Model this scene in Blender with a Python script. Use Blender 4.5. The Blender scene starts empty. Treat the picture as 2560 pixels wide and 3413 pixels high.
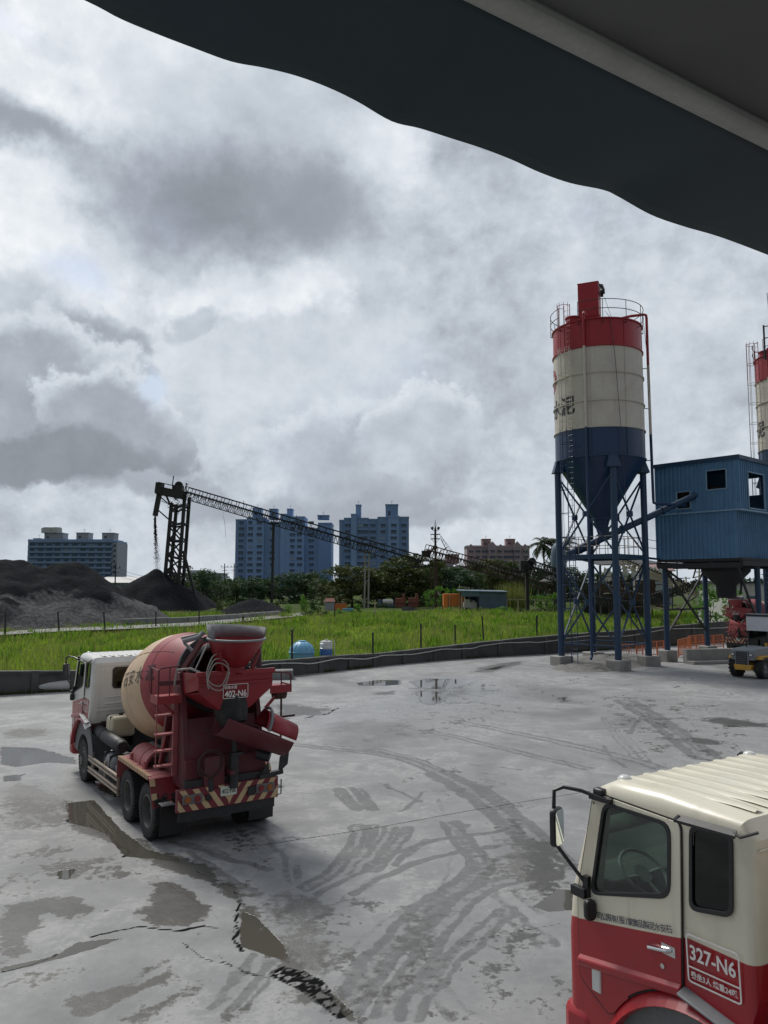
import bpy, bmesh, math, random
import numpy as np
from mathutils import Vector, Matrix
R=math.radians; PI=math.pi
random.seed(7); rng=np.random.default_rng(7)
scene=bpy.context.scene; COL=scene.collection

# ---------------------------------------------------------------- camera
FPX=2563.0; HOR=1950.0; EYE=4.764
PITCH=math.atan((HOR-1706.5)/FPX)
cd=bpy.data.cameras.new('camera'); cam=bpy.data.objects.new('camera',cd); COL.objects.link(cam)
cam.location=(0,0,EYE); cam.rotation_euler=(PI/2+PITCH,0,0)
cd.sensor_fit='VERTICAL'; cd.sensor_height=34.13; cd.lens=25.63; cd.clip_start=.05; cd.clip_end=6000
scene.camera=cam
CT,ST=math.cos(PITCH),math.sin(PITCH)
def ray(px,py):
    u=(px-1280)/FPX; v=(1706.5-py)/FPX
    return Vector((u,CT-v*ST,ST+v*CT))
def at(px,py,Y):                      # world point seen at a photo pixel, Y metres ahead
    d=ray(px,py); t=Y/d.y
    return Vector((d.x*t,Y,EYE+d.z*t))
def gz(px,py,z=0.0):                  # world point seen at a photo pixel on height z
    d=ray(px,py); t=(z-EYE)/d.z
    return Vector((d.x*t,d.y*t,z))

# ---------------------------------------------------------------- node helper
class NT:
    def __init__(s,tree): s.t=tree; s.n=tree.nodes; s.l=tree.links
    def node(s,typ,**kw):
        n=s.n.new(typ)
        for k,v in kw.items(): setattr(n,k,v)
        return n
    def put(s,sock,val):
        if isinstance(val,bpy.types.NodeSocket): s.l.new(val,sock)
        else: sock.default_value=val
    def m(s,op,a,b=None,c=None,clamp=False):
        n=s.node('ShaderNodeMath',operation=op,use_clamp=clamp); s.put(n.inputs[0],a)
        if b is not None: s.put(n.inputs[1],b)
        if c is not None: s.put(n.inputs[2],c)
        return n.outputs[0]
    def ss(s,v,a,b,c=0.0,d=1.0,lin=False):
        n=s.node('ShaderNodeMapRange',interpolation_type='LINEAR' if lin else 'SMOOTHSTEP')
        s.put(n.inputs[0],v)
        for i,x in zip((1,2,3,4),(a,b,c,d)): s.put(n.inputs[i],x)
        return n.outputs[0]
    def mix(s,f,a,b):
        n=s.node('ShaderNodeMix',data_type='RGBA'); s.put(n.inputs[0],f)
        for sock,v in ((n.inputs[6],a),(n.inputs[7],b)):
            if not isinstance(v,bpy.types.NodeSocket): v=tuple(v)+(1,) if len(v)==3 else v
            s.put(sock,v)
        return n.outputs[2]
    def lerp(s,f,a,b):
        n=s.node('ShaderNodeMix',data_type='FLOAT'); s.put(n.inputs[0],f); s.put(n.inputs[2],a); s.put(n.inputs[3],b)
        return n.outputs[0]
    def noise(s,vec,scale,detail=4,rough=.55,dist=0.0):
        n=s.node('ShaderNodeTexNoise'); s.put(n.inputs['Scale'],scale); n.inputs['Detail'].default_value=detail
        n.inputs['Roughness'].default_value=rough; n.inputs['Distortion'].default_value=dist
        if vec is not None: s.l.new(vec,n.inputs['Vector'])
        return n.outputs['Fac']
    def map(s,vec,scale=(1,1,1),rot=(0,0,0),loc=(0,0,0)):
        n=s.node('ShaderNodeMapping'); s.l.new(vec,n.inputs[0]); n.inputs['Scale'].default_value=scale
        n.inputs['Rotation'].default_value=rot; n.inputs['Location'].default_value=loc
        return n.outputs[0]
    def obj(s): return s.node('ShaderNodeTexCoord').outputs['Object']
    def sep(s,vec):
        n=s.node('ShaderNodeSeparateXYZ'); s.l.new(vec,n.inputs[0]); return n.outputs
    def attr(s,name):
        n=s.node('ShaderNodeAttribute',attribute_name=name); return n.outputs['Fac']

MATS={}
def newmat(name):
    m=bpy.data.materials.new(name); m.use_nodes=True; t=NT(m.node_tree); t.n.clear()
    out=t.node('ShaderNodeOutputMaterial'); b=t.node('ShaderNodeBsdfPrincipled'); t.l.new(b.outputs[0],out.inputs[0])
    MATS[name]=m
    return m,t,b,out
def bump(t,b,h,strength,dist=.01):
    n=t.node('ShaderNodeBump'); n.inputs['Strength'].default_value=strength; n.inputs['Distance'].default_value=dist
    t.put(n.inputs['Height'],h); t.l.new(n.outputs[0],b.inputs['Normal'])
def dirty(name,col,dirt,rough=.5,metal=0.0,amt=.5,scale=2.0,fine=25.,bmp=.15,streak=0.0,spec=.5):
    """a painted or bare surface with blotches of dirt, fine grain and optional downward streaks"""
    m,t,b,_=newmat(name); o=t.obj()
    n1=t.noise(o,scale,6,.6,.4); n2=t.noise(o,fine,5,.65)
    f=t.m('MULTIPLY',t.ss(t.m('ADD',n1,t.m('MULTIPLY',t.m('SUBTRACT',n2,.5),.35)),.42,.78),amt)
    if streak:
        sv=t.map(o,(9,9,.7)); n3=t.noise(sv,1.0,5,.6)
        f=t.m('MAXIMUM',f,t.m('MULTIPLY',t.ss(n3,.52,.75),streak))
    c=t.mix(f,col,dirt); hs=t.node('ShaderNodeHueSaturation'); t.l.new(c,hs.inputs['Color'])
    t.l.new(t.ss(n2,.25,.75,.88,1.12,lin=True),hs.inputs['Value']); t.l.new(hs.outputs[0],b.inputs['Base Color'])
    t.l.new(t.lerp(f,rough,min(1,rough+.3)),b.inputs['Roughness']); b.inputs['Metallic'].default_value=metal
    b.inputs['Specular IOR Level'].default_value=spec
    if bmp: bump(t,b,n2,bmp,.004)
    return m
def glass(name,tint,refl=.5):
    m=bpy.data.materials.new(name); m.use_nodes=True; t=NT(m.node_tree); t.n.clear(); MATS[name]=m
    out=t.node('ShaderNodeOutputMaterial'); tr=t.node('ShaderNodeBsdfTransparent'); tr.inputs[0].default_value=tint+(1,)
    g=t.node('ShaderNodeBsdfGlossy'); g.inputs['Roughness'].default_value=.03; g.inputs[0].default_value=(.9,.95,.95,1)
    lw=t.node('ShaderNodeFresnel'); lw.inputs[0].default_value=1.5
    mx=t.node('ShaderNodeMixShader'); t.l.new(t.m('MULTIPLY',lw.outputs[0],refl*2,clamp=True),mx.inputs[0])
    t.l.new(tr.outputs[0],mx.inputs[1]); t.l.new(g.outputs[0],mx.inputs[2]); t.l.new(mx.outputs[0],out.inputs[0])
    return m
def leafmat(name,a,b_,trans=.35):
    m=bpy.data.materials.new(name); m.use_nodes=True; t=NT(m.node_tree); t.n.clear(); MATS[name]=m
    out=t.node('ShaderNodeOutputMaterial'); g=t.node('ShaderNodeNewGeometry')
    c=t.mix(g.outputs['Random Per Island'],a,b_)
    d=t.node('ShaderNodeBsdfPrincipled'); d.inputs['Roughness'].default_value=.6; t.l.new(c,d.inputs['Base Color'])
    d.inputs['Specular IOR Level'].default_value=.25
    tl=t.node('ShaderNodeBsdfTranslucent'); t.l.new(c,tl.inputs[0])
    mx=t.node('ShaderNodeMixShader'); mx.inputs[0].default_value=trans
    t.l.new(d.outputs[0],mx.inputs[1]); t.l.new(tl.outputs[0],mx.inputs[2]); t.l.new(mx.outputs[0],out.inputs[0])
    return m

# ---------------------------------------------------------------- mesh builder
class MB:
    def __init__(s): s.v=[]; s.f=[]; s.mi=[]; s.sm=[]
    def add(s,vs,fs,mi=0,sm=False):
        o=len(s.v); s.v.extend([tuple(p) for p in vs])
        for f in fs: s.f.append([i+o for i in f]); s.mi.append(mi); s.sm.append(sm)
        return s
    def box(s,c,d,rz=0.0,mi=0,M=None):
        c=Vector(c); vs=[]
        for x in (-.5,.5):
            for y in (-.5,.5):
                for z in (-.5,.5):
                    p=Vector((x*d[0],y*d[1],z*d[2]))
                    if M is not None: p=M@p
                    elif rz: p=Matrix.Rotation(rz,3,'Z')@p
                    vs.append(c+p)
        return s.add(vs,[(0,1,3,2),(4,6,7,5),(0,4,5,1),(2,3,7,6),(0,2,6,4),(1,5,7,3)],mi)
    def b2(s,lo,hi,mi=0): return s.box([(a+b)/2 for a,b in zip(lo,hi)],[b-a for a,b in zip(lo,hi)],mi=mi)
    def bar(s,p0,p1,w,h=None,mi=0,up=(0,0,1)):
        p0,p1=Vector(p0),Vector(p1); h=h or w; d=(p1-p0); L=d.length
        if L<1e-6: return s
        d/=L; u=Vector(up)
        if abs(d.dot(u))>.98: u=Vector((1,0,0))
        x=d.cross(u).normalized(); y=x.cross(d)
        vs=[p+x*(a*w/2)+y*(b*h/2) for p in (p0,p1) for a,b in ((-1,-1),(1,-1),(1,1),(-1,1))]
        return s.add(vs,[(0,1,2,3),(7,6,5,4),(0,4,5,1),(1,5,6,2),(2,6,7,3),(3,7,4,0)],mi)
    def tube(s,pts,r,seg=8,mi=0,closed=False,cap=True):
        pts=[Vector(p) for p in pts]; n=len(pts); rings=[]; prev=None
        rr=r if isinstance(r,(list,tuple)) else [r]*n
        for i in range(n):
            if closed: d=pts[(i+1)%n]-pts[i-1]
            else: d=pts[min(i+1,n-1)]-pts[max(i-1,0)]
            if d.length<1e-9: d=Vector((0,0,1))
            d.normalize()
            if prev is None:
                u=Vector((0,0,1)) if abs(d.z)<.9 else Vector((1,0,0)); x=d.cross(u).normalized()
            else:
                x=prev-d*prev.dot(d)
                if x.length<1e-6: x=d.cross(Vector((0,1,.1)))
                x.normalize()
            prev=x; y=d.cross(x)
            rings.append([pts[i]+(x*math.cos(2*PI*k/seg)+y*math.sin(2*PI*k/seg))*rr[i] for k in range(seg)])
        vs=[p for q in rings for p in q]; fs=[]
        for i in range(n if closed else n-1):
            a=i*seg; b=((i+1)%n)*seg
            for k in range(seg): fs.append((a+k,a+(k+1)%seg,b+(k+1)%seg,b+k))
        s.add(vs,fs,mi,seg>4)
        if cap and not closed:
            s.add(rings[0],[tuple(reversed(range(seg)))],mi); s.add(rings[-1],[tuple(range(seg))],mi)
        return s
    def cyl(s,p0,p1,r0,r1=None,seg=20,mi=0,cap=True): return s.tube([p0,p1],[r0,r0 if r1 is None else r1],seg,mi,cap=cap)
    def lathe(s,prof,M=None,seg=32,mi=0,a0=0.0,a1=2*PI,mis=None):
        """prof: (r, h) pairs turned about local Z; M places it"""
        M=M or Matrix.Identity(4); full=abs(a1-a0-2*PI)<1e-6; k=seg if full else seg+1; vs=[]
        for r,h in prof:
            for j in range(k):
                a=a0+(a1-a0)*j/seg; vs.append(M@Vector((r*math.cos(a),r*math.sin(a),h)))
        for i in range(len(prof)-1):
            fs=[]
            for j in range(seg): fs.append((i*k+j,i*k+(j+1)%k,(i+1)*k+(j+1)%k,(i+1)*k+j))
            o=len(s.v)
            if i==0: s.v.extend([tuple(p) for p in vs]); base=o
            for f in fs: s.f.append([q+base for q in f]); s.mi.append(mis[i] if mis else mi); s.sm.append(True)
        return s
    def prism(s,poly,d,mi=0):
        """planar polygon of 3D points pushed along d"""
        d=Vector(d); n=len(poly); a=[Vector(p) for p in poly]; vs=a+[p+d for p in a]
        fs=[tuple(range(n)),tuple(reversed(range(n,2*n)))]+[(i,(i+1)%n,(i+1)%n+n,i+n) for i in range(n)]
        return s.add(vs,fs,mi)
    def quad(s,*p,mi=0): return s.add(p,[tuple(range(len(p)))],mi)
    def sphere(s,c,r,seg=16,rings=10,sc=(1,1,1),mi=0,t0=0.0,t1=PI):
        prof=[(math.sin(t0+(t1-t0)*i/rings)*r,math.cos(t0+(t1-t0)*i/rings)*r) for i in range(rings+1)]
        return s.lathe(prof,Matrix.Translation(c)@Matrix.Diagonal((*sc,1)),seg,mi)
    def mesh(s,me_name,mats,ang=38):
        me=bpy.data.meshes.new(me_name); me.from_pydata(s.v,[],s.f)
        for m in (mats if isinstance(mats,(list,tuple)) else [mats]): me.materials.append(m)
        me.polygons.foreach_set('material_index',s.mi); me.polygons.foreach_set('use_smooth',s.sm)
        bm=bmesh.new(); bm.from_mesh(me); bmesh.ops.recalc_face_normals(bm,faces=bm.faces); bm.to_mesh(me); bm.free()
        me.update(); me.set_sharp_from_angle(angle=R(ang))
        return me
    def build(s,name,mats,parent=None,bevel=0.0,ang=38,seg=2):
        return link(name,s.mesh(name,mats,ang),parent,bevel,seg)
def link(name,me,parent=None,bevel=0.0,seg=2):
    o=bpy.data.objects.new(name,me); COL.objects.link(o)
    if parent is not None: o.parent=parent
    if bevel:
        b=o.modifiers.new('bevel','BEVEL'); b.width=bevel; b.segments=seg; b.limit_method='ANGLE'; b.angle_limit=R(35)
    return o
def thing(name,label,cat,loc=(0,0,0),rz=0.0,group=None):
    o=bpy.data.objects.new(name,None); COL.objects.link(o); o.empty_display_size=.3
    o.location=loc; o.rotation_euler=(0,0,rz); tag(o,label,cat,group); return o
def tag(o,label=None,cat=None,group=None,kind=None):
    if label: o['label']=label
    if cat: o['category']=cat
    if group: o['group']=group
    if kind: o['kind']=kind
    return o
def kids(o): return [c for c in KID.get(o.name,[])]
KID={}
def index():
    KID.clear()
    for o in bpy.data.objects:
        if o.parent: KID.setdefault(o.parent.name,[]).append(o)
def dup(o,parent=None):
    c=o.copy(); COL.objects.link(c)
    if parent is not None: c.parent=parent
    for ch in kids(o): dup(ch,c)
    return c
def rrect(x0,y0,x1,y1,r,n=5):
    out=[]
    for cx,cy,a in ((x1-r,y1-r,0),(x0+r,y1-r,PI/2),(x0+r,y0+r,PI),(x1-r,y0+r,1.5*PI)):
        for i in range(n+1): out.append((cx+r*math.cos(a+PI/2*i/n),cy+r*math.sin(a+PI/2*i/n)))
    return out
def rpoly(pts,r,n=4):
    """polygon with rounded corners"""
    out=[]; k=len(pts)
    for i in range(k):
        p=Vector(pts[i]); a=(Vector(pts[i-1])-p); b=(Vector(pts[(i+1)%k])-p)
        q=min(r,a.length*.45,b.length*.45); a=p+a.normalized()*q; b=p+b.normalized()*q
        for j in range(n+1):
            t=j/n; out.append(tuple(a*(1-t)**2+p*2*t*(1-t)+b*t*t))
    return out
def flat(outer,holes=(),depth=.01,bev=0.0):
    """2D outline with holes as a slab; returns (verts, faces) in the local XY plane, thickness centred on z=0"""
    c=bpy.data.curves.new('outline','CURVE'); c.dimensions='2D'; c.fill_mode='BOTH'; c.extrude=depth/2-bev; c.bevel_depth=bev; c.bevel_resolution=1; c.offset=-bev
    for ring in [outer]+list(holes):
        sp=c.splines.new('POLY'); sp.points.add(len(ring)-1)
        for p,q in zip(sp.points,ring): p.co=(q[0],q[1],0,1)
        sp.use_cyclic_u=True
    return curve_mesh(c)
def curve_mesh(c):
    o=bpy.data.objects.new('outline',c); COL.objects.link(o)
    dg=bpy.context.evaluated_depsgraph_get(); dg.update()
    me=bpy.data.meshes.new_from_object(o.evaluated_get(dg))
    vs=[v.co.copy() for v in me.vertices]; fs=[tuple(p.vertices) for p in me.polygons]
    bpy.data.objects.remove(o); bpy.data.meshes.remove(me); bpy.data.curves.remove(c)
    return vs,fs
TXT={}
def text(body,size=1.0,depth=0.0,bold=0.0,align='CENTER',sx=1.0):
    """lettering as a flat mesh; origin at the middle of the word"""
    k=(body,bold,sx)
    if k not in TXT:
        c=bpy.data.curves.new('lettering','FONT'); c.body=body; c.size=1.0; c.align_x='LEFT'; c.offset=bold; c.resolution_u=3; c.fill_mode='FRONT'
        vs,fs=curve_mesh(c)
        xs=[v.x for v in vs]; ys=[v.y for v in vs]; cx=(min(xs)+max(xs))/2; cy=(min(ys)+max(ys))/2
        TXT[k]=([Vector(((v.x-cx)*sx,v.y-cy,0)) for v in vs],fs,(max(xs)-min(xs))*sx,max(ys)-min(ys))
    vs,fs,w,h=TXT[k]
    return [v*size for v in vs],fs,w*size,h*size
def put(mb,vf,M,mi=0):
    mb.add([M@v for v in vf[0]],vf[1],mi)
def frame(o,x,y):
    """matrix with origin o and local X, Y along x and y"""
    x=Vector(x).normalized(); y=Vector(y); y=(y-x*y.dot(x)).normalized(); z=x.cross(y)
    return Matrix(((x.x,y.x,z.x,o[0]),(x.y,y.y,z.y,o[1]),(x.z,y.z,z.z,o[2]),(0,0,0,1)))
def grid_mesh(name,X,Y,Z,mat,attrs=None,smooth=True):
    ny,nx=X.shape; me=bpy.data.meshes.new(name)
    co=np.stack([X,Y,Z],-1).reshape(-1,3).astype(np.float32)
    i=np.arange(ny*nx).reshape(ny,nx); q=np.stack([i[:-1,:-1],i[:-1,1:],i[1:,1:],i[1:,:-1]],-1).reshape(-1,4)
    me.vertices.add(len(co)); me.vertices.foreach_set('co',co.ravel())
    me.loops.add(q.size); me.loops.foreach_set('vertex_index',q.ravel().astype(np.int32))
    me.polygons.add(len(q)); me.polygons.foreach_set('loop_start',np.arange(0,q.size,4,dtype=np.int32))
    me.polygons.foreach_set('use_smooth',np.full(len(q),smooth))
    me.update(calc_edges=True)
    for k,a in (attrs or {}).items():
        t=me.attributes.new(k,'FLOAT','POINT'); t.data.foreach_set('value',a.ravel().astype(np.float32))
    me.materials.append(mat); return me
def poly_mesh(name,V,nv,mat,smooth=False):
    """V: (faces, nv, 3) loose polygons"""
    n=len(V); me=bpy.data.meshes.new(name); me.vertices.add(n*nv); me.vertices.foreach_set('co',V.astype(np.float32).ravel())
    me.loops.add(n*nv); me.loops.foreach_set('vertex_index',np.arange(n*nv,dtype=np.int32))
    me.polygons.add(n); me.polygons.foreach_set('loop_start',np.arange(0,n*nv,nv,dtype=np.int32))
    me.polygons.foreach_set('use_smooth',np.full(n,smooth)); me.update(calc_edges=True); me.materials.append(mat); return me
def vnoise(x,y,seed=0):
    xi=np.floor(x).astype(np.int64); yi=np.floor(y).astype(np.int64); fx=x-xi; fy=y-yi
    def h(a,b):
        n=(a*374761393+b*668265263+seed*982451653)&0xffffffff; n=((n^(n>>13))*1274126177)&0xffffffff
        return ((n^(n>>16))&0xffff)/65535.
    u=fx*fx*(3-2*fx); v=fy*fy*(3-2*fy)
    return (h(xi,yi)*(1-u)+h(xi+1,yi)*u)*(1-v)+(h(xi,yi+1)*(1-u)+h(xi+1,yi+1)*u)*v
def fbm(x,y,o=4,seed=0):
    s=0;a=.5;t=0
    for k in range(o): s=s+a*vnoise(x*2**k+17.3*k,y*2**k-9.1*k,seed+k); t+=a; a*=.5
    return s/t
# ================================================================ sky and light
SUN_EL,SUN_AZ=R(50),R(-34)            # azimuth from +Y, to the left
w=bpy.data.worlds.new('World'); scene.world=w; w.use_nodes=True; t=NT(w.node_tree); t.n.clear()
wo=t.node('ShaderNodeOutputWorld')
gen=t.node('ShaderNodeTexCoord').outputs['Generated']; sx,sy,sz=t.sep(gen)
az=t.m('ARCTAN2',sx,sy); el=t.m('ARCSINE',sz)
def wn(scale,detail,off=0.0,rough=.55,stretch=1.0):
    v=t.map(gen,(scale,scale,scale*stretch),loc=(off,off*.7,off*.3)); return t.noise(v,1.0,detail,rough)
wx=t.m('SUBTRACT',wn(5,6,3.1,.6),.5); wy=t.m('SUBTRACT',wn(5,6,9.7,.6),.5)
fx=t.m('SUBTRACT',wn(17,7,1.3,.62),.5); 
azw=t.m('ADD',az,t.m('MULTIPLY',wx,.22)); elw=t.m('ADD',el,t.m('MULTIPLY',wy,.16))
billow=wn(22,8,5.5,.55,1.2); big=wn(3.2,7,2.2,.58,1.5)
def cl(px,py):
    d=ray(px,py).normalized(); return math.atan2(d.x,d.y),math.asin(d.z)
def blob(px,py,rx,ry,rot=0.0,k=.5,lo=0.0,hi=.5):
    a0,e0=cl(px,py); a1,_=cl(px+rx,py); _,e1=cl(px,py-ry)
    sa=abs(a1-a0); se=abs(e1-e0); c,s=math.cos(rot),math.sin(rot)
    da=t.m('SUBTRACT',azw,a0); de=t.m('SUBTRACT',elw,e0)
    p=t.m('DIVIDE',t.m('ADD',t.m('MULTIPLY',da,c),t.m('MULTIPLY',de,s)),sa)
    q=t.m('DIVIDE',t.m('SUBTRACT',t.m('MULTIPLY',de,c),t.m('MULTIPLY',da,s)),se)
    r=t.m('SQRT',t.m('ADD',t.m('MULTIPLY',p,p),t.m('MULTIPLY',q,q)))
    b=t.m('ADD',t.m('SUBTRACT',1.0,r),t.m('MULTIPLY',fx,k))
    return t.ss(b,lo,hi),b,q
# high veil with small ripples, then separate clouds from far to near
sunv=t.node('ShaderNodeVectorMath',operation='DOT_PRODUCT'); t.l.new(gen,sunv.inputs[0]); sunv.inputs[1].default_value=(math.sin(SUN_AZ)*math.cos(SUN_EL),math.cos(SUN_AZ)*math.cos(SUN_EL),math.sin(SUN_EL))
glow=t.ss(sunv.outputs['Value'],.86,1.0)
L=t.m('ADD',.465,t.m('MULTIPLY',t.m('SUBTRACT',big,.5),.5))
L=t.m('ADD',L,t.m('MULTIPLY',t.m('SUBTRACT',wn(30,6,7.7,.62,1.25),.5),.26))
L=t.m('ADD',L,t.m('MULTIPLY',t.m('SUBTRACT',wn(10,6,4.2,.6,1.25),.5),.36))
L=t.m('ADD',L,t.m('MULTIPLY',glow,.3))
def lay(L,px,py,rx,ry,val,op=1.0,rot=0.0,k=.5,lo=0.0,hi=.5,bil=0.0,rim=0.0):
    a,b,q=blob(px,py,rx,ry,rot,k,lo,hi)
    v=val
    if bil: v=t.m('ADD',val,t.m('MULTIPLY',t.m('SUBTRACT',billow,.5),bil))
    if rim:                               # crowns catch the light: thin and high parts are brighter
        v=t.m('ADD',v,t.m('MULTIPLY',t.m('MULTIPLY',t.ss(b,.0,.55,1,0),t.ss(q,-.3,.5)),rim))
    return t.lerp(t.m('MULTIPLY',a,op),L,v)
for a in [
    dict(px=950,py=1180,rx=1000,ry=560,val=.56,op=.75,k=.8,hi=.8,bil=.12),
    dict(px=120,py=200,rx=620,ry=520,val=.66,op=.75,k=1.3,hi=.6,bil=.6),
    dict(px=30,py=690,rx=500,ry=300,val=.74,op=.9,k=1.3,hi=.5,bil=.35),
    dict(px=250,py=930,rx=460,ry=180,val=.64,op=.8,k=1.3,hi=.5,bil=.4),
    dict(px=1300,py=520,rx=270,ry=240,val=.74,op=.65,k=1.4,hi=.8,bil=.3),
    dict(px=820,py=960,rx=460,ry=120,val=.70,op=.7,k=1.4,hi=.6,bil=.35),
    dict(px=2050,py=1250,rx=800,ry=500,val=.46,op=.5,k=.6,hi=1.1),
    dict(px=150,py=130,rx=150,ry=70,val=.50,op=.6,k=1.2,hi=.8),
    dict(px=470,py=250,rx=420,ry=170,val=.52,op=.6,rot=-.4,k=1.0,hi=.9),
    dict(px=860,py=430,rx=640,ry=320,val=.43,op=.75,k=.8,hi=1.0,bil=.1),
    dict(px=690,py=690,rx=690,ry=320,val=.225,op=.95,k=.9,lo=.0,hi=.95,bil=.10),
    dict(px=1080,py=720,rx=360,ry=200,val=.255,op=.75,k=.9,hi=.8),
    dict(px=80,py=430,rx=430,ry=135,val=.265,op=.9,rot=-.12,k=.8,hi=.8),
    dict(px=130,py=1040,rx=330,ry=170,val=.46,op=.8,k=1.1,hi=.3,bil=.2,rim=.2),
    dict(px=330,py=1120,rx=260,ry=150,val=.32,op=.9,k=1.1,hi=.25,bil=.14,rim=.2),
    dict(px=470,py=1260,rx=110,ry=80,val=.34,op=.7,k=1.2,hi=.4,bil=.1),
    dict(px=670,py=1070,rx=80,ry=85,val=.42,op=.75,k=1.2,hi=.4),
    dict(px=1240,py=1520,rx=400,ry=220,val=.38,op=.8,k=1.1,hi=.25,bil=.2,rim=.26),
    dict(px=1430,py=1430,rx=230,ry=170,val=.46,op=.75,k=1.2,hi=.25,bil=.25,rim=.24),
    dict(px=1060,py=1660,rx=620,ry=85,val=.33,op=.8,k=.8,hi=.6),
    dict(px=1330,py=1720,rx=420,ry=60,val=.30,op=.75,k=.8,hi=.7),
    dict(px=110,py=1330,rx=500,ry=340,val=.335,op=.94,k=1.0,hi=.2,bil=.2,rim=.3),
    dict(px=400,py=1460,rx=240,ry=250,val=.335,op=.9,k=1.1,hi=.18,bil=.2,rim=.3),
    dict(px=160,py=1560,rx=520,ry=105,val=.235,op=.92,k=.7,hi=.4,bil=.06),
    dict(px=620,py=1640,rx=190,ry=75,val=.33,op=.75,k=1.0,hi=.4,rim=.2),
]: L=lay(L,**a)
L=t.lerp(t.ss(el,.0,.085,.6,0),L,.54)      # pale band of air over the horizon
L=t.m('MULTIPLY',L,t.m('ADD',1.0,t.m('MULTIPLY',t.m('ADD',t.m('MULTIPLY',fx,.36),t.m('MULTIPLY',t.m('SUBTRACT',wn(55,6,2.9,.65,1.1),.5),.16)),1.0)))
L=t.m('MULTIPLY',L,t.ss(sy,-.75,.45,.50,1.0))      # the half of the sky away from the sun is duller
L=t.m('MAXIMUM',L,.1)
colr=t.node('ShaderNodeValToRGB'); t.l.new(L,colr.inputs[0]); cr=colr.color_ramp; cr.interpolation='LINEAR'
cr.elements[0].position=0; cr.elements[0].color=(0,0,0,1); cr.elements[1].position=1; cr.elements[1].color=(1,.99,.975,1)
for p,c in ((.2,(.183,.198,.222)),(.36,(.32,.352,.40)),(.5,(.46,.503,.555)),(.7,(.665,.695,.725))):
    e=cr.elements.new(p); e.color=c+(1,)
sky=t.node('ShaderNodeTexSky',sky_type='NISHITA'); sky.sun_disc=False; sky.sun_elevation=SUN_EL; sky.sun_rotation=SUN_AZ; sky.air_density=1.0
gap=t.m('MULTIPLY',t.m('MAXIMUM',blob(250,880,200,90,0,1.2,.1,.9)[0],t.m('MAXIMUM',blob(0,60,110,90,0,1.0,.1,.8)[0],blob(540,1330,80,120,0,1.,.1,.8)[0])),.45)
gap=t.m('ADD',gap,t.ss(wn(4,5,12.,.6),.56,.75,0,.16))
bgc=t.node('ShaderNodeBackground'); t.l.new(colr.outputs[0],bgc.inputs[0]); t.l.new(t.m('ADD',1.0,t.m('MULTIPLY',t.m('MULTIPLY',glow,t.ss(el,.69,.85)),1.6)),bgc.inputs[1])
bgs=t.node('ShaderNodeBackground'); t.l.new(sky.outputs[0],bgs.inputs[0]); bgs.inputs[1].default_value=.09
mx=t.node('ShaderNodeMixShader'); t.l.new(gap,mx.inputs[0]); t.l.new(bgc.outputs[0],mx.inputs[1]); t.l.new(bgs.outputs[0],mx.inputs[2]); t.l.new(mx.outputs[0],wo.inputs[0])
sd=bpy.data.lights.new('sun','SUN'); sd.energy=1.8; sd.angle=R(14); sd.color=(1,.95,.88)
so=bpy.data.objects.new('sun',sd); COL.objects.link(so)
so.rotation_euler=Vector((math.sin(SUN_AZ)*math.cos(SUN_EL),math.cos(SUN_AZ)*math.cos(SUN_EL),math.sin(SUN_EL))).to_track_quat('Z','Y').to_euler()
vs=scene.view_settings; vs.view_transform='Standard'; vs.look='None'; vs.exposure=0.34; vs.gamma=1.0
scene.cycles.max_bounces=7; scene.cycles.transparent_max_bounces=12; scene.cycles.caustics_reflective=False; scene.cycles.caustics_refractive=False
scene.cycles.use_denoising=True

# ================================================================ materials
dirty('red_paint',(.26,.012,.020),(.10,.035,.035),.42,amt=.55,scale=1.7,streak=.15)
dirty('red_dusty',(.36,.07,.075),(.34,.18,.17),.7,amt=.6,scale=2.2)
dirty('red_faded',(.33,.085,.09),(.2,.09,.085),.55,amt=.6,scale=2.2)
dirty('red_dirty',(.105,.012,.018),(.085,.06,.058),.6,amt=.7,scale=2.5,streak=.3)
dirty('cream_paint',(.62,.55,.40),(.42,.36,.27),.42,amt=.35,scale=1.5,streak=.1)
dirty('drum_cream',(.56,.40,.25),(.33,.21,.13),.45,amt=.45,scale=1.3,streak=.12)
dirty('white_paint',(.66,.66,.63),(.42,.40,.37),.4,amt=.4,scale=1.4,streak=.15)
dirty('black_steel',(.018,.019,.022),(.06,.055,.05),.55,amt=.5,scale=3)
dirty('black_plastic',(.012,.012,.013),(.03,.03,.03),.4,amt=.4,scale=3,bmp=.05)
dirty('grey_plastic',(.13,.135,.14),(.22,.21,.19),.6,amt=.5,scale=3)
dirty('grey_steel',(.20,.21,.22),(.12,.10,.09),.55,metal=.3,amt=.5,scale=3)
dirty('cement_grey',(.24,.245,.25),(.14,.14,.14),.8,amt=.7,scale=4,bmp=.5)
dirty('rubber',(.016,.016,.017),(.09,.085,.075),.8,amt=.5,scale=5,fine=40)
dirty('rim_paint',(.10,.10,.095),(.22,.21,.19),.7,amt=.7,scale=6)
dirty('chrome',(.6,.6,.6),(.4,.4,.4),.18,metal=1,amt=.3)
dirty('guard_paint',(.42,.36,.29),(.25,.11,.09),.6,amt=.7,scale=7)
dirty('stripe_cream',(.55,.40,.22),(.35,.25,.15),.5,amt=.4,scale=5)
dirty('stripe_red',(.17,.018,.03),(.09,.03,.03),.5,amt=.5,scale=5)
dirty('ink_blue',(.012,.018,.06),(.02,.025,.06),.5,amt=.2)
dirty('ink_black',(.015,.015,.02),(.03,.03,.03),.5,amt=.2)
dirty('ink_white',(.72,.70,.68),(.5,.45,.43),.5,amt=.35,scale=9)
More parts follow.
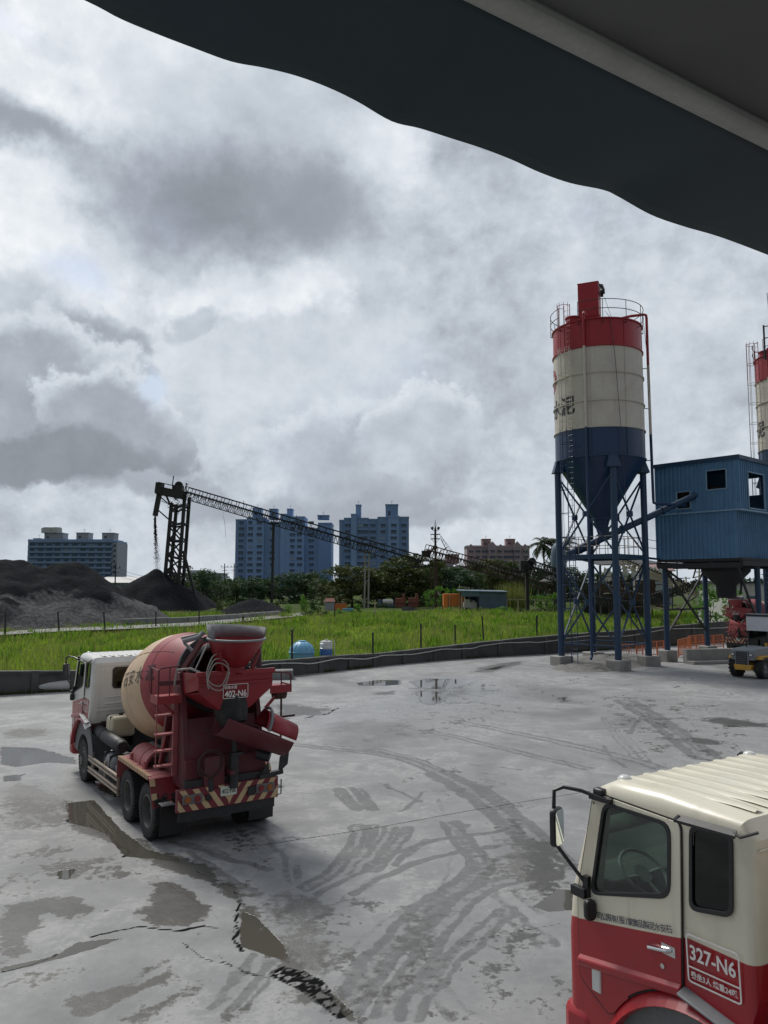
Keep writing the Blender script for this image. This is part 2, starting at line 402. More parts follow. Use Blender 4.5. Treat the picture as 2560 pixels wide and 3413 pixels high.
dirty('plate_white',(.62,.66,.58),(.4,.4,.33),.4,amt=.3,scale=9)
dirty('lamp_amber',(.32,.10,.02),(.15,.06,.02),.25,amt=.3); dirty('lamp_red',(.22,.02,.02),(.1,.02,.02),.25,amt=.3)
dirty('lamp_clear',(.6,.6,.57),(.4,.4,.4),.2,amt=.3)
dirty('hose_grey',(.30,.28,.25),(.15,.14,.12),.6,amt=.5,scale=6)
dirty('interior_dark',(.05,.053,.052),(.04,.04,.04),.6,amt=.3)
dirty('seat_cloth',(.05,.06,.055),(.08,.08,.07),.9,amt=.4)
dirty('silo_red',(.33,.012,.02),(.14,.012,.016),.38,amt=.5,scale=.5,fine=8,streak=.3)
dirty('silo_white',(.54,.50,.43),(.33,.29,.25),.5,amt=.55,scale=.45,fine=8,streak=.5)
dirty('silo_blue',(.008,.034,.095),(.014,.03,.06),.35,amt=.5,scale=.6,fine=8,streak=.35)
dirty('steel_blue',(.010,.040,.092),(.03,.05,.08),.42,amt=.5,scale=1.2,streak=.3)
dirty('frame_blue',(.20,.32,.44),(.12,.18,.25),.5,amt=.4)
dirty('sheet_blue',(.10,.225,.375),(.055,.12,.20),.5,amt=.55,scale=.8,fine=9,streak=.45)
dirty('dark_steel',(.022,.024,.028),(.05,.035,.03),.7,amt=.6,scale=1.5)
dirty('rusty_steel',(.06,.035,.028),(.10,.045,.03),.8,amt=.7,scale=1.5)
dirty('concrete',(.30,.29,.27),(.15,.145,.135),.85,amt=.7,scale=1.3,streak=.4,bmp=.4)
dirty('wall_concrete',(.085,.085,.08),(.035,.036,.034),.85,amt=.8,scale=.9,fine=12,streak=.5,bmp=.5)
dirty('block_concrete',(.24,.24,.235),(.13,.13,.125),.85,amt=.7,scale=.7,fine=9,streak=.4,bmp=.4)
dirty('pipe_white',(.55,.55,.53),(.35,.34,.31),.5,amt=.5,scale=3)
dirty('barrier_orange',(.55,.16,.055),(.3,.12,.06),.55,amt=.5,scale=5)
dirty('loader_yellow',(.52,.29,.035),(.25,.15,.05),.5,amt=.6,scale=3)
dirty('loader_grey',(.20,.22,.24),(.11,.11,.11),.5,amt=.5,scale=3)
dirty('sign_white',(.55,.56,.60),(.40,.40,.43),.5,amt=.6,scale=2)
dirty('tank_blue',(.16,.40,.60),(.25,.38,.45),.35,amt=.5,scale=1.5)
dirty('stainless',(.55,.55,.53),(.4,.4,.38),.3,metal=.7,amt=.4)
dirty('label_blue',(.06,.16,.42),(.1,.2,.4),.4,amt=.3)
dirty('tower_blue',(.18,.285,.46),(.14,.22,.36),.7,amt=.5,scale=.06,fine=.8,streak=0,bmp=0)
dirty('tower_blue_light',(.225,.35,.56),(.19,.30,.48),.7,amt=.5,scale=.06,fine=.8,bmp=0)
dirty('tower_pale',(.22,.32,.46),(.17,.25,.35),.7,amt=.5,scale=.06,fine=.8,bmp=0)
dirty('tower_pale_side',(.30,.32,.35),(.25,.26,.28),.7,amt=.5,scale=.06,fine=.8,bmp=0)
dirty('tower_pink',(.34,.275,.28),(.27,.22,.225),.7,amt=.5,scale=.06,fine=.8,bmp=0)
dirty('tower_brick',(.32,.20,.19),(.27,.17,.16),.7,amt=.5,scale=.06,fine=.8,bmp=0)
dirty('window_dark',(.04,.065,.10),(.12,.15,.19),.25,amt=.7,scale=.5,fine=.9,bmp=0)
dirty('window_pale',(.3,.36,.42),(.14,.18,.22),.3,amt=.7,scale=.5,fine=.9,bmp=0)
dirty('shed_blue',(.085,.13,.18),(.06,.09,.12),.6,amt=.5,scale=.8)
dirty('container_orange',(.62,.17,.03),(.4,.13,.04),.5,amt=.4,scale=.8)
dirty('hut_red',(.22,.07,.05),(.15,.06,.05),.7,amt=.5)
dirty('roof_pale',(.5,.5,.48),(.35,.35,.33),.6,amt=.5,scale=.2)
dirty('bark',(.06,.05,.04),(.1,.09,.075),.9,amt=.6,scale=3)
dirty('tarp_white',(.5,.5,.48),(.3,.3,.28),.7,amt=.5,scale=1)
glass('window_glass',(.82,.92,.87),.8); glass('dark_glass',(.03,.035,.035),.5); glass('mirror_glass',(.02,.03,.03),1.0)
leafmat('leaf_dark',(.022,.05,.014),(.05,.095,.026),.3)
leafmat('leaf_blue',(.022,.055,.025),(.045,.095,.04),.3)
leafmat('leaf_olive',(.05,.075,.02),(.095,.12,.035),.3)
leafmat('leaf_bright',(.07,.17,.02),(.13,.27,.035),.45)
leafmat('palm_leaf',(.022,.045,.016),(.05,.08,.03),.25)
leafmat('grass_blade',(.17,.29,.016),(.31,.42,.045),.5)
leafmat('grass_dry',(.16,.19,.05),(.26,.27,.09),.45)

# sand piles: dark damp top, paler washed-out foot
m,t,b,_=newmat('dark_sand'); o=t.obj(); n1=t.noise(o,.35,7,.62,.3); n2=t.noise(o,2.4,6,.65); n3=t.noise(o,14,4,.6)
pale=t.attr('pale'); f=t.ss(t.m('ADD',pale,t.m('MULTIPLY',t.m('SUBTRACT',n1,.5),1.5)),.42,.62)
c=t.mix(t.ss(n2,.35,.7),(.0085,.0105,.0135),(.016,.0185,.022)); c2=t.mix(t.ss(n2,.4,.65),(.07,.07,.072),(.135,.134,.136))
t.l.new(t.mix(f,c,c2),b.inputs['Base Color']); b.inputs['Roughness'].default_value=.95; b.inputs['Specular IOR Level'].default_value=.08
bump(t,b,t.m('ADD',n2,t.m('MULTIPLY',n3,.3)),.8,.35)
# field soil under the grass
m,t,b,_=newmat('field_ground'); o=t.obj(); n1=t.noise(o,.06,6,.6,.5); n2=t.noise(o,.7,6,.65); n3=t.noise(o,5,4,.6)
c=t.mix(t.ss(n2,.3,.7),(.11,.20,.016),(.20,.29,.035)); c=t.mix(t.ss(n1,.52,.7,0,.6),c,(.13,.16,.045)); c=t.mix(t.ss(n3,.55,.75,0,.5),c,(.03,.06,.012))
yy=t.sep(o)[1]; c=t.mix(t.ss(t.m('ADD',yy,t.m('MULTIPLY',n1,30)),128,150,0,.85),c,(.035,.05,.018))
t.l.new(c,b.inputs['Base Color']); b.inputs['Roughness'].default_value=.95; b.inputs['Specular IOR Level'].default_value=.1; bump(t,b,t.m('ADD',n2,n3),.7,.2)
m,t,b,_=newmat('far_ground'); o=t.obj(); n1=t.noise(o,.03,6,.6,.5); n2=t.noise(o,.4,6,.6)
c=t.mix(t.ss(n1,.42,.6),(.03,.048,.016),(.07,.065,.05)); c=t.mix(t.ss(n2,.55,.7,0,.6),c,(.03,.045,.015)); t.l.new(c,b.inputs['Base Color']); b.inputs['Roughness'].default_value=.95

# concrete yard: dusty slab, damp stains, standing water, tyre tracks, cracks (all as mapped on the slab)
m,t,b,_=newmat('yard_concrete'); o=t.obj()
g1=t.noise(o,.22,7,.6,.6); g2=t.noise(o,1.3,7,.62,.3); g3=t.noise(o,7,6,.65); g4=t.noise(o,45,4,.6)
edge=t.m('ADD',t.m('MULTIPLY',t.m('SUBTRACT',g2,.5),1.7),t.m('MULTIPLY',t.m('SUBTRACT',g3,.5),1.5))
wet=t.ss(t.m('ADD',t.attr('wet'),t.m('MULTIPLY',edge,.75)),.37,.52)
trk=t.ss(t.m('ADD',t.attr('track'),t.m('MULTIPLY',edge,.62)),.34,.66)
grit=t.ss(t.noise(o,160,2,.6),.62,.70)
trk=t.m('MULTIPLY',trk,t.ss(t.m('ADD',g3,t.m('MULTIPLY',t.m('SUBTRACT',g4,.5),.8)),.30,.56,.58,1.0))
rough_=t.ss(t.m('ADD',t.attr('gravel'),t.m('MULTIPLY',edge,1.0)),.36,.7)
crk=t.ss(t.attr('crack'),.35,.75)
wat=t.ss(t.m('ADD',t.attr('water'),t.m('MULTIPLY',edge,.30)),.44,.53)
patch=t.ss(t.m('ADD',g1,t.m('MULTIPLY',edge,.35)),.52,.66)
base=t.mix(t.ss(g2,.25,.75),(.205,.208,.209),(.285,.286,.283)); base=t.mix(t.m('MULTIPLY',patch,.5),base,(.36,.358,.35))
base=t.mix(t.ss(g1,.32,.5,.7,0),base,(.13,.132,.134))
hs=t.node('ShaderNodeHueSaturation'); t.l.new(base,hs.inputs['Color']); t.l.new(t.m('MULTIPLY',t.ss(g3,.2,.8,.86,1.14,lin=True),t.ss(g4,.2,.8,.9,1.1,lin=True)),hs.inputs['Value']); base=hs.outputs[0]
base=t.mix(t.m('MULTIPLY',rough_,.85),base,t.mix(t.ss(g4,.35,.65),(.07,.068,.062),(.16,.157,.15)))
base=t.mix(t.m('MULTIPLY',trk,.7),base,(.080,.082,.083))
base=t.mix(t.m('MULTIPLY',wet,.92),base,t.mix(t.ss(g2,.3,.7),(.040,.039,.035),(.068,.066,.059)))
base=t.mix(t.m('MULTIPLY',grit,.35),base,(.06,.058,.055)); base=t.mix(wat,base,(.082,.077,.064)); base=t.mix(t.m('MULTIPLY',crk,t.m('SUBTRACT',1.0,t.m('MULTIPLY',wat,.6))),base,(.012,.012,.012))
t.l.new(base,b.inputs['Base Color']); t.l.new(t.m('MULTIPLY',t.m('SUBTRACT',1.0,crk),.35),b.inputs['Specular IOR Level'])
damp=t.attr('damp')
ro=t.lerp(t.m('MAXIMUM',t.m('MULTIPLY',wet,.75),t.m('MULTIPLY',t.ss(t.m('ADD',damp,t.m('MULTIPLY',edge,.6)),.35,.6),.85)),t.lerp(g3,.55,.85),t.lerp(g3,.20,.42)); ro=t.lerp(wat,ro,.03); t.l.new(ro,b.inputs['Roughness'])
h=t.m('ADD',t.m('MULTIPLY',g3,.5),t.m('ADD',t.m('MULTIPLY',g4,t.lerp(rough_,.25,.9)),t.m('MULTIPLY',crk,-2.0)))
h=t.m('MULTIPLY',h,t.m('SUBTRACT',1.0,wat))
bump(t,b,h,.55,.02)

# ================================================================ the yard slab and its marks
def dpt(p): return np.array([[q.x,q.y] for q in p])
D_=lambda zx,zy: gz(900+zx*1.0006,2150+zy*1.0006)
L_=lambda zx,zy: gz(zx*.7836,2400+zy*.7836)
def smooth_line(P,n=6):
    P=[np.array(p) for p in P]; out=[]
    for i in range(len(P)-1):
        a=P[max(i-1,0)]; b_=P[i]; c_=P[i+1]; d=P[min(i+2,len(P)-1)]
        for k in range(n):
            s=k/n; out.append(.5*((2*b_)+(-a+c_)*s+(2*a-5*b_+4*c_-d)*s*s+(-a+3*b_-3*c_+d)*s**3))
    out.append(P[-1]); return np.array(out)
class Field:
    def __init__(s,X,Y): s.X=X; s.Y=Y; s.a={k:np.zeros(X.shape) for k in ('wet','water','track','crack','gravel','damp')}
    def line(s,key,P,wid,val=1.0,soft=.5,jit=0.0,seed=0):
        x0,y0=P.min(0)-wid*2; x1,y1=P.max(0)+wid*2
        sel=np.where((s.X>=x0)&(s.X<=x1)&(s.Y>=y0)&(s.Y<=y1))
        if not len(sel[0]): return
        x=s.X[sel]; y=s.Y[sel]
        if jit:
            x,y=x+(vnoise(x*3,y*3,seed)-.5)*jit+(vnoise(x*11,y*11,seed+5)-.5)*jit*.4,y+(vnoise(x*3,y*3,seed+9)-.5)*jit+(vnoise(x*11,y*11,seed+7)-.5)*jit*.4
        d=np.full(x.shape,1e9)
        for a,b_ in zip(P[:-1],P[1:]):
            ab=b_-a; l=(ab*ab).sum()+1e-9; tt=np.clip(((x-a[0])*ab[0]+(y-a[1])*ab[1])/l,0,1)
            d=np.minimum(d,np.hypot(x-a[0]-tt*ab[0],y-a[1]-tt*ab[1]))
        v=val*np.clip((wid*(1+soft)-d)/(wid*2*soft+1e-6),0,1)
        s.a[key][sel]=np.maximum(s.a[key][sel],v)
    def poly(s,key,P,val=1.0,soft=.35):
        x0,y0=P.min(0)-soft*2; x1,y1=P.max(0)+soft*2
        sel=np.where((s.X>=x0)&(s.X<=x1)&(s.Y>=y0)&(s.Y<=y1))
        if not len(sel[0]): return
        x=s.X[sel]; y=s.Y[sel]; d=np.full(x.shape,1e9); ins=np.zeros(x.shape,bool); n=len(P)
        for i in range(n):
            a=P[i]; b_=P[(i+1)%n]; ab=b_-a; l=(ab*ab).sum()+1e-9; tt=np.clip(((x-a[0])*ab[0]+(y-a[1])*ab[1])/l,0,1)
            d=np.minimum(d,np.hypot(x-a[0]-tt*ab[0],y-a[1]-tt*ab[1]))
            cond=((a[1]>y)!=(b_[1]>y))&(x<(b_[0]-a[0])*(y-a[1])/((b_[1]-a[1])+1e-12)+a[0]); ins^=cond
        v=val*np.clip(.5+np.where(ins,d,-d)/(2*soft),0,1)
        s.a[key][sel]=np.maximum(s.a[key][sel],v)
def PD(*p): return dpt([D_(*q) for q in p])
def PL(*p): return dpt([L_(*q) for q in p])
def twin(F,P,wd,v):
    if wd<.14: F.line('track',P,wd*.75,v,.4,.10,3); return
    d=np.gradient(P,axis=0); n_=np.stack([-d[:,1],d[:,0]],1)/(np.linalg.norm(d,axis=1)[:,None]+1e-9)
    for s_ in (-1,1): F.line('track',P+n_*wd*.62*s_,wd*.36,v,.45,.10,3)
    F.line('track',P,wd*.8,v*.62,.6,.15,5)
def marks(F):
    for P,wd,v in [
        ([(60,330),(200,345),(400,370),(560,425),(690,500),(800,580),(900,660)],.22,.75),
        ([(560,425),(690,500),(800,585),(900,670),(960,740)],.42,.8),
        ([(340,345),(480,380),(600,430),(720,485),(820,560)],.16,.7),
        ([(180,330),(330,350),(500,395)],.12,.55),
        ([(440,270),(600,302),(800,350),(1060,412)],.22,.62),([(600,250),(800,290),(1000,332),(1200,380),(1300,410)],.30,.62),
        ([(850,320),(1000,350),(1150,385)],.15,.5),
        ([(1180,185),(1290,250),(1380,320),(1460,380)],.5,.85),([(1230,200),(1330,265),(1440,350)],.25,.7),
        ([(1240,240),(1215,270),(1195,295)],.12,.75),([(1110,240),(1150,300),(1220,375)],.15,.55),([(1150,250),(1190,310),(1260,390)],.15,.5),
        ([(1115,335),(1130,370),(1190,410)],.12,.6),
        ([(228,480),(255,515),(290,548)],.17,.85),([(288,480),(315,515),(342,548)],.17,.85),([(380,465),(430,490),(500,525)],.10,.6),([(505,490),(480,520),(435,552)],.09,.7),([(455,500),(500,520)],.09,.7),([(560,515),(580,550)],.09,.5),
        ([(292,600),(285,640),(262,690),(200,760),(110,810)],.17,.8),([(345,600),(325,650),(300,700),(240,760)],.15,.7),([(405,605),(370,660),(330,710)],.15,.75),([(462,608),(430,655),(390,700),(330,750)],.17,.8),([(520,650),(470,690),(420,730)],.13,.7),
        ([(595,590),(625,625),(655,670),(690,715),(700,745)],.24,.85),([(655,600),(640,640),(675,690)],.13,.6),
        ([(700,745),(640,800),(560,850),(490,910),(420,980),(350,1060),(290,1150),(230,1230)],.26,.85),
        ([(820,620),(690,630),(560,650),(430,690),(330,740),(230,790),(150,830)],.12,.7),
        ([(900,655),(760,670),(640,690),(500,720),(380,770),(280,830)],.13,.7),
        ([(900,690),(800,705),(700,735),(620,790),(560,850),(510,930),(470,1000)],.13,.65),
        ([(820,780),(730,805),(640,860),(560,950),(500,1050),(440,1140),(390,1240)],.22,.8),
        ([(790,890),(700,965),(600,1060),(510,1160),(460,1240)],.20,.75),
        ([(690,930),(640,1000),(560,1090),(500,1160)],.12,.6),
        ([(560,860),(450,900),(330,990),(200,1110)],.2,.5),([(500,1100),(560,1160),(650,1240)],.2,.55),
        ([(780,880),(850,940),(930,1000)],.18,.6),([(740,750),(800,850),(870,900)],.3,.5),
        ([(600,690),(590,760),(580,800)],.07,.5),([(660,760),(650,830),(640,880)],.07,.5),([(230,870),(330,850)],.15,.5),
        ([(670,400),(740,405),(840,415)],.12,.45),([(690,425),(770,432)],.1,.4),
    ]: twin(F,smooth_line(PD(*P)),wd,v)
    for P,wd,v in [
        ([(735,520),(850,550),(960,590),(1150,637)],.12,.85),([(800,520),(880,540),(980,580)],.08,.6),
        ([(800,560),(900,620),(1000,690),(1110,740)],.10,.75),([(830,600),(940,680),(1060,745)],.08,.65),
        ([(1070,450),(1110,470),(1150,520),(1180,560)],.12,.7),([(1200,560),(1220,640),(1240,700)],.09,.6),([(1260,620),(1275,690),(1290,730)],.09,.6),
        ([(1440,290),(1490,340),(1525,382)],.12,.8),([(1500,290),(1540,330),(1590,382)],.12,.8),
        ([(1500,480),(1480,540)],.12,.8),([(1580,470),(1560,540)],.12,.8),
        ([(1130,1010),(1060,1080),(1000,1150),(935,1225)],.22,.75),([(1170,1040),(1100,1120),(1010,1225)],.14,.65),
    ]: twin(F,smooth_line(PL(*P)),wd,v)
    # damp stains
    for P,v,sf in [
        ([(640,690),(730,680),(800,720),(890,790),(860,850),(760,880),(660,870),(570,820),(650,790)],.95,.2),
        ([(0,790),(120,765),(300,750),(430,800),(300,850),(200,830),(150,880),(70,920),(120,990),(0,1040)],.9,.25),
        ([(270,1190),(400,1150),(560,1130),(720,1075),(700,1110),(560,1170),(450,1225),(330,1260)],.85,.2),
        ([(480,1275),(640,1200),(800,1130),(920,1090),(860,1150),(700,1220),(600,1293)],.8,.25),
        ([(560,1070),(620,1040),(680,1050),(600,1100)],.75,.15),([(800,1110),(880,1090),(920,1100),(840,1130)],.7,.12),
        ([(460,650),(520,640),(560,655),(490,690)],.7,.15),([(880,1293),(960,1230),(1100,1180),(1080,1240),(980,1293)],.65,.2),
        ([(280,345),(560,500),(700,560),(900,640),(1040,770),(1240,1030),(1500,1250),(1600,1293),(1420,1293),(1300,1150),(1160,1010),(1010,900),(1030,790),(860,680),(620,600),(470,520),(290,450)],.95,.3),
        ([(150,655),(300,620),(420,610),(560,600),(540,640),(350,650),(200,690)],.6,.25),
        ([(700,420),(1150,430),(1420,470),(1180,720),(980,650),(820,520)],.33,.8),
    ]: F.poly('wet',PL(*P),v,sf)
    for P,v,sf in [
        ([(430,130),(560,118),(690,116),(730,150),(640,190),(520,200),(420,160)],.5,1.2),
        ([(1405,245),(1500,240),(1660,262),(1660,276),(1520,270)],.8,.5),([(1380,300),(1480,310),(1560,335),(1500,340),(1400,325)],.6,.4),
        ([(670,92),(700,75),(760,62),(845,54),(830,66),(740,90)],.9,.7),
        ([(330,158),(420,152),(415,165),(340,168)],.7,.4),([(960,178),(985,172),(1000,188),(970,192)],.8,.3),
        ([(0,190),(130,200),(222,212),(180,232),(0,250)],.65,.6),
        ([(790,570),(900,640),(1010,640),(1000,760),(1010,900),(880,850),(820,760),(840,680)],.62,.4),
        ([(860,1060),(960,1050),(1000,1150),(900,1140)],.55,.35),
    ]: F.poly('wet',PD(*P),v,sf)
    for P,v,sf in [([(0,800),(80,815),(180,830),(290,860),(200,920),(230,1000),(180,1100),(290,1180),(200,1262),(100,1180),(0,1010)],.8,.5),
        ([(780,600),(950,640),(1020,700),(1010,900),(860,850),(760,780),(700,760)],.75,.5),([(400,900),(640,860),(560,1000),(420,1150),(300,1262),(200,1262),(330,1050)],.6,.6),
        ([(640,1130),(900,1170),(1000,1262),(560,1262)],.35,.5)]: F.poly('gravel',PD(*P),v,sf)
    for P,v,sf in [([(0,300),(60,250),(200,270),(300,340),(290,450),(150,460),(0,480)],.75,.4),([(0,40),(160,30),(250,50),(120,80),(0,85)],.7,.4),([(0,650),(200,600),(500,560),(540,600),(250,650),(0,720)],.6,.3),
        ([(1030,700),(1240,720),(1340,900),(1300,1060),(1200,960),(1080,800)],.6,.4)]: F.poly('gravel',PL(*P),v,sf)
    for P,v,sf in [
        ([(560,600),(900,640),(1050,760),(1250,1040),(1500,1240),(1659,1293),(1659,760),(1350,720),(1150,720),(900,600)],.38,.8),
        ([(0,560),(280,470),(520,590),(640,620),(600,700),(450,760),(300,730),(0,770)],.42,.6),([(560,850),(900,880),(1020,960),(700,960),(500,900)],.42,.4),([(0,1090),(300,1010),(700,1000),(1100,1090),(1350,1293),(0,1293)],.36,.8),
    ]: F.poly('wet',PL(*P),v,sf)
    for P,v,sf in [([(420,150),(900,100),(1000,230),(600,330),(200,330)],.33,1.5),([(300,330),(900,420),(1000,620),(700,600),(350,480)],.28,1.0),([(1000,150),(1659,200),(1659,420),(1200,400)],.34,1.2),([(200,1100),(700,900),(1000,900),(1000,1262),(200,1262)],.37,.8)]: F.poly('wet',PD(*P),v,sf)
    # standing water
    for P,v,sf in [
        ([(285,352),(400,340),(520,470),(620,545),(760,585),(760,600),(620,590),(535,580),(490,535),(465,490),(380,455),(300,440)],1,.12),
        ([(1035,815),(1095,840),(1200,950),(1235,1032),(1165,1012),(1025,962),(1015,890)],1,.10),
        ([(1380,1150),(1430,1160),(1520,1250),(1560,1293),(1470,1293)],.8,.15),
        ([(240,1000),(330,945),(470,925),(550,922),(420,965),(300,1000),(120,1050),(0,1072),(0,1052)],.95,.12),
        ([(0,110),(160,118),(320,160),(340,190),(200,180),(60,200),(0,190)],.9,.3),([(0,235),(120,225),(90,260),(0,265)],.7,.2),
        ([(245,640),(330,630),(300,675),(235,680)],.8,.1),([(380,250),(480,270),(560,330),(520,340),(420,300)],.85,.2),
    ]: F.poly('water',PL(*P),v,sf)
    for P,v,sf in [
        ([(288,126),(360,116),(432,117),(436,131),(380,136),(300,135)],1,.5),([(465,121),(520,112),(600,112),(690,118),(650,134),(570,150),(490,138)],1,.6),
        ([(480,155),(540,152),(610,158),(590,190),(530,204),(490,190)],.85,.7),([(690,130),(730,128),(728,160),(690,160)],.7,.5),
        ([(875,872),(955,812),(1010,815),(1010,885),(930,890)],.95,.12),([(700,84),(760,70),(800,66),(760,82)],.85,.4),
        ([(1490,262),(1560,266),(1600,275),(1530,275)],.8,.3),([(970,176),(990,174),(990,186),(972,186)],.8,.2),
    ]: F.poly('water',PD(*P),v,sf)
    for P,v,sf in [([(-50,210),(200,190),(330,140),(480,100),(760,100),(900,180),(700,230),(350,260),(100,330)],.75,2.5),([(0,40),(300,90),(300,120),(0,120)],.6,1.5)]: F.poly('damp',PD(*P),v,sf)
    F.poly('damp',PL((0,60),(320,100),(340,260),(260,360),(0,330)),.7,.8); F.poly('damp',PL((750,430),(1200,420),(1420,500),(1150,700),(900,600)),.55,.7)
    # joints and cracks
    def jl(P,wd,v=1.0,jit=.0,fn=PD): F.line('crack',smooth_line(fn(*P),5),max(.02,wd*.62),v,.6,jit,11)
    jl([(-40,668),(330,612),(700,546),(1070,486)],.022,.8); jl([(20,442),(240,405),(470,372)],.02,.5); jl([(640,992),(800,960),(970,928)],.022,.6)
    jl([(430,745),(560,810),(760,900)],.02,.55); jl([(100,395),(240,480)],.02,.4); jl([(560,240),(900,290),(1010,300)],.03,.5,.1)
    jl([(820,140),(950,127),(1060,105)],.05,.9,.25); jl([(880,145),(1010,190),(1130,178),(1240,150),(1340,145),(1420,108)],.05,.75,.3)
    jl([(1420,115),(1400,160),(1340,190)],.04,.6,.2); jl([(1510,160),(1600,175),(1700,200)],.05,.8,.2); jl([(0,250),(150,238),(215,220),(226,208),(180,202)],.07,.9,.25)
    jl([(900,280),(940,300),(1000,300)],.03,.6,.15); jl([(1180,175),(1300,195)],.03,.4,.1)
    jl([(375,924),(450,910),(560,886),(680,892),(760,896),(870,879)],.04,1,.10,PL); jl([(870,879),(920,885)],.02,.7,.1,PL); jl([(0,1076),(120,1045),(240,1000)],.03,.85,.10,PL)
    jl([(1040,785),(1015,830),(1025,880),(1010,930),(1030,980)],.045,1,.18,PL); jl([(480,520),(525,545),(530,580)],.05,1,.15,PL); jl([(290,380),(300,440),(380,455),(470,500)],.03,.7,.2,PL)
    jl([(580,590),(690,680),(810,750),(900,800),(950,850),(1010,900)],.018,.55,.15,PL); jl([(840,670),(890,740),(960,740)],.018,.5,.12,PL); jl([(800,600),(880,660),(980,720),(1040,790)],.03,.7,.15,PL)
    jl([(760,920),(830,990),(950,1030),(1070,1080),(1200,1100)],.02,.7,.12,PL); jl([(1150,1100),(1250,1140),(1380,1220)],.02,.5,.1,PL); jl([(290,740),(400,710),(460,690)],.015,.4,.1,PL)
    jl([(930,1000),(1030,1060),(1140,1090)],.02,.6,.1,PL); jl([(1190,240),(1310,285)],.015,.4,0,PL)
    # crazed slab edge: cells between random seeds
    P=PL((1150,1075),(1210,1050),(1300,1075),(1380,1120),(1420,1180),(1500,1245),(1440,1270),(1330,1170),(1220,1120)); x0,y0=P.min(0)-.1; x1,y1=P.max(0)+.1
    sel=np.where((F.X>=x0)&(F.X<=x1)&(F.Y>=y0)&(F.Y<=y1))
    if len(sel[0]):
        G=Field(F.X[sel][None],F.Y[sel][None]); G.poly('wet',P,1,.08); ins=G.a['wet'][0]
        r2=np.random.default_rng(4); S=np.stack([r2.uniform(x0,x1,90),r2.uniform(y0,y1,90)],1)
        xx=F.X[sel]+(vnoise(F.X[sel]*9,F.Y[sel]*9,2)-.5)*.1; yy=F.Y[sel]+(vnoise(F.X[sel]*9,F.Y[sel]*9,6)-.5)*.1
        d=np.sqrt((xx[:,None]-S[:,0])**2+(yy[:,None]-S[:,1])**2); d.sort(1)
        F.a['crack'][sel]=np.maximum(F.a['crack'][sel],np.where(ins>.4,np.clip(1.25-(d[:,1]-d[:,0])/.045,0,1),0))
        e=np.clip(1-np.abs(ins-.5)/.3,0,1); F.a['crack'][sel]=np.maximum(F.a['crack'][sel],e*.8)
NX0,NX1,NY0,NY1=-14.0,10.0,6.0,26.0
co=[];qs=[];at_={};base=0
for x0,x1,y0,y1,sx_,sy_ in ((NX0,NX1,NY0,NY1,.04,.045),(NX0,NX1,NY1,62,.09,.14),(-60,NX0,NY0,62,.4,.4),(NX1,70,NY0,NY1,.25,.25),(NX1,70,NY1,74,.18,.22),(-60,70,-40,NY0,1.2,1.2)):
    X,Y=np.meshgrid(np.linspace(x0,x1,int(round((x1-x0)/sx_))+1),np.linspace(y0,y1,int(round((y1-y0)/sy_))+1)); F=Field(X,Y); marks(F)
    i=np.arange(X.size).reshape(X.shape)+base; base+=X.size
    qs.append(np.stack([i[:-1,:-1],i[:-1,1:],i[1:,1:],i[1:,:-1]],-1).reshape(-1,4)); co.append(np.stack([X,Y,X*0],-1).reshape(-1,3))
    for k,v in F.a.items(): at_.setdefault(k,[]).append(v.ravel())
co=np.concatenate(co); q=np.concatenate(qs); me=bpy.data.meshes.new('yard')
me.vertices.add(len(co)); me.vertices.foreach_set('co',co.astype(np.float32).ravel()); me.loops.add(q.size); me.loops.foreach_set('vertex_index',q.ravel().astype(np.int32))
me.polygons.add(len(q)); me.polygons.foreach_set('loop_start',np.arange(0,q.size,4,dtype=np.int32)); me.update(calc_edges=True)
for k,v in at_.items(): me.attributes.new(k,'FLOAT','POINT').data.foreach_set('value',np.concatenate(v).astype(np.float32))
me.materials.append(MATS['yard_concrete']); del co,q,qs,at_
tag(link('concrete_yard',me),'cracked grey concrete yard with puddles and tyre tracks','yard',kind='structure')
# ================================================================ concrete mixer trucks
# truck space: origin on the ground under the rear axles, +Y forwards, +X right
CF=5.95; CR=4.05                                    # cab front and back
def split_z(y): return 1.75+.205*(5.76-y) if y>4.62 else 1.984
def paint2(name,top,low,rear=False):
    m=bpy.data.materials.new(name); m.use_nodes=True; t=NT(m.node_tree); t.n.clear(); MATS[name]=m
    out=t.node('ShaderNodeOutputMaterial'); b=t.node('ShaderNodeBsdfPrincipled'); t.l.new(b.outputs[0],out.inputs[0]); o=t.obj(); x,y,z=t.sep(o)
    zs=t.m('MINIMUM',t.m('ADD',1.75,t.m('MULTIPLY',t.m('SUBTRACT',5.76,y),.205)),1.984)
    f=t.ss(t.m('SUBTRACT',z,zs),-.004,.004)
    if rear: f=t.m('MAXIMUM',f,t.ss(y,4.16,4.15))
    n1=t.noise(o,1.6,6,.6,.5); n2=t.noise(o,22,5,.65); n3=t.noise(t.map(o,(7,7,.8)),1,5,.6)
    d=t.m('MAXIMUM',t.m('MULTIPLY',t.ss(n1,.48,.75),.42),t.m('MULTIPLY',t.ss(n3,.53,.75),.38))
    chips=t.ss(t.noise(o,9,3,.7),.705,.72)
    c=t.mix(f,low,top); dirt=t.mix(f,(.20,.035,.035),(.42,.37,.28)); c=t.mix(d,c,dirt); c=t.mix(t.m('MULTIPLY',chips,.8),c,(.09,.06,.05))
    t.l.new(c,b.inputs['Base Color']); t.l.new(t.lerp(d,.33,.7),b.inputs['Roughness']); bump(t,b,n2,.05,.003)
    b.inputs['Coat Weight'].default_value=.25; b.inputs['Coat Roughness'].default_value=.2
    return m
paint2('cab_cream',(.67,.63,.50),(.34,.012,.018)); paint2('cab_white',(.66,.65,.62),(.31,.014,.022),True)
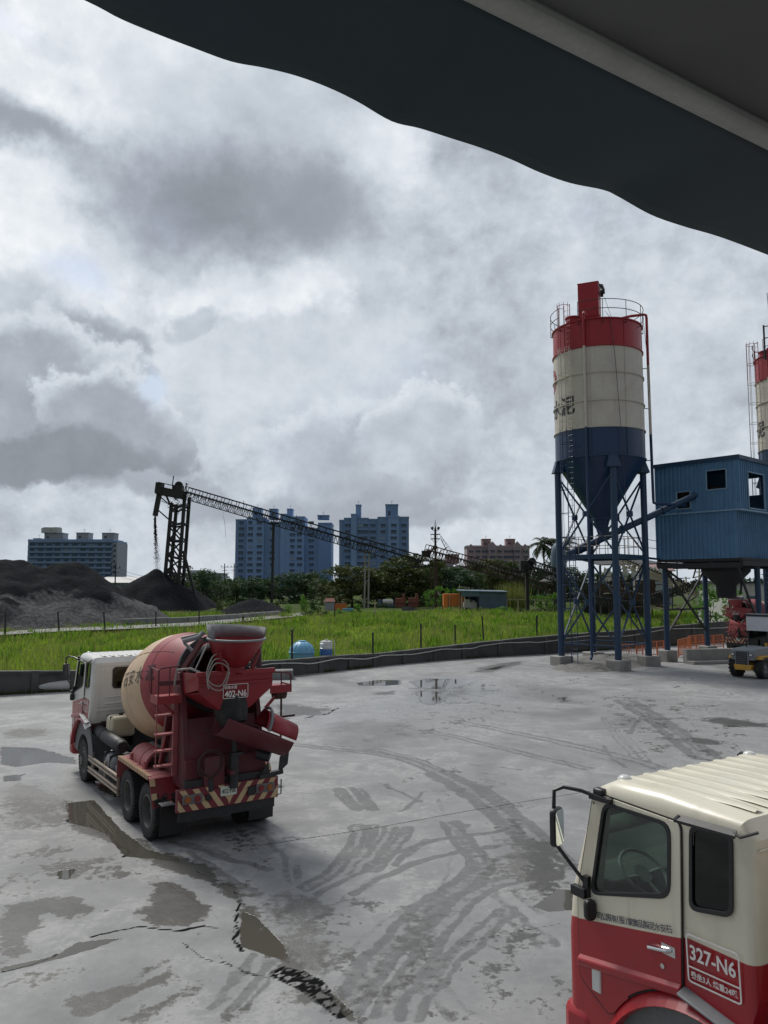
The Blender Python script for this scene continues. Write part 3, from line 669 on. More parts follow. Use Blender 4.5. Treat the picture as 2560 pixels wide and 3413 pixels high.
def arc_yz(cy,cz,r,a0,a1,n=14): return [(cy+r*math.cos(R(a0+(a1-a0)*i/n)),cz+r*math.sin(R(a0+(a1-a0)*i/n))) for i in range(n+1)]
def tumble(x,z): return x*(1-max(0,z-2.0)*.05)
DWIN=[(5.60,2.005),(5.465,2.83),(4.765,2.82),(4.765,2.245)]         # side window (y,z)
QWIN=[(4.56,2.25),(4.56,2.83),(4.24,2.86),(4.24,2.31)]
AX=4.5                                              # front axle
DOOR=[(5.77,1.24),(5.77,1.98),(5.60,2.90),(4.66,2.86),(4.66,1.60)]+arc_yz(AX,.5,1.06,80,34,7)+[(5.44,1.06)]
def cut(bm_obj,verts,faces):
    me=bpy.data.meshes.new('cutter'); me.from_pydata([tuple(v) for v in verts],[],faces)
    b=bmesh.new(); b.from_mesh(me); bmesh.ops.recalc_face_normals(b,faces=b.faces); b.to_mesh(me); b.free()
    o=bpy.data.objects.new('cutter',me); COL.objects.link(o); m=bm_obj.modifiers.new('cut','BOOLEAN'); m.object=o; m.operation='DIFFERENCE'; m.solver='EXACT'; return o
def extr_x(poly,x0,x1):
    n=len(poly); vs=[(x0,y,z) for y,z in poly]+[(x1,y,z) for y,z in poly]
    return vs,[tuple(range(n)),tuple(reversed(range(n,2*n)))]+[(i,(i+1)%n,(i+1)%n+n,i+n) for i in range(n)]
def cab_shell():
    arch=arc_yz(AX,.5,.965,14,108,12)
    prof=[(CR,1.78),(CR,2.86),(CR+.10,2.99),(4.9,3.03),(5.42,3.02),(5.60,2.93),(5.70,2.72),(5.90,1.98),(CF,1.60),(CF,.82),(5.46,.70)]+arch[:]+[(4.12,1.42)]
    n=len(prof); vs=[]; 
    for sx_ in (-1,1):
        for y,z in prof: vs.append((sx_*tumble(1.215,z),y,z))
    me=bpy.data.meshes.new('cab'); fs=[tuple(range(n)),tuple(reversed(range(n,2*n)))]+[(i,(i+1)%n,(i+1)%n+n,i+n) for i in range(n)]
    me.from_pydata(vs,[],fs); bm=bmesh.new(); bm.from_mesh(me); bmesh.ops.recalc_face_normals(bm,faces=bm.faces)
    def wide(e):
        a,b=e.verts; 
        return abs(a.co.x-b.co.x)<.2 and abs(a.co.x)>1.0
    roofE=[e for e in bm.edges if wide(e) and min(v.co.z for v in e.verts)>2.8]
    frontE=[e for e in bm.edges if wide(e) and max(v.co.z for v in e.verts)<=2.95 and min(v.co.y for v in e.verts)>5.55]
    rearE=[e for e in bm.edges if wide(e) and max(v.co.y for v in e.verts)<4.06]
    bmesh.ops.bevel(bm,geom=list(set(roofE+rearE+frontE)),offset=.13,segments=5,affect='EDGES',profile=.5)
    bm.to_mesh(me); bm.free()
    o=bpy.data.objects.new('cab',me); COL.objects.link(o); cs=[]
    cs.append(cut(o,*extr_x([(4.11,1.9),(4.11,2.9),(5.45,2.94),(5.64,2.68),(5.83,1.98),(5.85,1.35),(4.9,1.4),(4.4,1.55)],-1.08,1.08)))
    cs.append(cut(o,*extr_x(rpoly(DWIN,.08),-1.4,1.4))); cs.append(cut(o,*extr_x(rpoly(QWIN,.06),-1.4,1.4)))
    # windscreen and rear window
    sl=Vector((0,5.90-5.70,1.98-2.72)).normalized(); nrm=Vector((0,-sl.z,sl.y)); c=Vector((0,5.80,2.35))
    ring=[c+Vector((1,0,0))*x+sl*y for x,y in rrect(-1.0,-.31,1.0,.31,.08)]
    n=len(ring); cs.append(cut(o,[p-nrm*.3 for p in ring]+[p+nrm*.3 for p in ring],[tuple(range(n)),tuple(reversed(range(n,2*n)))]+[(i,(i+1)%n,(i+1)%n+n,i+n) for i in range(n)]))
    ring=[Vector((x,CR,z)) for x,z in rrect(-.66,2.26,.66,2.72,.07)]
    cs.append(cut(o,[p-Vector((0,.15,0)) for p in ring]+[p+Vector((0,.15,0)) for p in ring],[tuple(range(len(ring))),tuple(reversed(range(len(ring),2*len(ring))))]+[(i,(i+1)%len(ring),(i+1)%len(ring)+len(ring),i+len(ring)) for i in range(len(ring))]))
    dg=bpy.context.evaluated_depsgraph_get(); dg.update(); m2=bpy.data.meshes.new_from_object(o.evaluated_get(dg))
    for q in cs+[o]: bpy.data.objects.remove(q)
    m2.polygons.foreach_set('use_smooth',[True]*len(m2.polygons)); m2.set_sharp_from_angle(angle=R(28)); 
    m2.materials.clear(); m2.materials.append(MATS['cab_lining']); m2.materials.append(MATS['cab_lining'])
    for p in m2.polygons:
        c=p.center; n_=p.normal; ins=abs(c.x)<1.085 and 4.105<c.y<5.86 and c.z<2.945 and (abs(c.x)>1.07 or c.y<4.12 or c.z>2.88 or c.z<1.95 and c.y>4.2 and c.z>1.3 and n_.z>.2 or (n_.y<-.5 and c.z>1.3))
        ins=ins or (abs(c.x)<1.06 and 5.74<c.y<5.92 and 1.9<c.z<2.13 and abs(n_.z)>.3 and n_.y<.75)
        p.material_index=1 if ins else 0
    return m2
dirty('cab_lining',(.15,.16,.15),(.1,.1,.1),.8,amt=.4)
CABME=cab_shell()
SL=lambda x: frame((x,0,0),(0,-1,0),(0,0,1))        # left side of the truck seen from outside
def side_plate(poly,holes,x,dep,bev,mirror=False):
    """slab in the side plane at x (polygons as y,z), outward to -X"""
    f=lambda P:[(-y,z) for y,z in P]
    vs,fs=flat(f(poly),[f(h) for h in holes],dep,bev)
    out=[]
    for v in vs:
        xx=tumble(x-v.z,v.y); out.append(Vector((-xx if mirror else xx,-v.x,v.y)))
    return out,fs
def wheel(tr,x,y,side,front,r=.5,w=.29):
    """side -1: outer face towards -X"""
    M=Matrix.Translation((x,y,r))@Matrix.Rotation(PI/2*side,4,'Y')     # local +Z points outwards
    ri=.30; mb=MB(); h=w/2
    mb.lathe([(ri,-h*.75),(ri+.02,-h*.9),(r*.82,-h),(r*.95,-h*.9),(r*.985,-h*.62),(r*.985,h*.62),(r*.95,h*.9),(r*.82,h),(ri+.02,h*.9),(ri,h*.75)],M,40)
    for k in range(44):
        a=2*PI*k/44
        for s in (-1,1):
            c=M@Vector((math.cos(a+s*.03)*(r-.006),math.sin(a+s*.03)*(r-.006),s*h*.52))
            q=M.to_3x3()@(Matrix.Rotation(a,3,'Z')@Matrix.Rotation(s*.35,3,'X')); mb.box(c,(.028,.040,w*.40),M=q)
    o=mb.build('wheel',MATS['rubber'],tr)
    b=MB()
    if front:
        b.lathe([(ri+.004,-h*.7),(ri+.01,h*.85),(ri-.02,h*.9),(ri-.035,h*.7),(.23,h*.62),(.20,h*.98),(.12,h*1.02),(.11,h*1.30),(.0,h*1.34)],M,32)
        for k in range(10):
            a=2*PI*k/10; c=M@Vector((.165*math.cos(a),.165*math.sin(a),h)); b.cyl(c,c+(M.to_3x3()@Vector((0,0,.05))),.022,seg=6)
    else:
        b.lathe([(ri+.004,-h*.7),(ri+.01,h*.85),(ri-.015,h*.9),(ri-.035,h*.55),(.27,-h*.2),(.25,-h*.75),(.15,-h*.8),(.13,h*.1),(.10,h*.25),(.0,h*.28)],M,32)
        for k in range(10):
            a=2*PI*k/10; c=M@Vector((.195*math.cos(a),.195*math.sin(a),-h*.8)); b.cyl(c,c+(M.to_3x3()@Vector((0,0,.05))),.02,seg=6)
        b.lathe([(.045+.20,-h*.62),(.205,-h*.6)],M,24)
    b.build('rim',MATS['rim_paint'],o); return o
DRY,DRZ,DRS=-1.0,3.05,R(13.5)
DPROF=[(.50,-.04),(.58,0),(.66,.16),(.72,.35),(.90,.80),(1.07,1.5),(1.115,1.9),(1.125,2.2),(1.11,2.6),(1.06,2.95),(.98,3.25),(.82,3.7),(.66,4.1),(.60,4.22),(.30,4.26),(0,4.27)]
DM=Matrix.Translation((0,DRY,DRZ))@Matrix.Rotation(-DRS,4,'X')@Matrix.Rotation(-PI/2,4,'X')
def drum_r(t_): return float(np.interp(t_,[p[1] for p in DPROF],[p[0] for p in DPROF]))
def drum_pt(t_,phi,off=0.0):
    r=drum_r(t_)+off; return Vector((r*math.cos(phi),DRY+t_*math.cos(DRS)+r*math.sin(phi)*math.sin(DRS),DRZ-t_*math.sin(DRS)+r*math.sin(phi)*math.cos(DRS)))
def mixer_truck(label,plate,cabmat,fleet,pose,company=False,dusty=False):
    tr=thing('mixer_truck',label,'mixer truck',(pose[0],pose[1],0),pose[2],'concrete mixer trucks')
    m=dict(MATS)
    if dusty:
        for k in ('red_paint','red_dirty','red_faded'): m[k]=MATS['red_dusty']
    P=lambda name,mb,mat,par=tr,bevel=0.0: mb.build(name,[m[k] for k in (mat if isinstance(mat,tuple) else (mat,))],par,bevel)
    # ---- cab
    me=CABME.copy(); me.materials[0]=m[cabmat]; cab=link('cab',me,tr)
    mb=MB()                                                   # pressed ribs along the roof
    for i in range(9):
        x=-.84+.21*i
        mb.add([(x+a*.1,y,z) for y,z in ((4.2,3.004),(4.35,3.012),(5.3,3.014),(5.45,3.008)) for a in (-.5,-.25,.25,.5)],[],0)
        o_=len(mb.v)-16
        for j in range(4):
            for k in (1,2):
                p=mb.v[o_+j*4+k]; mb.v[o_+j*4+k]=(p[0],p[1],p[2]+(.019 if 0<j<3 else .012))
        for j in range(3):
            for k in range(3): mb.f.append([o_+j*4+k,o_+j*4+k+1,o_+j*4+k+5,o_+j*4+k+4]); mb.mi.append(0); mb.sm.append(True)
    P('roof_ribs',mb,cabmat,cab)
    mb=MB(); mb.b2((-1.05,4.05,1.70),(1.05,4.16,1.80)); mb.b2((-.85,4.035,1.86),(.85,4.052,1.90)); mb.b2((-.85,4.035,2.02),(-.2,4.052,2.05)); mb.b2((-1.1,4.036,2.78),(1.1,4.051,2.80)); P('rear_panel_ribs',mb,cabmat,cab,.008)
    # doors, one per side: rubber seal, leaf, window frame, pane, handle
    for mir in (False,True):
        s=1 if mir else -1
        vs,fs=side_plate(rpoly(DOOR,.07),[rpoly(DWIN,.09)],-1.218,.012,0,mir); sealm=MB().add(vs,fs); 
        dr=MB().add(*side_plate([(y+(.012 if y<5.2 else -.012),z+(.012 if z<2 else -.012)) for y,z in rpoly(DOOR,.07)],[rpoly(DWIN,.10)],-1.222,.022,.004,mir)).build('door',m[cabmat],tr)
        P('door_seal',sealm,'rubber',dr)
        big=rpoly([(5.61,2.0),(5.475,2.84),(4.755,2.83),(4.755,2.24)],.11); P('window_frame',MB().add(*side_plate(big,[rpoly([(5.575,2.035),(5.45,2.805),(4.79,2.795),(4.79,2.275)],.09)],-1.226,.03,.004,mir)),'black_plastic',dr)
        P('window_pane',MB().add(*side_plate(rpoly([(5.585,2.025),(5.455,2.815),(4.78,2.805),(4.78,2.265)],.08),[],-1.215,.006,0,mir)),'window_glass',dr)
        h=MB(); X=s*1.245; h.tube([(s*1.228,4.98,1.80),(X+s*.012,4.96,1.805),(X+s*.012,4.78,1.84),(s*1.228,4.76,1.845)],.016,8); h.b2((min(s*1.226,s*1.232),4.72,1.80),(max(s*1.226,s*1.232),4.85,1.88)); P('door_handle',h,'chrome',dr)
        k=MB(); k.cyl((s*1.225,4.84,1.70),(s*1.242,4.84,1.70),.02,seg=12); P('door_lock',k,'chrome',dr)
        # quarter window with slats, behind the door
        q=MB().add(*side_plate(rpoly([(4.59,2.21),(4.59,2.86),(4.21,2.89),(4.21,2.28)],.08),[rpoly(QWIN,.06)],-1.222,.02,.003,mir)).build('quarter_window',m['black_plastic'],tr)
        P('pane',MB().add(*side_plate(rpoly([(4.565,2.24),(4.565,2.84),(4.235,2.87),(4.235,2.30)],.06),[],-1.206,.006,0,mir)),'dark_glass',q)
        vz=MB(); vz.prism([(s*1.19,4.66,2.92),(s*1.19,4.16,2.93),(s*1.25,4.14,2.90),(s*1.25,4.68,2.89)],(0,0,-.022)); vz.tube([(s*1.2,4.66,2.91),(s*1.25,4.67,2.88)],.018,8); vz.tube([(s*1.2,4.2,2.91),(s*1.24,4.1,2.90),(s*1.2,3.98,2.96)],.012,6); P('rain_visor',vz,'black_plastic')
        # mirror arm, mirror, small close-up mirror
        a=MB(); a.b2((min(s*1.17,s*1.23),5.36,2.84),(max(s*1.17,s*1.23),5.60,2.88)); a.tube([(s*1.19,5.50,2.86),(s*1.26,5.66,2.90),(s*1.36,5.78,2.92),(s*1.41,5.85,2.88),(s*1.41,5.86,2.72)],.018,8); arm=P('mirror_arm',a,'black_plastic'); a=MB(); a.tube([(s*1.41,5.86,2.42),(s*1.36,5.77,2.30),(s*1.24,5.64,2.08)],.018,8);  a.b2((min(s*1.2,s*1.27),5.60,1.98),(max(s*1.2,s*1.27),5.66,2.16)); a.b2((min(s*1.24,s*1.30),5.62,1.97),(max(s*1.24,s*1.30),5.78,2.05)); P('mirror_bracket',a,'black_plastic')
        z=MB(); fr=Matrix.Translation((s*1.40,5.84,2.56))@Matrix.Rotation(-s*.35,4,'Z')
        vs,fs=flat(rrect(-.095,-.17,.095,.17,.05),[],.06,.02); put(z,(vs,fs),fr@Matrix.Rotation(PI/2,4,'X')); mir_=P('mirror',z,'black_plastic')
        z=MB(); put(z,flat(rrect(-.083,-.155,.083,.155,.045),[],.004),fr@Matrix.Translation((0,-.032,0))@Matrix.Rotation(PI/2,4,'X')); P('mirror_glass',z,'mirror_glass',mir_)
        z=MB(); put(z,flat(rrect(-.055,-.09,.055,.09,.045),[],.06,.02),Matrix.Translation((s*1.29,5.56,1.90))@Matrix.Rotation(s*.3,4,'Z')@Matrix.Rotation(PI/2,4,'X')); P('close_mirror',z,'black_plastic')
        # marker lamp low on the side, box on the pillar, roof lamp
        z=MB(); z.b2((min(s*1.215,s*1.25),5.50,1.20),(max(s*1.215,s*1.25),5.60,1.40)); P('side_lamp',z,'lamp_clear',tr,.012)
        z=MB(); z.b2((min(s*1.11,s*1.195),5.47,2.86),(max(s*1.11,s*1.195),5.59,2.935)); P('pillar_camera',z,'black_plastic',tr,.02)
        z=MB(); z.sphere((s*.95,5.42,3.0),.065,14,8,(1,1.1,.8),0,0,PI/2); P('roof_lamp',z,'lamp_clear')
        # arch flare (red lip) and liner
        z=MB(); A=arc_yz(AX,.5,1.06,14,122,18); B_=arc_yz(AX,.5,.975,14,122,18)
        for i in range(18):
            z.prism([(s*1.21,*A[i]),(s*1.21,*A[i+1]),(s*1.315,*B_[i+1]),(s*1.315,*B_[i])],(s*-.03,0,0)); z.prism([(s*1.315,*B_[i]),(s*1.315,*B_[i+1]),(s*1.24,*[c*.985+k*.015 for c,k in zip(B_[i+1],(AX,.5))]),(s*1.24,*[c*.985+k*.015 for c,k in zip(B_[i],(AX,.5))])],(0,0,-.004))
        P('wheel_arch',z,cabmat,cab)
        z=MB(); A=arc_yz(AX,.5,.97,10,172,18); B_=arc_yz(AX,.5,.62,10,172,18)
        for i in range(18):
            z.prism([(s*1.20,*A[i]),(s*1.20,*A[i+1]),(s*1.20,*B_[i+1]),(s*1.20,*B_[i])],(s*.012,0,0)); z.quad((s*1.20,*B_[i]),(s*1.20,*B_[i+1]),(s*.7,*B_[i+1]),(s*.7,*B_[i]))
        z.prism([(s*1.21,3.72,.55),(s*1.21,3.93,1.25),(s*1.21,4.12,1.38),(s*1.21,4.2,1.2),(s*1.21,3.9,.6)],(s*-.05,0,0)); z.prism([(s*1.19,3.74,.45),(s*1.19,3.9,1.2),(s*.75,3.9,1.2),(s*.75,3.74,.45)],(0,.03,0)); P('arch_liner',z,'grey_plastic')
        z=MB(); z.prism([(s*1.31,4.66,1.57),(s*1.31,4.02,1.44),(s*1.20,4.02,1.47),(s*1.20,4.66,1.60)],(0,0,.02)); P('step_tread',z,'grey_steel',tr,.006)
        z=MB(); z.prism([(s*1.222,5.755,1.455),(s*1.268,5.755,1.415),(s*1.262,5.755,1.36),(s*1.222,5.755,1.34)],(0,-1.085,.18)); P('moulding',z,cabmat,dr,.01)
        z=MB(); z.prism([(s*1.20,5.75,1.27),(s*1.245,5.75,1.24),(s*1.245,4.67,1.48),(s*1.20,4.67,1.51)],(0,0,.05)) if False else None
    # glass front and back, wipers
    sl=Vector((0,.2,-.74)).normalized(); mb=MB(); c=Vector((0,5.795,2.35)); put(mb,flat(rrect(-1.02,-.33,1.02,.33,.08),[],.008),frame(c,(1,0,0),-sl)); P('windscreen',mb,'window_glass')
    mb=MB(); put(mb,flat(rrect(-.67,-.24,.67,.24,.08),[],.008),frame((0,4.056,2.49),(1,0,0),(0,0,1))); put(mb,flat(rrect(-.69,-.26,.69,.26,.09),[rrect(-.645,-.215,.645,.215,.07)],.03),frame((0,4.05,2.49),(1,0,0),(0,0,1)),1); P('rear_window',mb,('dark_glass','black_plastic'))
    mb=MB(); mb.b2((-1.235,5.62,.42),(1.235,5.99,.98)); P('front_bumper',mb,cabmat,tr,.09)
    mb=MB()
    for z in (1.1,1.25,1.4,1.55): mb.b2((-.85,5.94,z),(.85,5.985,z+.07))
    P('grille',mb,'black_plastic')
    for s in (-1,1):
        mb=MB(); mb.b2((s*.9-.2,6.02,.6),(s*.9+.2,6.075,.82)); P('headlight',mb,'lamp_clear',tr,.02)
    # inside the cab
    mb=MB(); mb.b2((-1.07,5.50,1.40),(1.07,5.85,2.09)); P('dashboard',mb,'interior_dark',tr,.05)
    mb=MB(); C=Matrix.Translation((-.70,5.45,2.14))@Matrix.Rotation(R(38),4,'X'); mb.tube([C@Vector((.235*math.cos(a),.235*math.sin(a),0)) for a in np.linspace(0,2*PI,32,endpoint=False)],.016,8,closed=True); mb.cyl(C@Vector((0,0,-.05)),C@Vector((0,0,-.01)),.07,.09,16)
    for a in (0,PI,-PI/2): mb.bar(C@Vector((0,0,-.03)),C@Vector((.23*math.cos(a),.23*math.sin(a),0)),.035,.012)
    mb.cyl(C@Vector((0,0,-.05)),(-.70,5.66,1.80),.035); P('steering_wheel',mb,'loader_grey')
    for x in (-.60,.60):
        mb=MB(); mb.b2((x-.26,4.45,1.55),(x+.26,4.95,1.78)); mb.box((x,4.42,2.05),(.48,.14,.62)); mb.box((x,4.40,2.44),(.28,.1,.16)); P('seat',mb,'seat_cloth',tr,.04)
    # fleet lettering
    if company:
        s_='司公限有(股)業實品製泥水安石'; n=len(s_); mb=MB(); y0,y1=5.53,4.74; wts=[.55 if c in '()' else 1 for c in s_]; acc=0; tot=sum(wts)
        for ch,wt in zip(s_,wts):
            yy=y0+(y1-y0)*(acc+wt/2)/tot; acc+=wt; put(mb,text(ch,.066,bold=.004),frame((-1.2375,yy,split_z(yy)+.055),(0,-1,.205),(0,0,1)))
        P('company_lettering',mb,'ink_blue',cab)
    def number_box(name,x,y,z,wd,ht,lines,par,mat='ink_white',fr=None,ol=.012):
        mb=MB(); M=fr or frame((x,y,z),(0,-1,-.0),(0,0,1))
        put(mb,flat(rrect(-wd/2,-ht/2,wd/2,ht/2,.03),[rrect(-wd/2+ol,-ht/2+ol,wd/2-ol,ht/2-ol,.022)],.003),M)
        for body,dx,dy,size,sxx in lines: put(mb,text(body,size,bold=.02,sx=sxx),M@Matrix.Translation((dx,dy,.003)))
        P(name,mb,mat,par)
    number_box('number_plate_lettering',-1.2375,4.40,1.825,.46,.36,[(plate,0,.05,.15,.86),('乘坐3人 總重24噸',0,-.115,.055,.93)],cab,fr=frame((-1.221,4.39,1.86),(0,-1,.03),(0,0,1)))
    mb=MB(); M=frame((-1.2215,4.39,1.86),(0,-1,.03),(0,0,1)); put(mb,flat([(-.22,-.068),(.22,-.068),(.22,-.058),(-.22,-.058)],[],.003),M); P('plate_rule',mb,'ink_white',cab)
    if fleet:
        mb=MB(); put(mb,text(fleet,.20,sx=.8,bold=.01),frame((-1.205,4.42,2.42),(0,-1,0),(0,0,1))); P('fleet_number',mb,'ink_black',cab)
    # ---- chassis
    mb=MB()
    for s in (-1,1): mb.b2((s*.42-.045,-1.68,.72),(s*.42+.045,5.5,1.0))
    for y in (-1.5,-.3,.9,2.2,3.3,4.4): mb.b2((-.42,y-.06,.75),(.42,y+.06,.95))
    mb.b2((-.38,3.2,.55),(.38,5.2,1.35)); mb.b2((-.55,3.45,1.0),(.55,3.9,1.65)); mb.tube([(0,3.6,.75),(0,-.2,.6)],.07,10)
    for y in (-.66,.66,AX): mb.cyl((-.95,y,.5),(.95,y,.5),.085,seg=12)
    for y in (-.66,.66): mb.sphere((0,y,.5),.24,14,8)
    for s in (-1,1): mb.bar((s*.55,-1.15,.62),(s*.55,1.15,.62),.09,.14)
    mb.b2((-.9,3.35,1.02),(-.2,3.95,1.12)); mb.bar((-.95,3.95,1.45),(.9,3.95,1.45),.05); P('chassis',mb,'black_steel')
    for s in (-1,1):
        wheel(tr,s*1.075,AX,s,True)
        for y in (-.66,.66): wheel(tr,s*1.075,y,s,False); wheel(tr,s*.74,y,s,False)
    # rear mudguards with barred edge, mud flap, step
    for s in (-1,1):
        mb=MB(); xo,xi=s*1.24,s*.52; pr=[(1.36,.72),(1.34,1.12),(1.27,1.175),(-.80,1.165),(-.86,1.13),(-1.13,.66)]
        for a,b_ in zip(pr[:-1],pr[1:]): mb.prism([(xo,*a),(xo,*b_),(xi,*b_),(xi,*a)],(0,0,-.012) if abs(a[0]-b_[0])>.06 and abs(a[1]-b_[1])<.06 else (0,.012,0),mi=0 if b_[1]>.9 else 1)
        for i in range(6): mb.b2((min(xi,s*1.15),-.75+i*.33,1.172),(max(xi,s*1.15),-.74+i*.33,1.178))
        P_=[(1.30,1.16)]; g=P('mudguard',mb,('red_faded','red_paint'))
        mb=MB()
        for i in range(19):
            y=1.27-i*.11; mb.prism([(s*1.246,y,1.185),(s*1.246,y-.055,1.185),(s*1.246,y-.075,1.105),(s*1.246,y-.02,1.105)],(s*-.012,0,0)); mb.prism([(s*1.24,y,1.1795),(s*1.24,y-.055,1.1795),(s*1.17,y-.055-.03,1.1795),(s*1.17,y-.03,1.1795)],(0,0,.003))
        for a,b_ in ((0,.25),(.5,.72),):
            f=lambda k:(-.873-.27*k-.008,1.13-.47*k); mb.prism([(s*1.24,*f(a)),(s*1.24,*f(b_)),(s*1.14,*f(b_)),(s*1.14,*f(a))],(0,.003,0))
        mb.prism([(s*1.243,.0+1.27,1.175),(s*1.243,-.8,1.165),(s*1.243,-.8,1.10),(s*1.243,1.27,1.11)],(s*-.01,0,0),mi=1); P('edge_bars',mb,('stripe_cream','stripe_red'),g)
        mb=MB(); mb.b2((min(s*.62,s*1.14),-1.25,.17),(max(s*.62,s*1.14),-1.235,.70)); P('mud_flap',mb,'black_plastic')
        mb=MB(); x0_,x1_=sorted((s*.98,s*1.2))
        for i in range(5): mb.bar((x0_,-1.36-i*.05,.80),(x1_,-1.36-i*.05,.80),.014)
        for i in range(6): mb.bar((x0_+(x1_-x0_)*i/5,-1.34,.80),(x0_+(x1_-x0_)*i/5,-1.58,.80),.014)
        P('step_grate',mb,'grey_steel')
        mb=MB()
        for z0 in (.70,.62,.44,.36): mb.bar((s*1.20,3.95,z0),(s*1.20,1.40,z0+.03),.05,.045)
        for y in (3.7,2.6,1.5): mb.bar((s*1.16,y,.30),(s*1.16,y,.82),.05)
        P('side_guard',mb,'guard_paint',tr,.006)
    # tanks and tubes on the left, boxes on the right
    mb=MB(); mb.tube([(-.98,4.02,1.25),(-.98,3.98,1.25),(-.98,1.95,1.22),(-.98,1.9,1.22)],[.13,.145,.145,.11],20); mb.lathe([(.15,0),(.16,.02),(.15,.05)],Matrix.Translation((-.98,3.4,1.245))@Matrix.Rotation(PI/2,4,'X'),20); mb.lathe([(.15,0),(.16,.02),(.15,.05)],Matrix.Translation((-.98,2.1,1.222))@Matrix.Rotation(PI/2,4,'X'),20); P('exhaust_silencer',mb,'black_steel')
    mb=MB(); mb.b2((-1.14,2.1,.52),(-.58,2.95,.98)); tk=P('fuel_tank',mb,'grey_steel',tr,.12)
    mb=MB()
    for y in (2.3,2.75): mb.b2((-1.155,y-.03,.50),(-.56,y+.03,1.0))
    P('tank_strap',mb,'black_plastic',tk,.12)
    mb=MB(); mb.b2((-1.12,1.5,.55),(-.6,1.95,.85)); P('battery_box',mb,'grey_plastic',tr,.03)
    mb=MB(); mb.b2((.6,1.6,.5),(1.14,3.4,.98)); P('water_tank',mb,'grey_steel',tr,.12)
    mb=MB(); mb.b2((-.95,3.05,1.22),(-.38,3.55,1.70)); ot=P('hydraulic_oil_tank',mb,'cream_paint',tr,.07)
    mb=MB(); mb.cyl((-.66,3.3,1.70),(-.66,3.3,1.75),.05,seg=14); mb.b2((-.955,3.12,1.2),(-.375,3.15,1.705)); mb.b2((-.955,3.44,1.2),(-.375,3.47,1.705)); P('tank_cap',mb,'black_plastic',ot,.02)
    mb=MB(); mb.b2((-.1,3.6,1.5),(.5,3.95,1.75)); P('air_box',mb,'grey_plastic',tr,.03)
    # spare half-pipe chute lying on the left mudguard
    Mh=Matrix.Translation((-.80,.95,1.18))@Matrix.Rotation(PI/2,4,'X')
    mb=MB(); mb.lathe([(.28,0),(.28,.62),(.29,.62),(.29,.66),(.28,.66),(.28,1.05),(.31,1.05),(.31,1.10),(.26,1.10),(.26,0),(.28,0)],Mh,20,0,0,PI); 
    for x in (-1.09,-.52): mb.b2((x-.02,-.12,1.17),(x+.02,.0,1.30)); mb.b2((x-.02,.8,1.17),(x+.02,.9,1.30))
    P('spare_chute',mb,'red_faded')
    mb=MB(); mb.tube([(-.55,1.2,1.30),(-.55,.2,1.28),(-.56,-1.0,1.22)],.12,14); P('roller_pipe',mb,'grey_steel')
    # ---- drum
    mb=MB(); PR=DPROF; mb.lathe(PR,DM,56,mis=[2]+[0]*4+[1]*20)
    drum=P('drum',mb,('red_paint','drum_cream','black_steel'))
    mb=MB(); Mr=DM@Matrix.Translation((0,0,.10)); mb.lathe([(.62,0),(.745,0),(.75,.02),(.75,.12),(.745,.14),(.66,.14)],Mr,48); P('dark_gap_ring',mb,'black_steel',drum)  # black ring standing in for the shaded gap between drum and rear frame
    mb=MB()
    for t_ in (1.15,2.3,2.95): mb.lathe([(drum_r(t_)+.003,t_-.008),(drum_r(t_)+.006,t_),(drum_r(t_)+.003,t_+.008)],DM,56,mi=0 if t_<1.4 else 1)
    for k in range(3): mb.tube([drum_pt(t_,R(140+120*k),.001) for t_ in np.linspace(.6,3.2,14)],.007,5,mi=0)
    P('weld_seam',mb,('red_dirty','drum_cream'),drum)
    # lettering wrapped on the drum, on both sides
    for phi0,sg in ((R(167),1),(R(13),-1)):
        mb=MB()
        for ch,t0 in zip('石安水泥',(2.42,2.0,1.58,1.15) if sg>0 else (1.15,1.58,2.0,2.42)):
            vs_,fs_,_,_=text(ch,.36,bold=.0); b=bmesh.new(); vv=[b.verts.new(v) for v in vs_]
            for f in fs_:
                try: b.faces.new([vv[i] for i in f])
                except ValueError: pass
            bmesh.ops.subdivide_edges(b,edges=[e for e in b.edges if e.calc_length()>.1],cuts=2,use_grid_fill=False); b.verts.index_update()
            P3=[]
            for v in b.verts:
                t_=t0-sg*v.co.x; P3.append(drum_pt(t_,phi0-sg*v.co.y/drum_r(t_),.010))
            mb.add(P3,[tuple(v.index for v in f.verts) for f in b.faces]); b.free()
        P('drum_lettering',mb,'ink_black',drum)
    mb=MB(); mb.b2((-.35,3.25,1.45),(.35,3.5,2.3)); mb.cyl((0,3.2,1.99),(0,3.45,1.94),.3,seg=20); P('drum_drive',mb,'black_steel')
    # ---- rear frame
    mb=MB()
    for s in (-1,1):
        mb.prism([(s*.80,-1.62,1.0),(s*.80,-.55,1.0),(s*.80,-.62,2.2),(s*.80,-.9,3.1),(s*.80,-1.12,3.1),(s*.80,-1.35,2.3)],(s*-.10,0,0)); mb.bar((s*.74,-1.0,3.05),(s*.60,-1.75,3.72),.07,.10)
        mb.bar((s*.86,-.3,1.0),(s*.86,-.75,2.3),.10,.10); mb.cyl((s*.45,-.55,2.02),(s*.45,-.38,1.98),.13,seg=16)
    mb.b2((-.8,-1.60,1.0),(.8,-1.50,1.55)); mb.prism([(-.78,-1.55,1.45),(.78,-1.55,1.45),(.78,-1.30,2.25),(-.78,-1.30,2.25)],(0,.03,0)); mb.b2((-.8,-1.18,2.72),(.8,-1.06,2.86)); mb.b2((-.5,-1.75,1.0),(-.1,-1.55,1.60)); mb.b2((-.05,-1.9,1.25),(.05,-1.6,1.33)); fr=P('rear_frame',mb,'red_dirty',tr,.008)
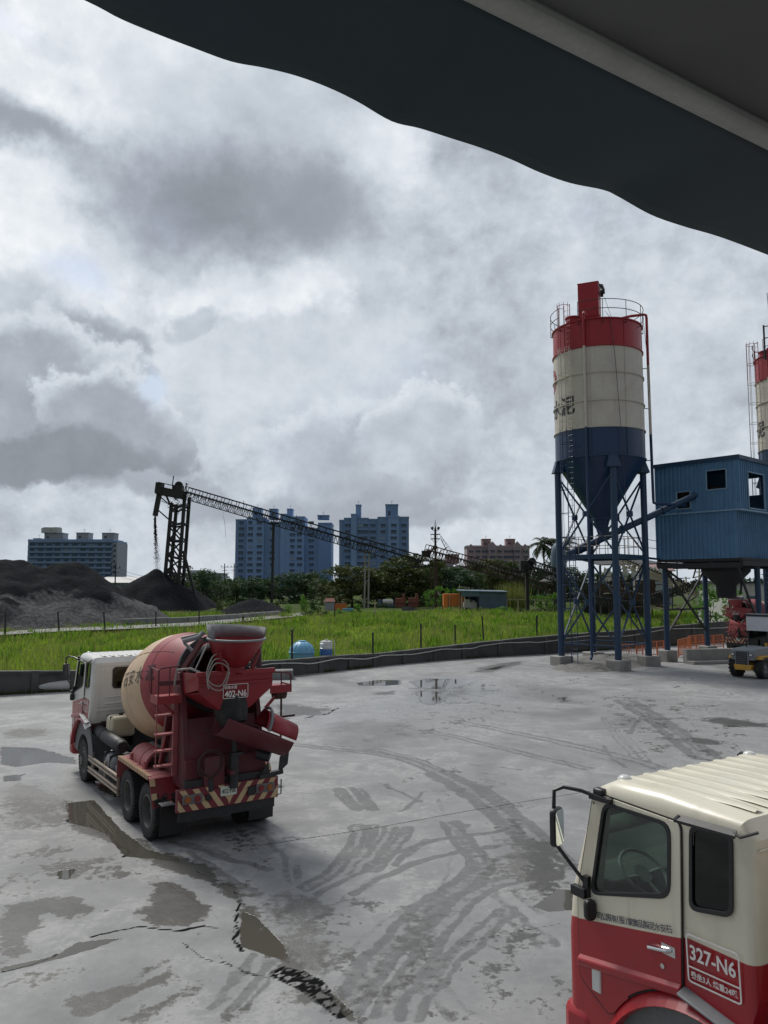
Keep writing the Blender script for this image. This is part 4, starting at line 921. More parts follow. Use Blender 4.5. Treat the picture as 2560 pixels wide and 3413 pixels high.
    mb=MB(); mb.prism([(-.74,-1.98,3.16),(-.74,-1.98,2.86),(-.70,-1.97,2.80),(-.30,-1.90,2.46),(.30,-1.90,2.46),(.70,-1.97,2.80),(.74,-1.98,2.86),(.74,-1.98,3.16)],(0,.02,0)); mb.b2((-.78,-2.02,3.10),(.78,-1.94,3.18)); mb.b2((-.74,-1.98,2.93),(.74,-2.0,2.97)) 
    for s in (-1,1): mb.prism([(s*.74,-1.97,3.16),(s*.74,-1.97,2.86),(s*.74,-1.2,2.7),(s*.74,-1.12,3.10)],(s*-.015,0,0)); mb.prism([(s*.30,-1.90,2.46),(s*.72,-1.97,2.82),(s*.72,-1.2,2.7),(s*.34,-1.3,2.46)],(0,0,-.012))
    fn=P('discharge_funnel',mb,'red_paint',tr,.004)
    number_box('rear_number_lettering',0,0,0,.50,.26,[(plate,0,-.045,.165,.85),('石安水泥',-.10,.075,.062,1.0)],fn,fr=frame((-.02,-2.0045,2.80),(1,0,0),(0,0,1)),ol=.010)
    # loading hopper: cone, rolled rim, splash shield at its far side
    prof=[(.40,.70,3.74),(.0,0,0)]
    rings=[(.53,-1.95,3.76),(.44,-1.88,3.55),(.31,-1.76,3.30),(.22,-1.55,3.06),(.20,-1.2,2.92)]; mb=MB(); S_=32; vs_=[]
    for r_,y,z in rings:
        for k in range(S_):
            a=2*PI*k/S_; vs_.append((r_*math.cos(a),y+r_*math.sin(a),z+.02*math.sin(a)))
    mb.add(vs_,[(i*S_+k,i*S_+(k+1)%S_,(i+1)*S_+(k+1)%S_,(i+1)*S_+k) for i in range(len(rings)-1) for k in range(S_)],0,True)
    mb.b2((-.03,-2.36,3.12),(.03,-2.0,3.14)); mb.bar((-.28,-2.03,3.16),(-.42,-2.2,3.56),.035); mb.bar((.30,-2.0,3.16),(.42,-2.1,3.56),.035)
    mb.prism([(-.17,-1.99,3.16),(.17,-1.99,3.16),(.12,-1.97,3.42),(-.12,-1.97,3.42)],(0,.02,0)); hp=P('loading_hopper',mb,'red_paint')
    mb=MB(); mb.tube([(.535*math.cos(a),-1.95+.535*math.sin(a),3.765+.02*math.sin(a)) for a in np.linspace(0,2*PI,36,endpoint=False)],.022,8,closed=True); P('hopper_rim',mb,'grey_steel',hp)
    mb=MB(); n=22; vs_=[]
    for k in range(n+1):
        a=R(-18)+R(216)*k/n
        for rr,zz in ((.525,3.76),(.56,3.99-.03*math.cos(a))): vs_.append((rr*math.cos(a),-1.95+rr*math.sin(a),zz+.02*math.sin(a)))
    mb.add(vs_,[(2*k,2*k+1,2*k+3,2*k+2) for k in range(n)],0,True); o=P('splash_shield',mb,'cement_grey',hp); sm_=o.modifiers.new('thick','SOLIDIFY'); sm_.thickness=.012
    mb=MB(); mb.lathe([(.50,0),(.47,.25)],DM@Matrix.Translation((0,0,.0)),32); 
    for s in (-1,1): mb.prism([(s*.66,-1.62,3.17),(s*.52,-1.9,3.70),(s*.44,-1.6,3.66),(s*.56,-1.35,3.17)],(s*.02,0,0))
    mb.tube([(-.60,-1.5,3.45),(-.75,-1.25,3.66),(-.75,-1.05,3.74),(-.35,-1.25,3.84)],.03,6); mb.tube([(-.8,-1.3,3.70),(-.55,-1.45,3.78),(-.45,-1.4,3.86)],.045,8); P('mouth_guard',mb,'cement_grey',hp)
    # discharge: rubber throat, swivel post, swinging chute with folded extension
    mb=MB(); mb.tube([(0,-1.70,2.55),(.0,-1.80,2.35),(.02,-1.86,2.18)],[.34,.30,.24],20,cap=False); P('rubber_throat',mb,'rubber')
    mb=MB(); mb.cyl((.06,-1.80,1.0),(.06,-1.80,1.62),.085,seg=16); mb.cyl((.06,-1.80,1.62),(.06,-1.80,1.95),.055,seg=12); mb.b2((-.14,-1.9,1.90),(.26,-1.78,1.98)); mb.b2((-.03,-1.9,1.60),(.2,-1.72,1.65)); P('swivel_post',mb,'black_steel')
    def trough(p0,p1,r_,a0,a1,lip=.02):
        p0,p1=Vector(p0),Vector(p1); d=(p1-p0).normalized(); x=d.cross(Vector((0,0,1))).normalized(); y=x.cross(d); n=16; vs_=[]
        for p,rr in ((p0,r_*1.0),(p1,r_*.86)):
            for k in range(n+1):
                a=a0+(a1-a0)*k/n; vs_.append(p+x*(rr*math.cos(a))+y*(rr*math.sin(a)))
        return vs_,[(k,k+1,n+2+k,n+1+k) for k in range(n)]
    mb=MB(); mb.add(*trough((-.24,-1.92,2.36),(1.06,-2.02,1.80),.37,PI,2*PI),0,True); ch=P('swing_chute',mb,'red_dirty'); ch.modifiers.new('thick','SOLIDIFY').thickness=.018
    mb=MB(); mb.add(*trough((.50,-1.97,2.10),(1.12,-2.02,1.82),.33,0,PI),0,True); o=P('folded_chute',mb,'red_paint',ch); o.modifiers.new('thick','SOLIDIFY').thickness=.018
    mb=MB(); d=Vector((1.30,-.1,-.54)).normalized(); x=d.cross(Vector((0,0,1))).normalized(); y=x.cross(d); c=Vector((.56,-1.96,2.09)); mb.tube([c+x*.36*math.cos(a)+y*.36*math.sin(a) for a in np.linspace(-.1,PI+.1,16)],.03,6); P('chute_hinge',mb,'grey_steel',ch)
    # platforms and ladder
    for s,y0,z0 in ((-1,-1.30,2.66),(1,-1.75,2.76)):
        mb=MB(); xa,xb=sorted((s*.80,s*1.26)); mb.b2((xa,y0,z0),(xb,y0+.42,z0+.03)); mb.b2((xa,y0-.012,z0-.10),(xb,y0,z0+.05)); mb.b2((s*1.26-.006,y0-.012,z0-.10),(s*1.26+.006,y0+.42,z0+.05)); mb.bar((s*.8,y0+.2,z0-.4),(s*1.2,y0+.2,z0),.05)
        pf=P('platform',mb,'red_paint')
        mb=MB(); T=z0+(.56 if s<0 else .28); mb.tube([(s*1.25,y0,z0),(s*1.25,y0,T-.05),(s*1.21,y0,T),(s*.84,y0,T+.03)],.015,6); mb.tube([(s*1.25,y0,T-.04),(s*1.25,y0+.42,T-.02),(s*1.25,y0+.42,z0)],.015,6); mb.tube([(s*1.04,y0,z0),(s*1.04,y0,T+.01)],.012,6)
        if s<0: mb.b2((-1.25,y0-.01,z0+.24),(-.82,y0+.004,z0+.33))
        P('platform_rail',mb,'red_dirty',pf)
    mb=MB(); mb.tube([(1.12,-1.6,2.70),(1.12,-1.6,1.55)],.02,6); mb.tube([(.8,-1.55,2.15),(1.35,-1.75,2.20)],.022,6); mb.cyl((1.0,-1.5,2.62),(1.24,-1.5,2.62),.12,seg=14); P('control_lever',mb,'rusty_steel')
    mb=MB(); 
    for z in (2.33,1.98,1.68,1.40): mb.b2((-1.22,-1.16,z-.015),(-.84,-1.02,z+.015)); 
    mb.bar((-.84,-1.1,1.2),(-.84,-1.1,2.7),.06,.1); mb.tube([(-1.15,-1.09,2.62),(-1.2,-1.09,2.55),(-1.2,-1.09,1.0+.4)],.012,6); mb.bar((-1.02,-1.09,1.98),(-1.1,-1.0,1.45),.03); P('ladder',mb,'red_faded')
    # hoses
    mb=MB(); C=Vector((-.42,-2.06,3.25)); mb.tube([C+Vector((.2*math.cos(a)+.02*math.sin(3*a),-.02-.004*a,.27*math.sin(a)-.012*a)) for a in np.linspace(PI*.5,PI*5.2,60)],.012,6); mb.tube([(-.55,-1.98,3.1),(-.75,-1.6,3.22),(-.92,-1.35,3.18),(-.96,-1.33,2.9)],.022,8); P('wash_hose',mb,'hose_grey')
    mb=MB(); C=Vector((-.38,-1.69,1.48))
    mb.tube([C+Vector((.22*math.cos(a)+.03*math.cos(2.2*a),-.01-.003*a,.24*math.sin(a)+.02*math.sin(1.7*a))) for a in np.linspace(0,PI*8.6,110)],.010,6); P('coiled_hose',mb,'rusty_steel')
    # rear bumper: chevrons, lamps, plate
    BW,B0,B1,BY=1.0,.68,1.075,-1.75; mb=MB(); mb.b2((-BW,BY,B0),(BW,BY+.10,B1)); bp=P('rear_bumper',mb,'stripe_red',tr,.006)
    mb=MB()
    def clip(poly,ax,lim,keep):
        out=[]
        for i in range(len(poly)):
            a,b_=poly[i],poly[(i+1)%len(poly)]; ia=(a[ax]-lim)*keep>=0; ib=(b_[ax]-lim)*keep>=0
            if ia: out.append(a)
            if ia!=ib: k=(lim-a[ax])/(b_[ax]-a[ax]); out.append((a[0]+(b_[0]-a[0])*k,a[1]+(b_[1]-a[1])*k))
        return out
    sl_=.26
    for i in range(-2,7):
        for s in (-1,1):
            x0_=.10+.245*i; pl=[(s*x0_,B0+.012),(s*(x0_+.115),B0+.012),(s*(x0_+.115+sl_),B1-.012),(s*(x0_+sl_),B1-.012)]
            pl=clip(pl,0,0,s)
            if len(pl)>2: pl=clip(pl,0,s*(BW-.012),-s)
            if len(pl)>2: mb.add([(x,BY-.003,z) for x,z in pl],[tuple(range(len(pl)))])
    mb.add([(-.10,BY-.0035,B0+.27),(.10,BY-.0035,B0+.27),(0,BY-.0035,B0+.02)],[(0,1,2)]); P('chevrons',mb,'stripe_cream',bp)
    for s in (-1,1):
        mb=MB(); mb.b2((s*.72-.19,BY-.035,B0+.14),(s*.72+.19,BY-.004,B0+.30)); lb=P('lamp_cluster',mb,'grey_plastic',tr,.006)
        for dx,mt in ((s*.09,'lamp_amber'),(-s*.09,'lamp_red')):
            mb=MB(); mb.cyl((s*.72+dx,BY-.035,B0+.22),(s*.72+dx,BY-.055,B0+.22),.062,.055,18); P('tail_lamp',mb,mt,lb)
    mb=MB(); mb.cyl((-.42,BY-.001,B0+.20),(-.42,BY-.03,B0+.20),.06,seg=18); P('round_hole_cover',mb,'black_plastic',bp)
    mb=MB(); mb.b2((.36,BY-.03,B0+.12),(.52,BY-.004,B0+.28)); P('tow_socket',mb,'black_plastic',bp)
    mb=MB(); put(mb,flat(rrect(-.16,-.085,.16,.085,.012),[],.006),frame((-.02,BY-.012,B0+.27),(1,0,0),(0,0,1))); lp=P('licence_plate',mb,'plate_white')
    mb=MB(); put(mb,text(plate.replace('-','·'),.115,sx=.80,bold=.01),frame((-.02,BY-.0165,B0+.265),(1,0,0),(0,0,1))); P('plate_lettering',mb,'ink_black',lp)
    mb=MB(); mb.b2((-.95,-1.70,.5),(.95,-1.66,.68)); mb.b2((-.85,-1.70,1.075),(.85,-1.62,1.2)); mb.tube([(.98,-1.72,.72),(1.08,-1.72,.72),(1.08,-1.72,1.0)],.012,6); mb.tube([(-.38,-1.72,1.2),(-.36,-1.73,.98)],.06,10); P('rear_crossbar',mb,'black_steel')
    mb=MB(); mb.prism([(1.02,-1.72,1.12),(1.22,-1.72,1.27),(1.27,-1.70,1.62),(1.06,-1.70,1.42)],(0,.02,0)); mb.bar((.6,-1.72,1.1),(1.1,-1.72,1.15),.1,.08); mb.prism([(.62,-1.74,1.12),(.82,-1.74,1.14),(.80,-1.73,1.36)],(0,.02,0)); mb.cyl((.55,-1.75,1.56),(.75,-1.9,1.50),.11,seg=18); P('flag_plate',mb,'black_steel')
    return tr
mixer_truck('red and cream mixer truck 402-N6 parked over the puddle, seen from behind','402-N6','cab_white','60',(-3.86,16.25,.59))
mixer_truck('cream topped mixer truck 327-N6 nearest the camera, only its cab in view','327-N6','cab_cream','',(2.71+5.95*math.sin(.56),8.13-5.95*math.cos(.56),.56),company=True)
# ================================================================ third mixer truck, silos, batching house, loader
mixer_truck('small looking mixer truck 325-N6 loading under the blue batching house','325-N6','cab_white','',(26.4,56.0,-.89),dusty=True)

def cement_silo(label,loc,rz=0.0):
    s=thing('cement_silo',label,'silo',loc,rz,'cement silos'); m=MATS; RR=2.65
    P=lambda name,mb,mat,par=s,bevel=0.0: mb.build(name,[m[k] for k in (mat if isinstance(mat,tuple) else (mat,))],par,bevel)
    Z0,Z1,Z2,ZT=12.25,13.95,18.78,20.40
    mb=MB(); mb.lathe([(RR,Z0),(RR,Z1),(RR,Z1+.001),(RR,Z2),(RR,Z2+.001),(RR,ZT),(0,ZT+.35)],None,64,mis=[0,0,1,1,2,2])
    for z,mi in ((Z0,0),(Z1,1),(15.52,1),(17.18,1),(Z2,2),(ZT,2)): mb.lathe([(RR+.002,z-.05),(RR+.075,z-.03),(RR+.075,z+.03),(RR+.002,z+.05)],None,64,mi=mi)
    for k in range(8):
        a=R(20+45*k); 
        for za,zb,mi in ((Z0,Z1,0),(Z1,Z2,1),(Z2,ZT,2)): mb.bar((RR*math.cos(a),RR*math.sin(a),za+.06),(RR*math.cos(a),RR*math.sin(a),zb-.06),.05,.02,mi=mi)
    shell=P('shell',mb,('silo_blue','silo_white','silo_red'))
    mb=MB(); mb.lathe([(RR,Z0),(.52,8.75),(.50,8.70),(.22,7.75),(.22,7.45)],None,48); mb.lathe([(.52,8.7),(.58,8.71),(.58,8.80),(.53,8.81)],None,24); mb.lathe([(.22,7.7),(.34,7.7),(.34,7.8),(.22,7.8)],None,20); P('discharge_cone',mb,'silo_blue')
    for k in range(4):
        a=PI/2*k; c,sn=math.cos(a),math.sin(a); x,y=2.6*c,2.6*sn
        mb=MB(); mb.cyl((x,y,.5),(x,y,11.7),.19,seg=20); mb.lathe([(.2,.5),(.34,.5),(.34,.56),(.2,.56)],Matrix.Translation((x,y,0)),16)
        q=Matrix.Rotation(a,3,'Z'); pts=[(-.3,-.42,11.55),(.3,-.42,11.55),(.3,.42,11.55),(-.3,.42,11.55)]
        top=[(-.05,-.25,12.28),(.10,-.25,12.28),(.10,.25,12.28),(-.05,.25,12.28)]
        vv=[Vector((x,y,0))+q@Vector(p) for p in pts+top]; mb.add(vv,[(0,1,2,3),(4,5,6,7),(0,1,5,4),(1,2,6,5),(2,3,7,6),(3,0,4,7)]); leg=P('leg',mb,'steel_blue')
        mb=MB(); mb.box((x,y,.12),(1.0,1.0,.9),rz=R(12+7*k)); P('footing',mb,'concrete',leg,.05)
    for k in range(4):
        a,b=PI/2*k,PI/2*(k+1); A=Vector((2.6*math.cos(a),2.6*math.sin(a),0)); B=Vector((2.6*math.cos(b),2.6*math.sin(b),0))
        for z0,z1 in ((1.3,6.2),(6.6,11.3)):
            mb=MB(); mb.bar(A+Vector((0,0,z0)),B+Vector((0,0,z1)),.085,.085); mb.bar(B+Vector((0,0,z0)),A+Vector((0,0,z1)),.085,.085); mid=(A+B)/2+Vector((0,0,(z0+z1)/2)); mb.box(mid,(.3,.3,.3),rz=(a+b)/2+PI/4); 
            if z0<2: mb.bar(A+Vector((0,0,1.3)),B+Vector((0,0,1.3)),.08)
            P('cross_brace',mb,'steel_blue')
    mb=MB()
    for k in range(4):
        a,b=PI/2*k,PI/2*(k+1); A=Vector((2.6*math.cos(a),2.6*math.sin(a),6.4)); B=Vector((2.6*math.cos(b),2.6*math.sin(b),6.4)); mb.bar(A,B,.14,.24)
    mb.prism([(2.5,0,6.53),(0,2.5,6.53),(-2.5,0,6.53),(0,-2.5,6.53)],(0,0,.03)); pf=P('platform',mb,'steel_blue')
    mb=MB()
    for k in range(4):
        a,b=PI/2*k,PI/2*(k+1); A=Vector((2.45*math.cos(a),2.45*math.sin(a),0)); B=Vector((2.45*math.cos(b),2.45*math.sin(b),0))
        for z in (7.05,7.6): mb.tube([A+Vector((0,0,z)),B+Vector((0,0,z))],.022,6)
        for i in range(6): p=A+(B-A)*i/6; mb.tube([p+Vector((0,0,6.5)),p+Vector((0,0,7.6))],.02,6)
    P('platform_rail',mb,'guard_paint',pf)
    # caged ladder
    la=R(217); e=Vector((math.cos(la),math.sin(la),0)); tt=Vector((-e.y,e.x,0)); b0=e*(RR+.14); mb=MB(); mats=('silo_blue','silo_white','silo_red')
    for za,zb,mi in ((.3,Z1,0),(Z1,Z2,1),(Z2,ZT+1.1,2)):
        for sgn in (-1,1): mb.tube([b0+tt*.22*sgn+Vector((0,0,za)),b0+tt*.22*sgn+Vector((0,0,zb))],.022,6,mi=mi)
        z=za+.15
        while z<zb: mb.tube([b0-tt*.22+Vector((0,0,z)),b0+tt*.22+Vector((0,0,z))],.013,5,mi=mi); z+=.32
    lad=P('ladder',mb,mats)
    mb=MB(); cc=b0+e*.30
    for za,zb,mi in ((3.2,Z1,0),(Z1,Z2,1),(Z2,ZT+1.1,2)):
        for k in range(5):
            f=la+R(-80+40*k); q=cc+Vector((math.cos(f),math.sin(f),0))*.38; mb.tube([q+Vector((0,0,za)),q+Vector((0,0,zb))],.014,5,mi=mi)
    for i in range(14):
        z=3.4+i*1.38; mi=0 if z<Z1 else (1 if z<Z2 else 2); mb.tube([b0+tt*.22+Vector((0,0,z))]+[cc+Vector((math.cos(la+R(q)),math.sin(la+R(q)),0))*.38+Vector((0,0,z)) for q in range(100,-101,-20)]+[b0-tt*.22+Vector((0,0,z))],.016,5,mi=mi)
    P('ladder_cage',mb,mats,lad)
    # rail round the roof
    mb=MB(); gap=[]
    for z in (ZT+.55,ZT+1.1): mb.tube([(2.78*math.cos(a),2.78*math.sin(a),z) for a in np.linspace(R(232),R(232)+2*PI-R(30),60)],.022,6)
    for k in range(12): a=R(232)+(2*PI-R(30))*k/11; mb.tube([(2.78*math.cos(a),2.78*math.sin(a),ZT-.25),(2.78*math.cos(a),2.78*math.sin(a),ZT+1.1)],.02,6); mb.bar((2.6*math.cos(a),2.6*math.sin(a),ZT-.22),(2.8*math.cos(a),2.8*math.sin(a),ZT-.22),.04)
    P('roof_rail',mb,'dark_steel')
    # dust filter box with fan, hatch
    F=Matrix.Translation((-.42,-.1,20.80))@Matrix.Rotation(R(-24),4,'Z'); mb=MB(); T=lambda *p: F@Vector(p)
    vv=[T(x,y,.45) for x,y in ((-.62,-.5),(.62,-.5),(.62,.5),(-.62,.5))]; v2=[T(x,y,2.55) for x,y in ((-.62,-.5),(.62,-.5),(.62,.5),(-.62,.5))]; v3=[T(x*.72,y*.72,-.2) for x,y in ((-.62,-.5),(.62,-.5),(.62,.5),(-.62,.5))]
    mb.add(vv+v2+v3,[(0,1,5,4),(1,2,6,5),(2,3,7,6),(3,0,4,7),(4,5,6,7),(8,9,1,0),(9,10,2,1),(10,11,3,2),(11,8,0,3)])
    mb.add([T(x*1.06,y*1.06,z) for z in (.42,.48) for x,y in ((-.62,-.5),(.62,-.5),(.62,.5),(-.62,.5))],[(0,1,5,4),(1,2,6,5),(2,3,7,6),(3,0,4,7),(4,5,6,7),(0,1,2,3)]); mb.add([T(x*1.04,y*1.04,z) for z in (2.53,2.58) for x,y in ((-.62,-.5),(.62,-.5),(.62,.5),(-.62,.5))],[(0,1,5,4),(1,2,6,5),(2,3,7,6),(3,0,4,7),(4,5,6,7),(0,1,2,3)])
    mb.bar(T(-.15,-.56,-.2),T(-.15,-.56,.45),.08); fb=P('dust_filter',mb,'silo_red',s,.01)
    mb=MB(); 
    for i in range(5): mb.tube([T(.64,-.42+i*.2,2.38),T(.90,-.42+i*.2,2.32)],.03,6)
    mb.cyl(T(.70,-.1,1.98),T(.95,-.1,1.98),.14,seg=14); mb.cyl(T(.66,.25,2.0),T(.8,.25,2.0),.2,seg=14); mb.tube([T(.80,-.46,2.3),T(.80,.46,2.3)],.05,8); P('pulse_valves',mb,'dark_steel',fb)
    mb=MB(); mb.cyl((-1.75,-1.2,ZT),(-1.75,-1.2,ZT+.45),.42,seg=20); mb.cyl((-1.75,-1.2,ZT+.40),(-1.75,-1.2,ZT+.48),.48,seg=20); P('roof_hatch',mb,'silo_red')
    # pipes: filling pipe down the front, vent pipe over the right edge, loose cable
    mb=MB(); a=R(239); x,y=(RR+.12)*math.cos(a),(RR+.12)*math.sin(a)
    for za,zb,mi in ((1.1,Z1,0),(Z1,Z2,1),(Z2,ZT+.3,2)): mb.tube([(x,y,za),(x,y,zb)],.075,10,mi=mi)
    mb.tube([(x,y,ZT+.3),(x+.1,y+.2,ZT+.5),(x+.4,y+.9,ZT+.55)],.075,10,mi=2); mb.tube([(x,y,1.1),(x,y-.02,.75),(x-.12,y-.25,.62)],.075,10,mi=0)
    for z in (3,6.5,10,14.5,17,19.5): mb.bar((x,y,z),(x*.955,y*.955,z),.12,.05,mi=0 if z<Z1 else (1 if z<Z2 else 2))
    P('filling_pipe',mb,mats)
    mb=MB(); mb.tube([(.9,-.6,ZT+.55),(2.0,-.5,ZT+.85),(2.85,-.35,ZT+1.0),(3.0,-.3,ZT+.98),(3.03,-.3,ZT+.8),(3.03,-.3,18.2)],.085,10,mi=2); mb.tube([(3.03,-.3,18.2),(3.05,-.3,13.9)],.085,10,mi=1); mb.tube([(3.05,-.3,13.9),(3.08,-.3,9.95),(3.1,-.28,9.72),(3.3,-.2,9.66),(5.35,.5,9.64)],.085,10,mi=0)
    for z in (18.0,15.5,12.3): mb.bar((3.03,-.3,z),(2.6,-.3,z),.05,mi=0 if z<Z1 else 1)
    P('vent_pipe',mb,mats)
    mb=MB(); mb.tube([(-.05,-2.1,ZT+.6),(.05,-2.74,ZT-.05),(.25,-2.80,18),(.45,-2.82,14),(.62,-2.85,9),(.7,-2.85,2)],.016,5); mb.tube([(2.72,-.6,ZT+.6),(2.9,-.7,18),(2.95,-.7,16.5),(2.85,-.6,16.2)],.014,5); mb.tube([(.62,.2,22.7),(.95,.1,21.5),(1.1,0,ZT+.3)],.012,5); P('cable',mb,'black_plastic')
    # letters and red ring emblem wrapped on the white band
    mb=MB()
    def wrap(vf,phi0,z0,mi):
        vs_,fs_=vf[0],vf[1]; b=bmesh.new(); vv=[b.verts.new(v) for v in vs_]
        for f in fs_:
            try: b.faces.new([vv[i] for i in f])
            except ValueError: pass
        bmesh.ops.subdivide_edges(b,edges=[e for e in b.edges if e.calc_length()>.25],cuts=2); b.verts.index_update()
        mb.add([((RR+.012)*math.cos(phi0+v.co.x/RR),(RR+.012)*math.sin(phi0+v.co.x/RR),z0+v.co.y) for v in b.verts],[tuple(v.index for v in f.verts) for f in b.faces],mi); b.free()
    for k,ch in enumerate('泥水安石'): wrap(text(ch,1.18,bold=.03),R(211)-k*.44,15.42,0)
    vs_,fs_=flat([(.75*math.cos(a),.75*math.sin(a)) for a in np.linspace(0,2*PI,40,endpoint=False)],[[(.42*math.cos(a),.42*math.sin(a)) for a in np.linspace(0,2*PI,30,endpoint=False)]],.004); wrap((vs_,fs_),R(172),17.3,1)
    P('silo_lettering',mb,('ink_black','silo_red'),shell)
    return s
SC=(13.2,46.5)
s1=cement_silo('red white and blue cement silo on four blue legs, whole and standing free',(SC[0],SC[1],0))
s2=cement_silo('cement silo cut off by the right edge, behind the blue batching house',(28.6,52.0,0),R(-37))
mb=MB(); mb.tube([(-2.72,-1.0,20.0),(-2.72,-1.0,22.4)],.06,6,mi=0); mb.tube([(-2.3,-1.2,20.6),(-2.5,-1.25,24.6)],.022,5); mb.bar((-2.72,-1.0,22.3),(-2.4,-1.2,22.3),.05); mb.bar((-2.72,-1.0,21.5),(-2.34,-1.2,21.5),.05); mb.tube([(-2.4,-1.2,21.4),(-1.6,-1.0,21.8),(-1.0,-.8,23.2)],.012,4); a_=mb.build('antenna',[MATS['dark_steel']],s2); a_.rotation_euler[2]=R(37)

# ---- blue batching house on legs
m=MATS; bh=thing('batching_house','blue corrugated batching house on legs over a dark hopper','building',(21.3,49.0,0)); OX=Vector((21.3,49.0,0))
LP,CP=Vector((17.4,49.0,0)),Vector((20.9,45.0,0)); dL=(CP-LP).normalized(); dR=Vector((-dL.y,dL.x,0)); WL=(CP-LP).length; WR=6.0
BP=lambda name,mb,mat,par=bh,bevel=0.0: mb.build(name,[MATS[k] for k in (mat if isinstance(mat,tuple) else (mat,))],par,bevel)
def face_px(px,py,A,d):                    # pixel -> (along the wall, height)
    n=Vector((-d.y,d.x,0)); r=ray(px,py); k=(A.x*n.x+A.y*n.y)/(r.x*n.x+r.y*n.y); p=r*k; return ((p-A).x*d.x+(p-A).y*d.y,EYE+p.z)
def ribbed(name,A,d,W,z0,z1,holes=(),par=bh,step=.27):
    A=A-OX; out=Vector((d.y,-d.x,0)); M=frame(A,(d.x,d.y,0),(0,0,1)); mb=MB(); put(mb,flat([(0,z0),(W,z0),(W,z1),(0,z1)],[[(h[0],h[1]),(h[2],h[1]),(h[2],h[3]),(h[0],h[3])] for h in holes],.03),M)
    x=.06; i=0
    while x<W-.03:
        segs=[(z0,z1)]
        for h in holes:
            if h[0]-.08<x<h[2]+.08: segs=[q for sgm in segs for q in ((sgm[0],min(sgm[1],h[1]-.07)),(max(sgm[0],h[3]+.07),sgm[1])) if q[1]-q[0]>.05]
        for a,b in segs: p=A+d*x+out*.026; mb.prism([p-d*.05+Vector((0,0,a)),p-d*.03+out*.055+Vector((0,0,a)),p+d*.03+out*.055+Vector((0,0,a)),p+d*.05+Vector((0,0,a))],(0,0,b-a))
        i+=1; x+=step
    wo_=BP(name,mb,'sheet_blue',par)
    for h in holes:
        mb=MB(); c=[A+d*x+out*.06+Vector((0,0,z)) for x,z in ((h[0],h[1]),(h[2],h[1]),(h[2],h[3]),(h[0],h[3]))]
        for i in range(4): mb.bar(c[i],c[(i+1)%4],.07,.07)
        BP('window_frame',mb,'frame_blue',wo_)
    return wo_
def rect(x0,y0,x1,y1,A,d): a=face_px(x0,y0,A,d); b=face_px(x1,y1,A,d); return (min(a[0],b[0]),min(a[1],b[1]),max(a[0],b[0]),max(a[1],b[1]))
Zs=9.2; ZR=12.35
ribbed('upper_wall',LP,dL,WL,Zs,ZR,[rect(2354,1570,2424,1628,LP,dL),rect(2256,1641,2304,1694,LP,dL)])
ribbed('upper_wall',CP,dR,WR,Zs,ZR,[(1.15,9.35,3.4,11.55)])
ribbed('upper_wall',CP+dR*WR,-dL,WL,Zs,ZR,[(1.2,10.6,2.2,11.8)]); ribbed('upper_wall',LP+dR*WR,-dR,WR,Zs,ZR,[(1.5,10.4,2.4,11.4),(3.8,10.0,5.0,11.6)])
ribbed('lower_wall',LP-dL*.05,dL,WL-.12,6.35,Zs-.02); q=CP+dR*.25-dL*.3; ribbed('lower_wall',q,dR,WR,6.35,Zs-.02); ribbed('lower_wall',CP+dR*WR,-dL,WL,6.35,Zs-.02); ribbed('lower_wall',LP+dR*WR,-dR,WR,6.35,Zs-.02)
mb=MB(); A=LP-OX; 
def slab_(z,o,th,mi=0):
    pts=[A-dL*o-dR*o,A+dL*(WL+o)-dR*o,A+dL*(WL+o)+dR*(WR+o),A-dL*o+dR*(WR+o)]; mb.prism([p+Vector((0,0,z)) for p in pts],(0,0,th),mi)
slab_(ZR,.14,.10); mb.bar(A-dL*.15-dR*.15+Vector((0,0,ZR-.05)),A+dL*(WL+.15)-dR*.15+Vector((0,0,ZR-.05)),.05,.2); mb.bar(A+dL*(WL+.15)-dR*.15+Vector((0,0,ZR-.05)),A+dL*(WL+.15)+dR*(WR+.1)+Vector((0,0,ZR-.05)),.05,.2); BP('roof',mb,'steel_blue')
mb=MB(); slab_(Zs-.05,.16,.09); BP('ledge',mb,'frame_blue')
mb=MB(); slab_(6.22,.02,.14); 
for f in (0,.33,.66,1): mb.bar(A+dL*WL*f+Vector((0,0,6.05)),A+dL*WL*f+dR*WR+Vector((0,0,6.05)),.16,.3); mb.bar(A+dR*WR*f+Vector((0,0,5.95)),A+dR*WR*f+dL*WL+Vector((0,0,5.95)),.16,.3)
BP('floor_frame',mb,'dark_steel')
mb=MB(); mb.box(A+dL*2.2+dR*2.4+Vector((0,0,10.1)),(1.6,1.6,1.7),rz=.6); mb.cyl(A+dL*1.2+dR*1.2+Vector((0,0,9.3)),A+dL*1.2+dR*1.2+Vector((0,0,11.2)),.5,seg=16); BP('mixing_machine',mb,'rusty_steel',bh,.03)
c=A+dL*2.95+dR*3.0; mb=MB(); mb.lathe([(1.5,6.2),(1.45,5.6),(.62,4.75),(.60,4.6),(.58,4.0),(.50,3.95)],Matrix.Translation((c.x,c.y,0)),24); mb.tube([(c.x+.5,c.y-.5,6.0),(c.x+.75,c.y-.6,5.2),(c.x+.6,c.y-.6,4.2)],.07,8); BP('loading_hopper',mb,'dark_steel')
for f,g in ((.06,.05),(.06,.93),(.94,.46),(.94,.95)):
    p=A+dL*WL*f+dR*WR*g; mb=MB(); mb.cyl((p.x,p.y,.5),(p.x,p.y,6.1),.17,seg=16); lg=BP('leg',mb,'steel_blue'); mb=MB(); mb.box((p.x,p.y,.25),(.85,.85,.9),rz=.4); BP('footing',mb,'concrete',lg,.05)
pt=lambda f,g,z: A+dL*WL*f+dR*WR*g+Vector((0,0,z))
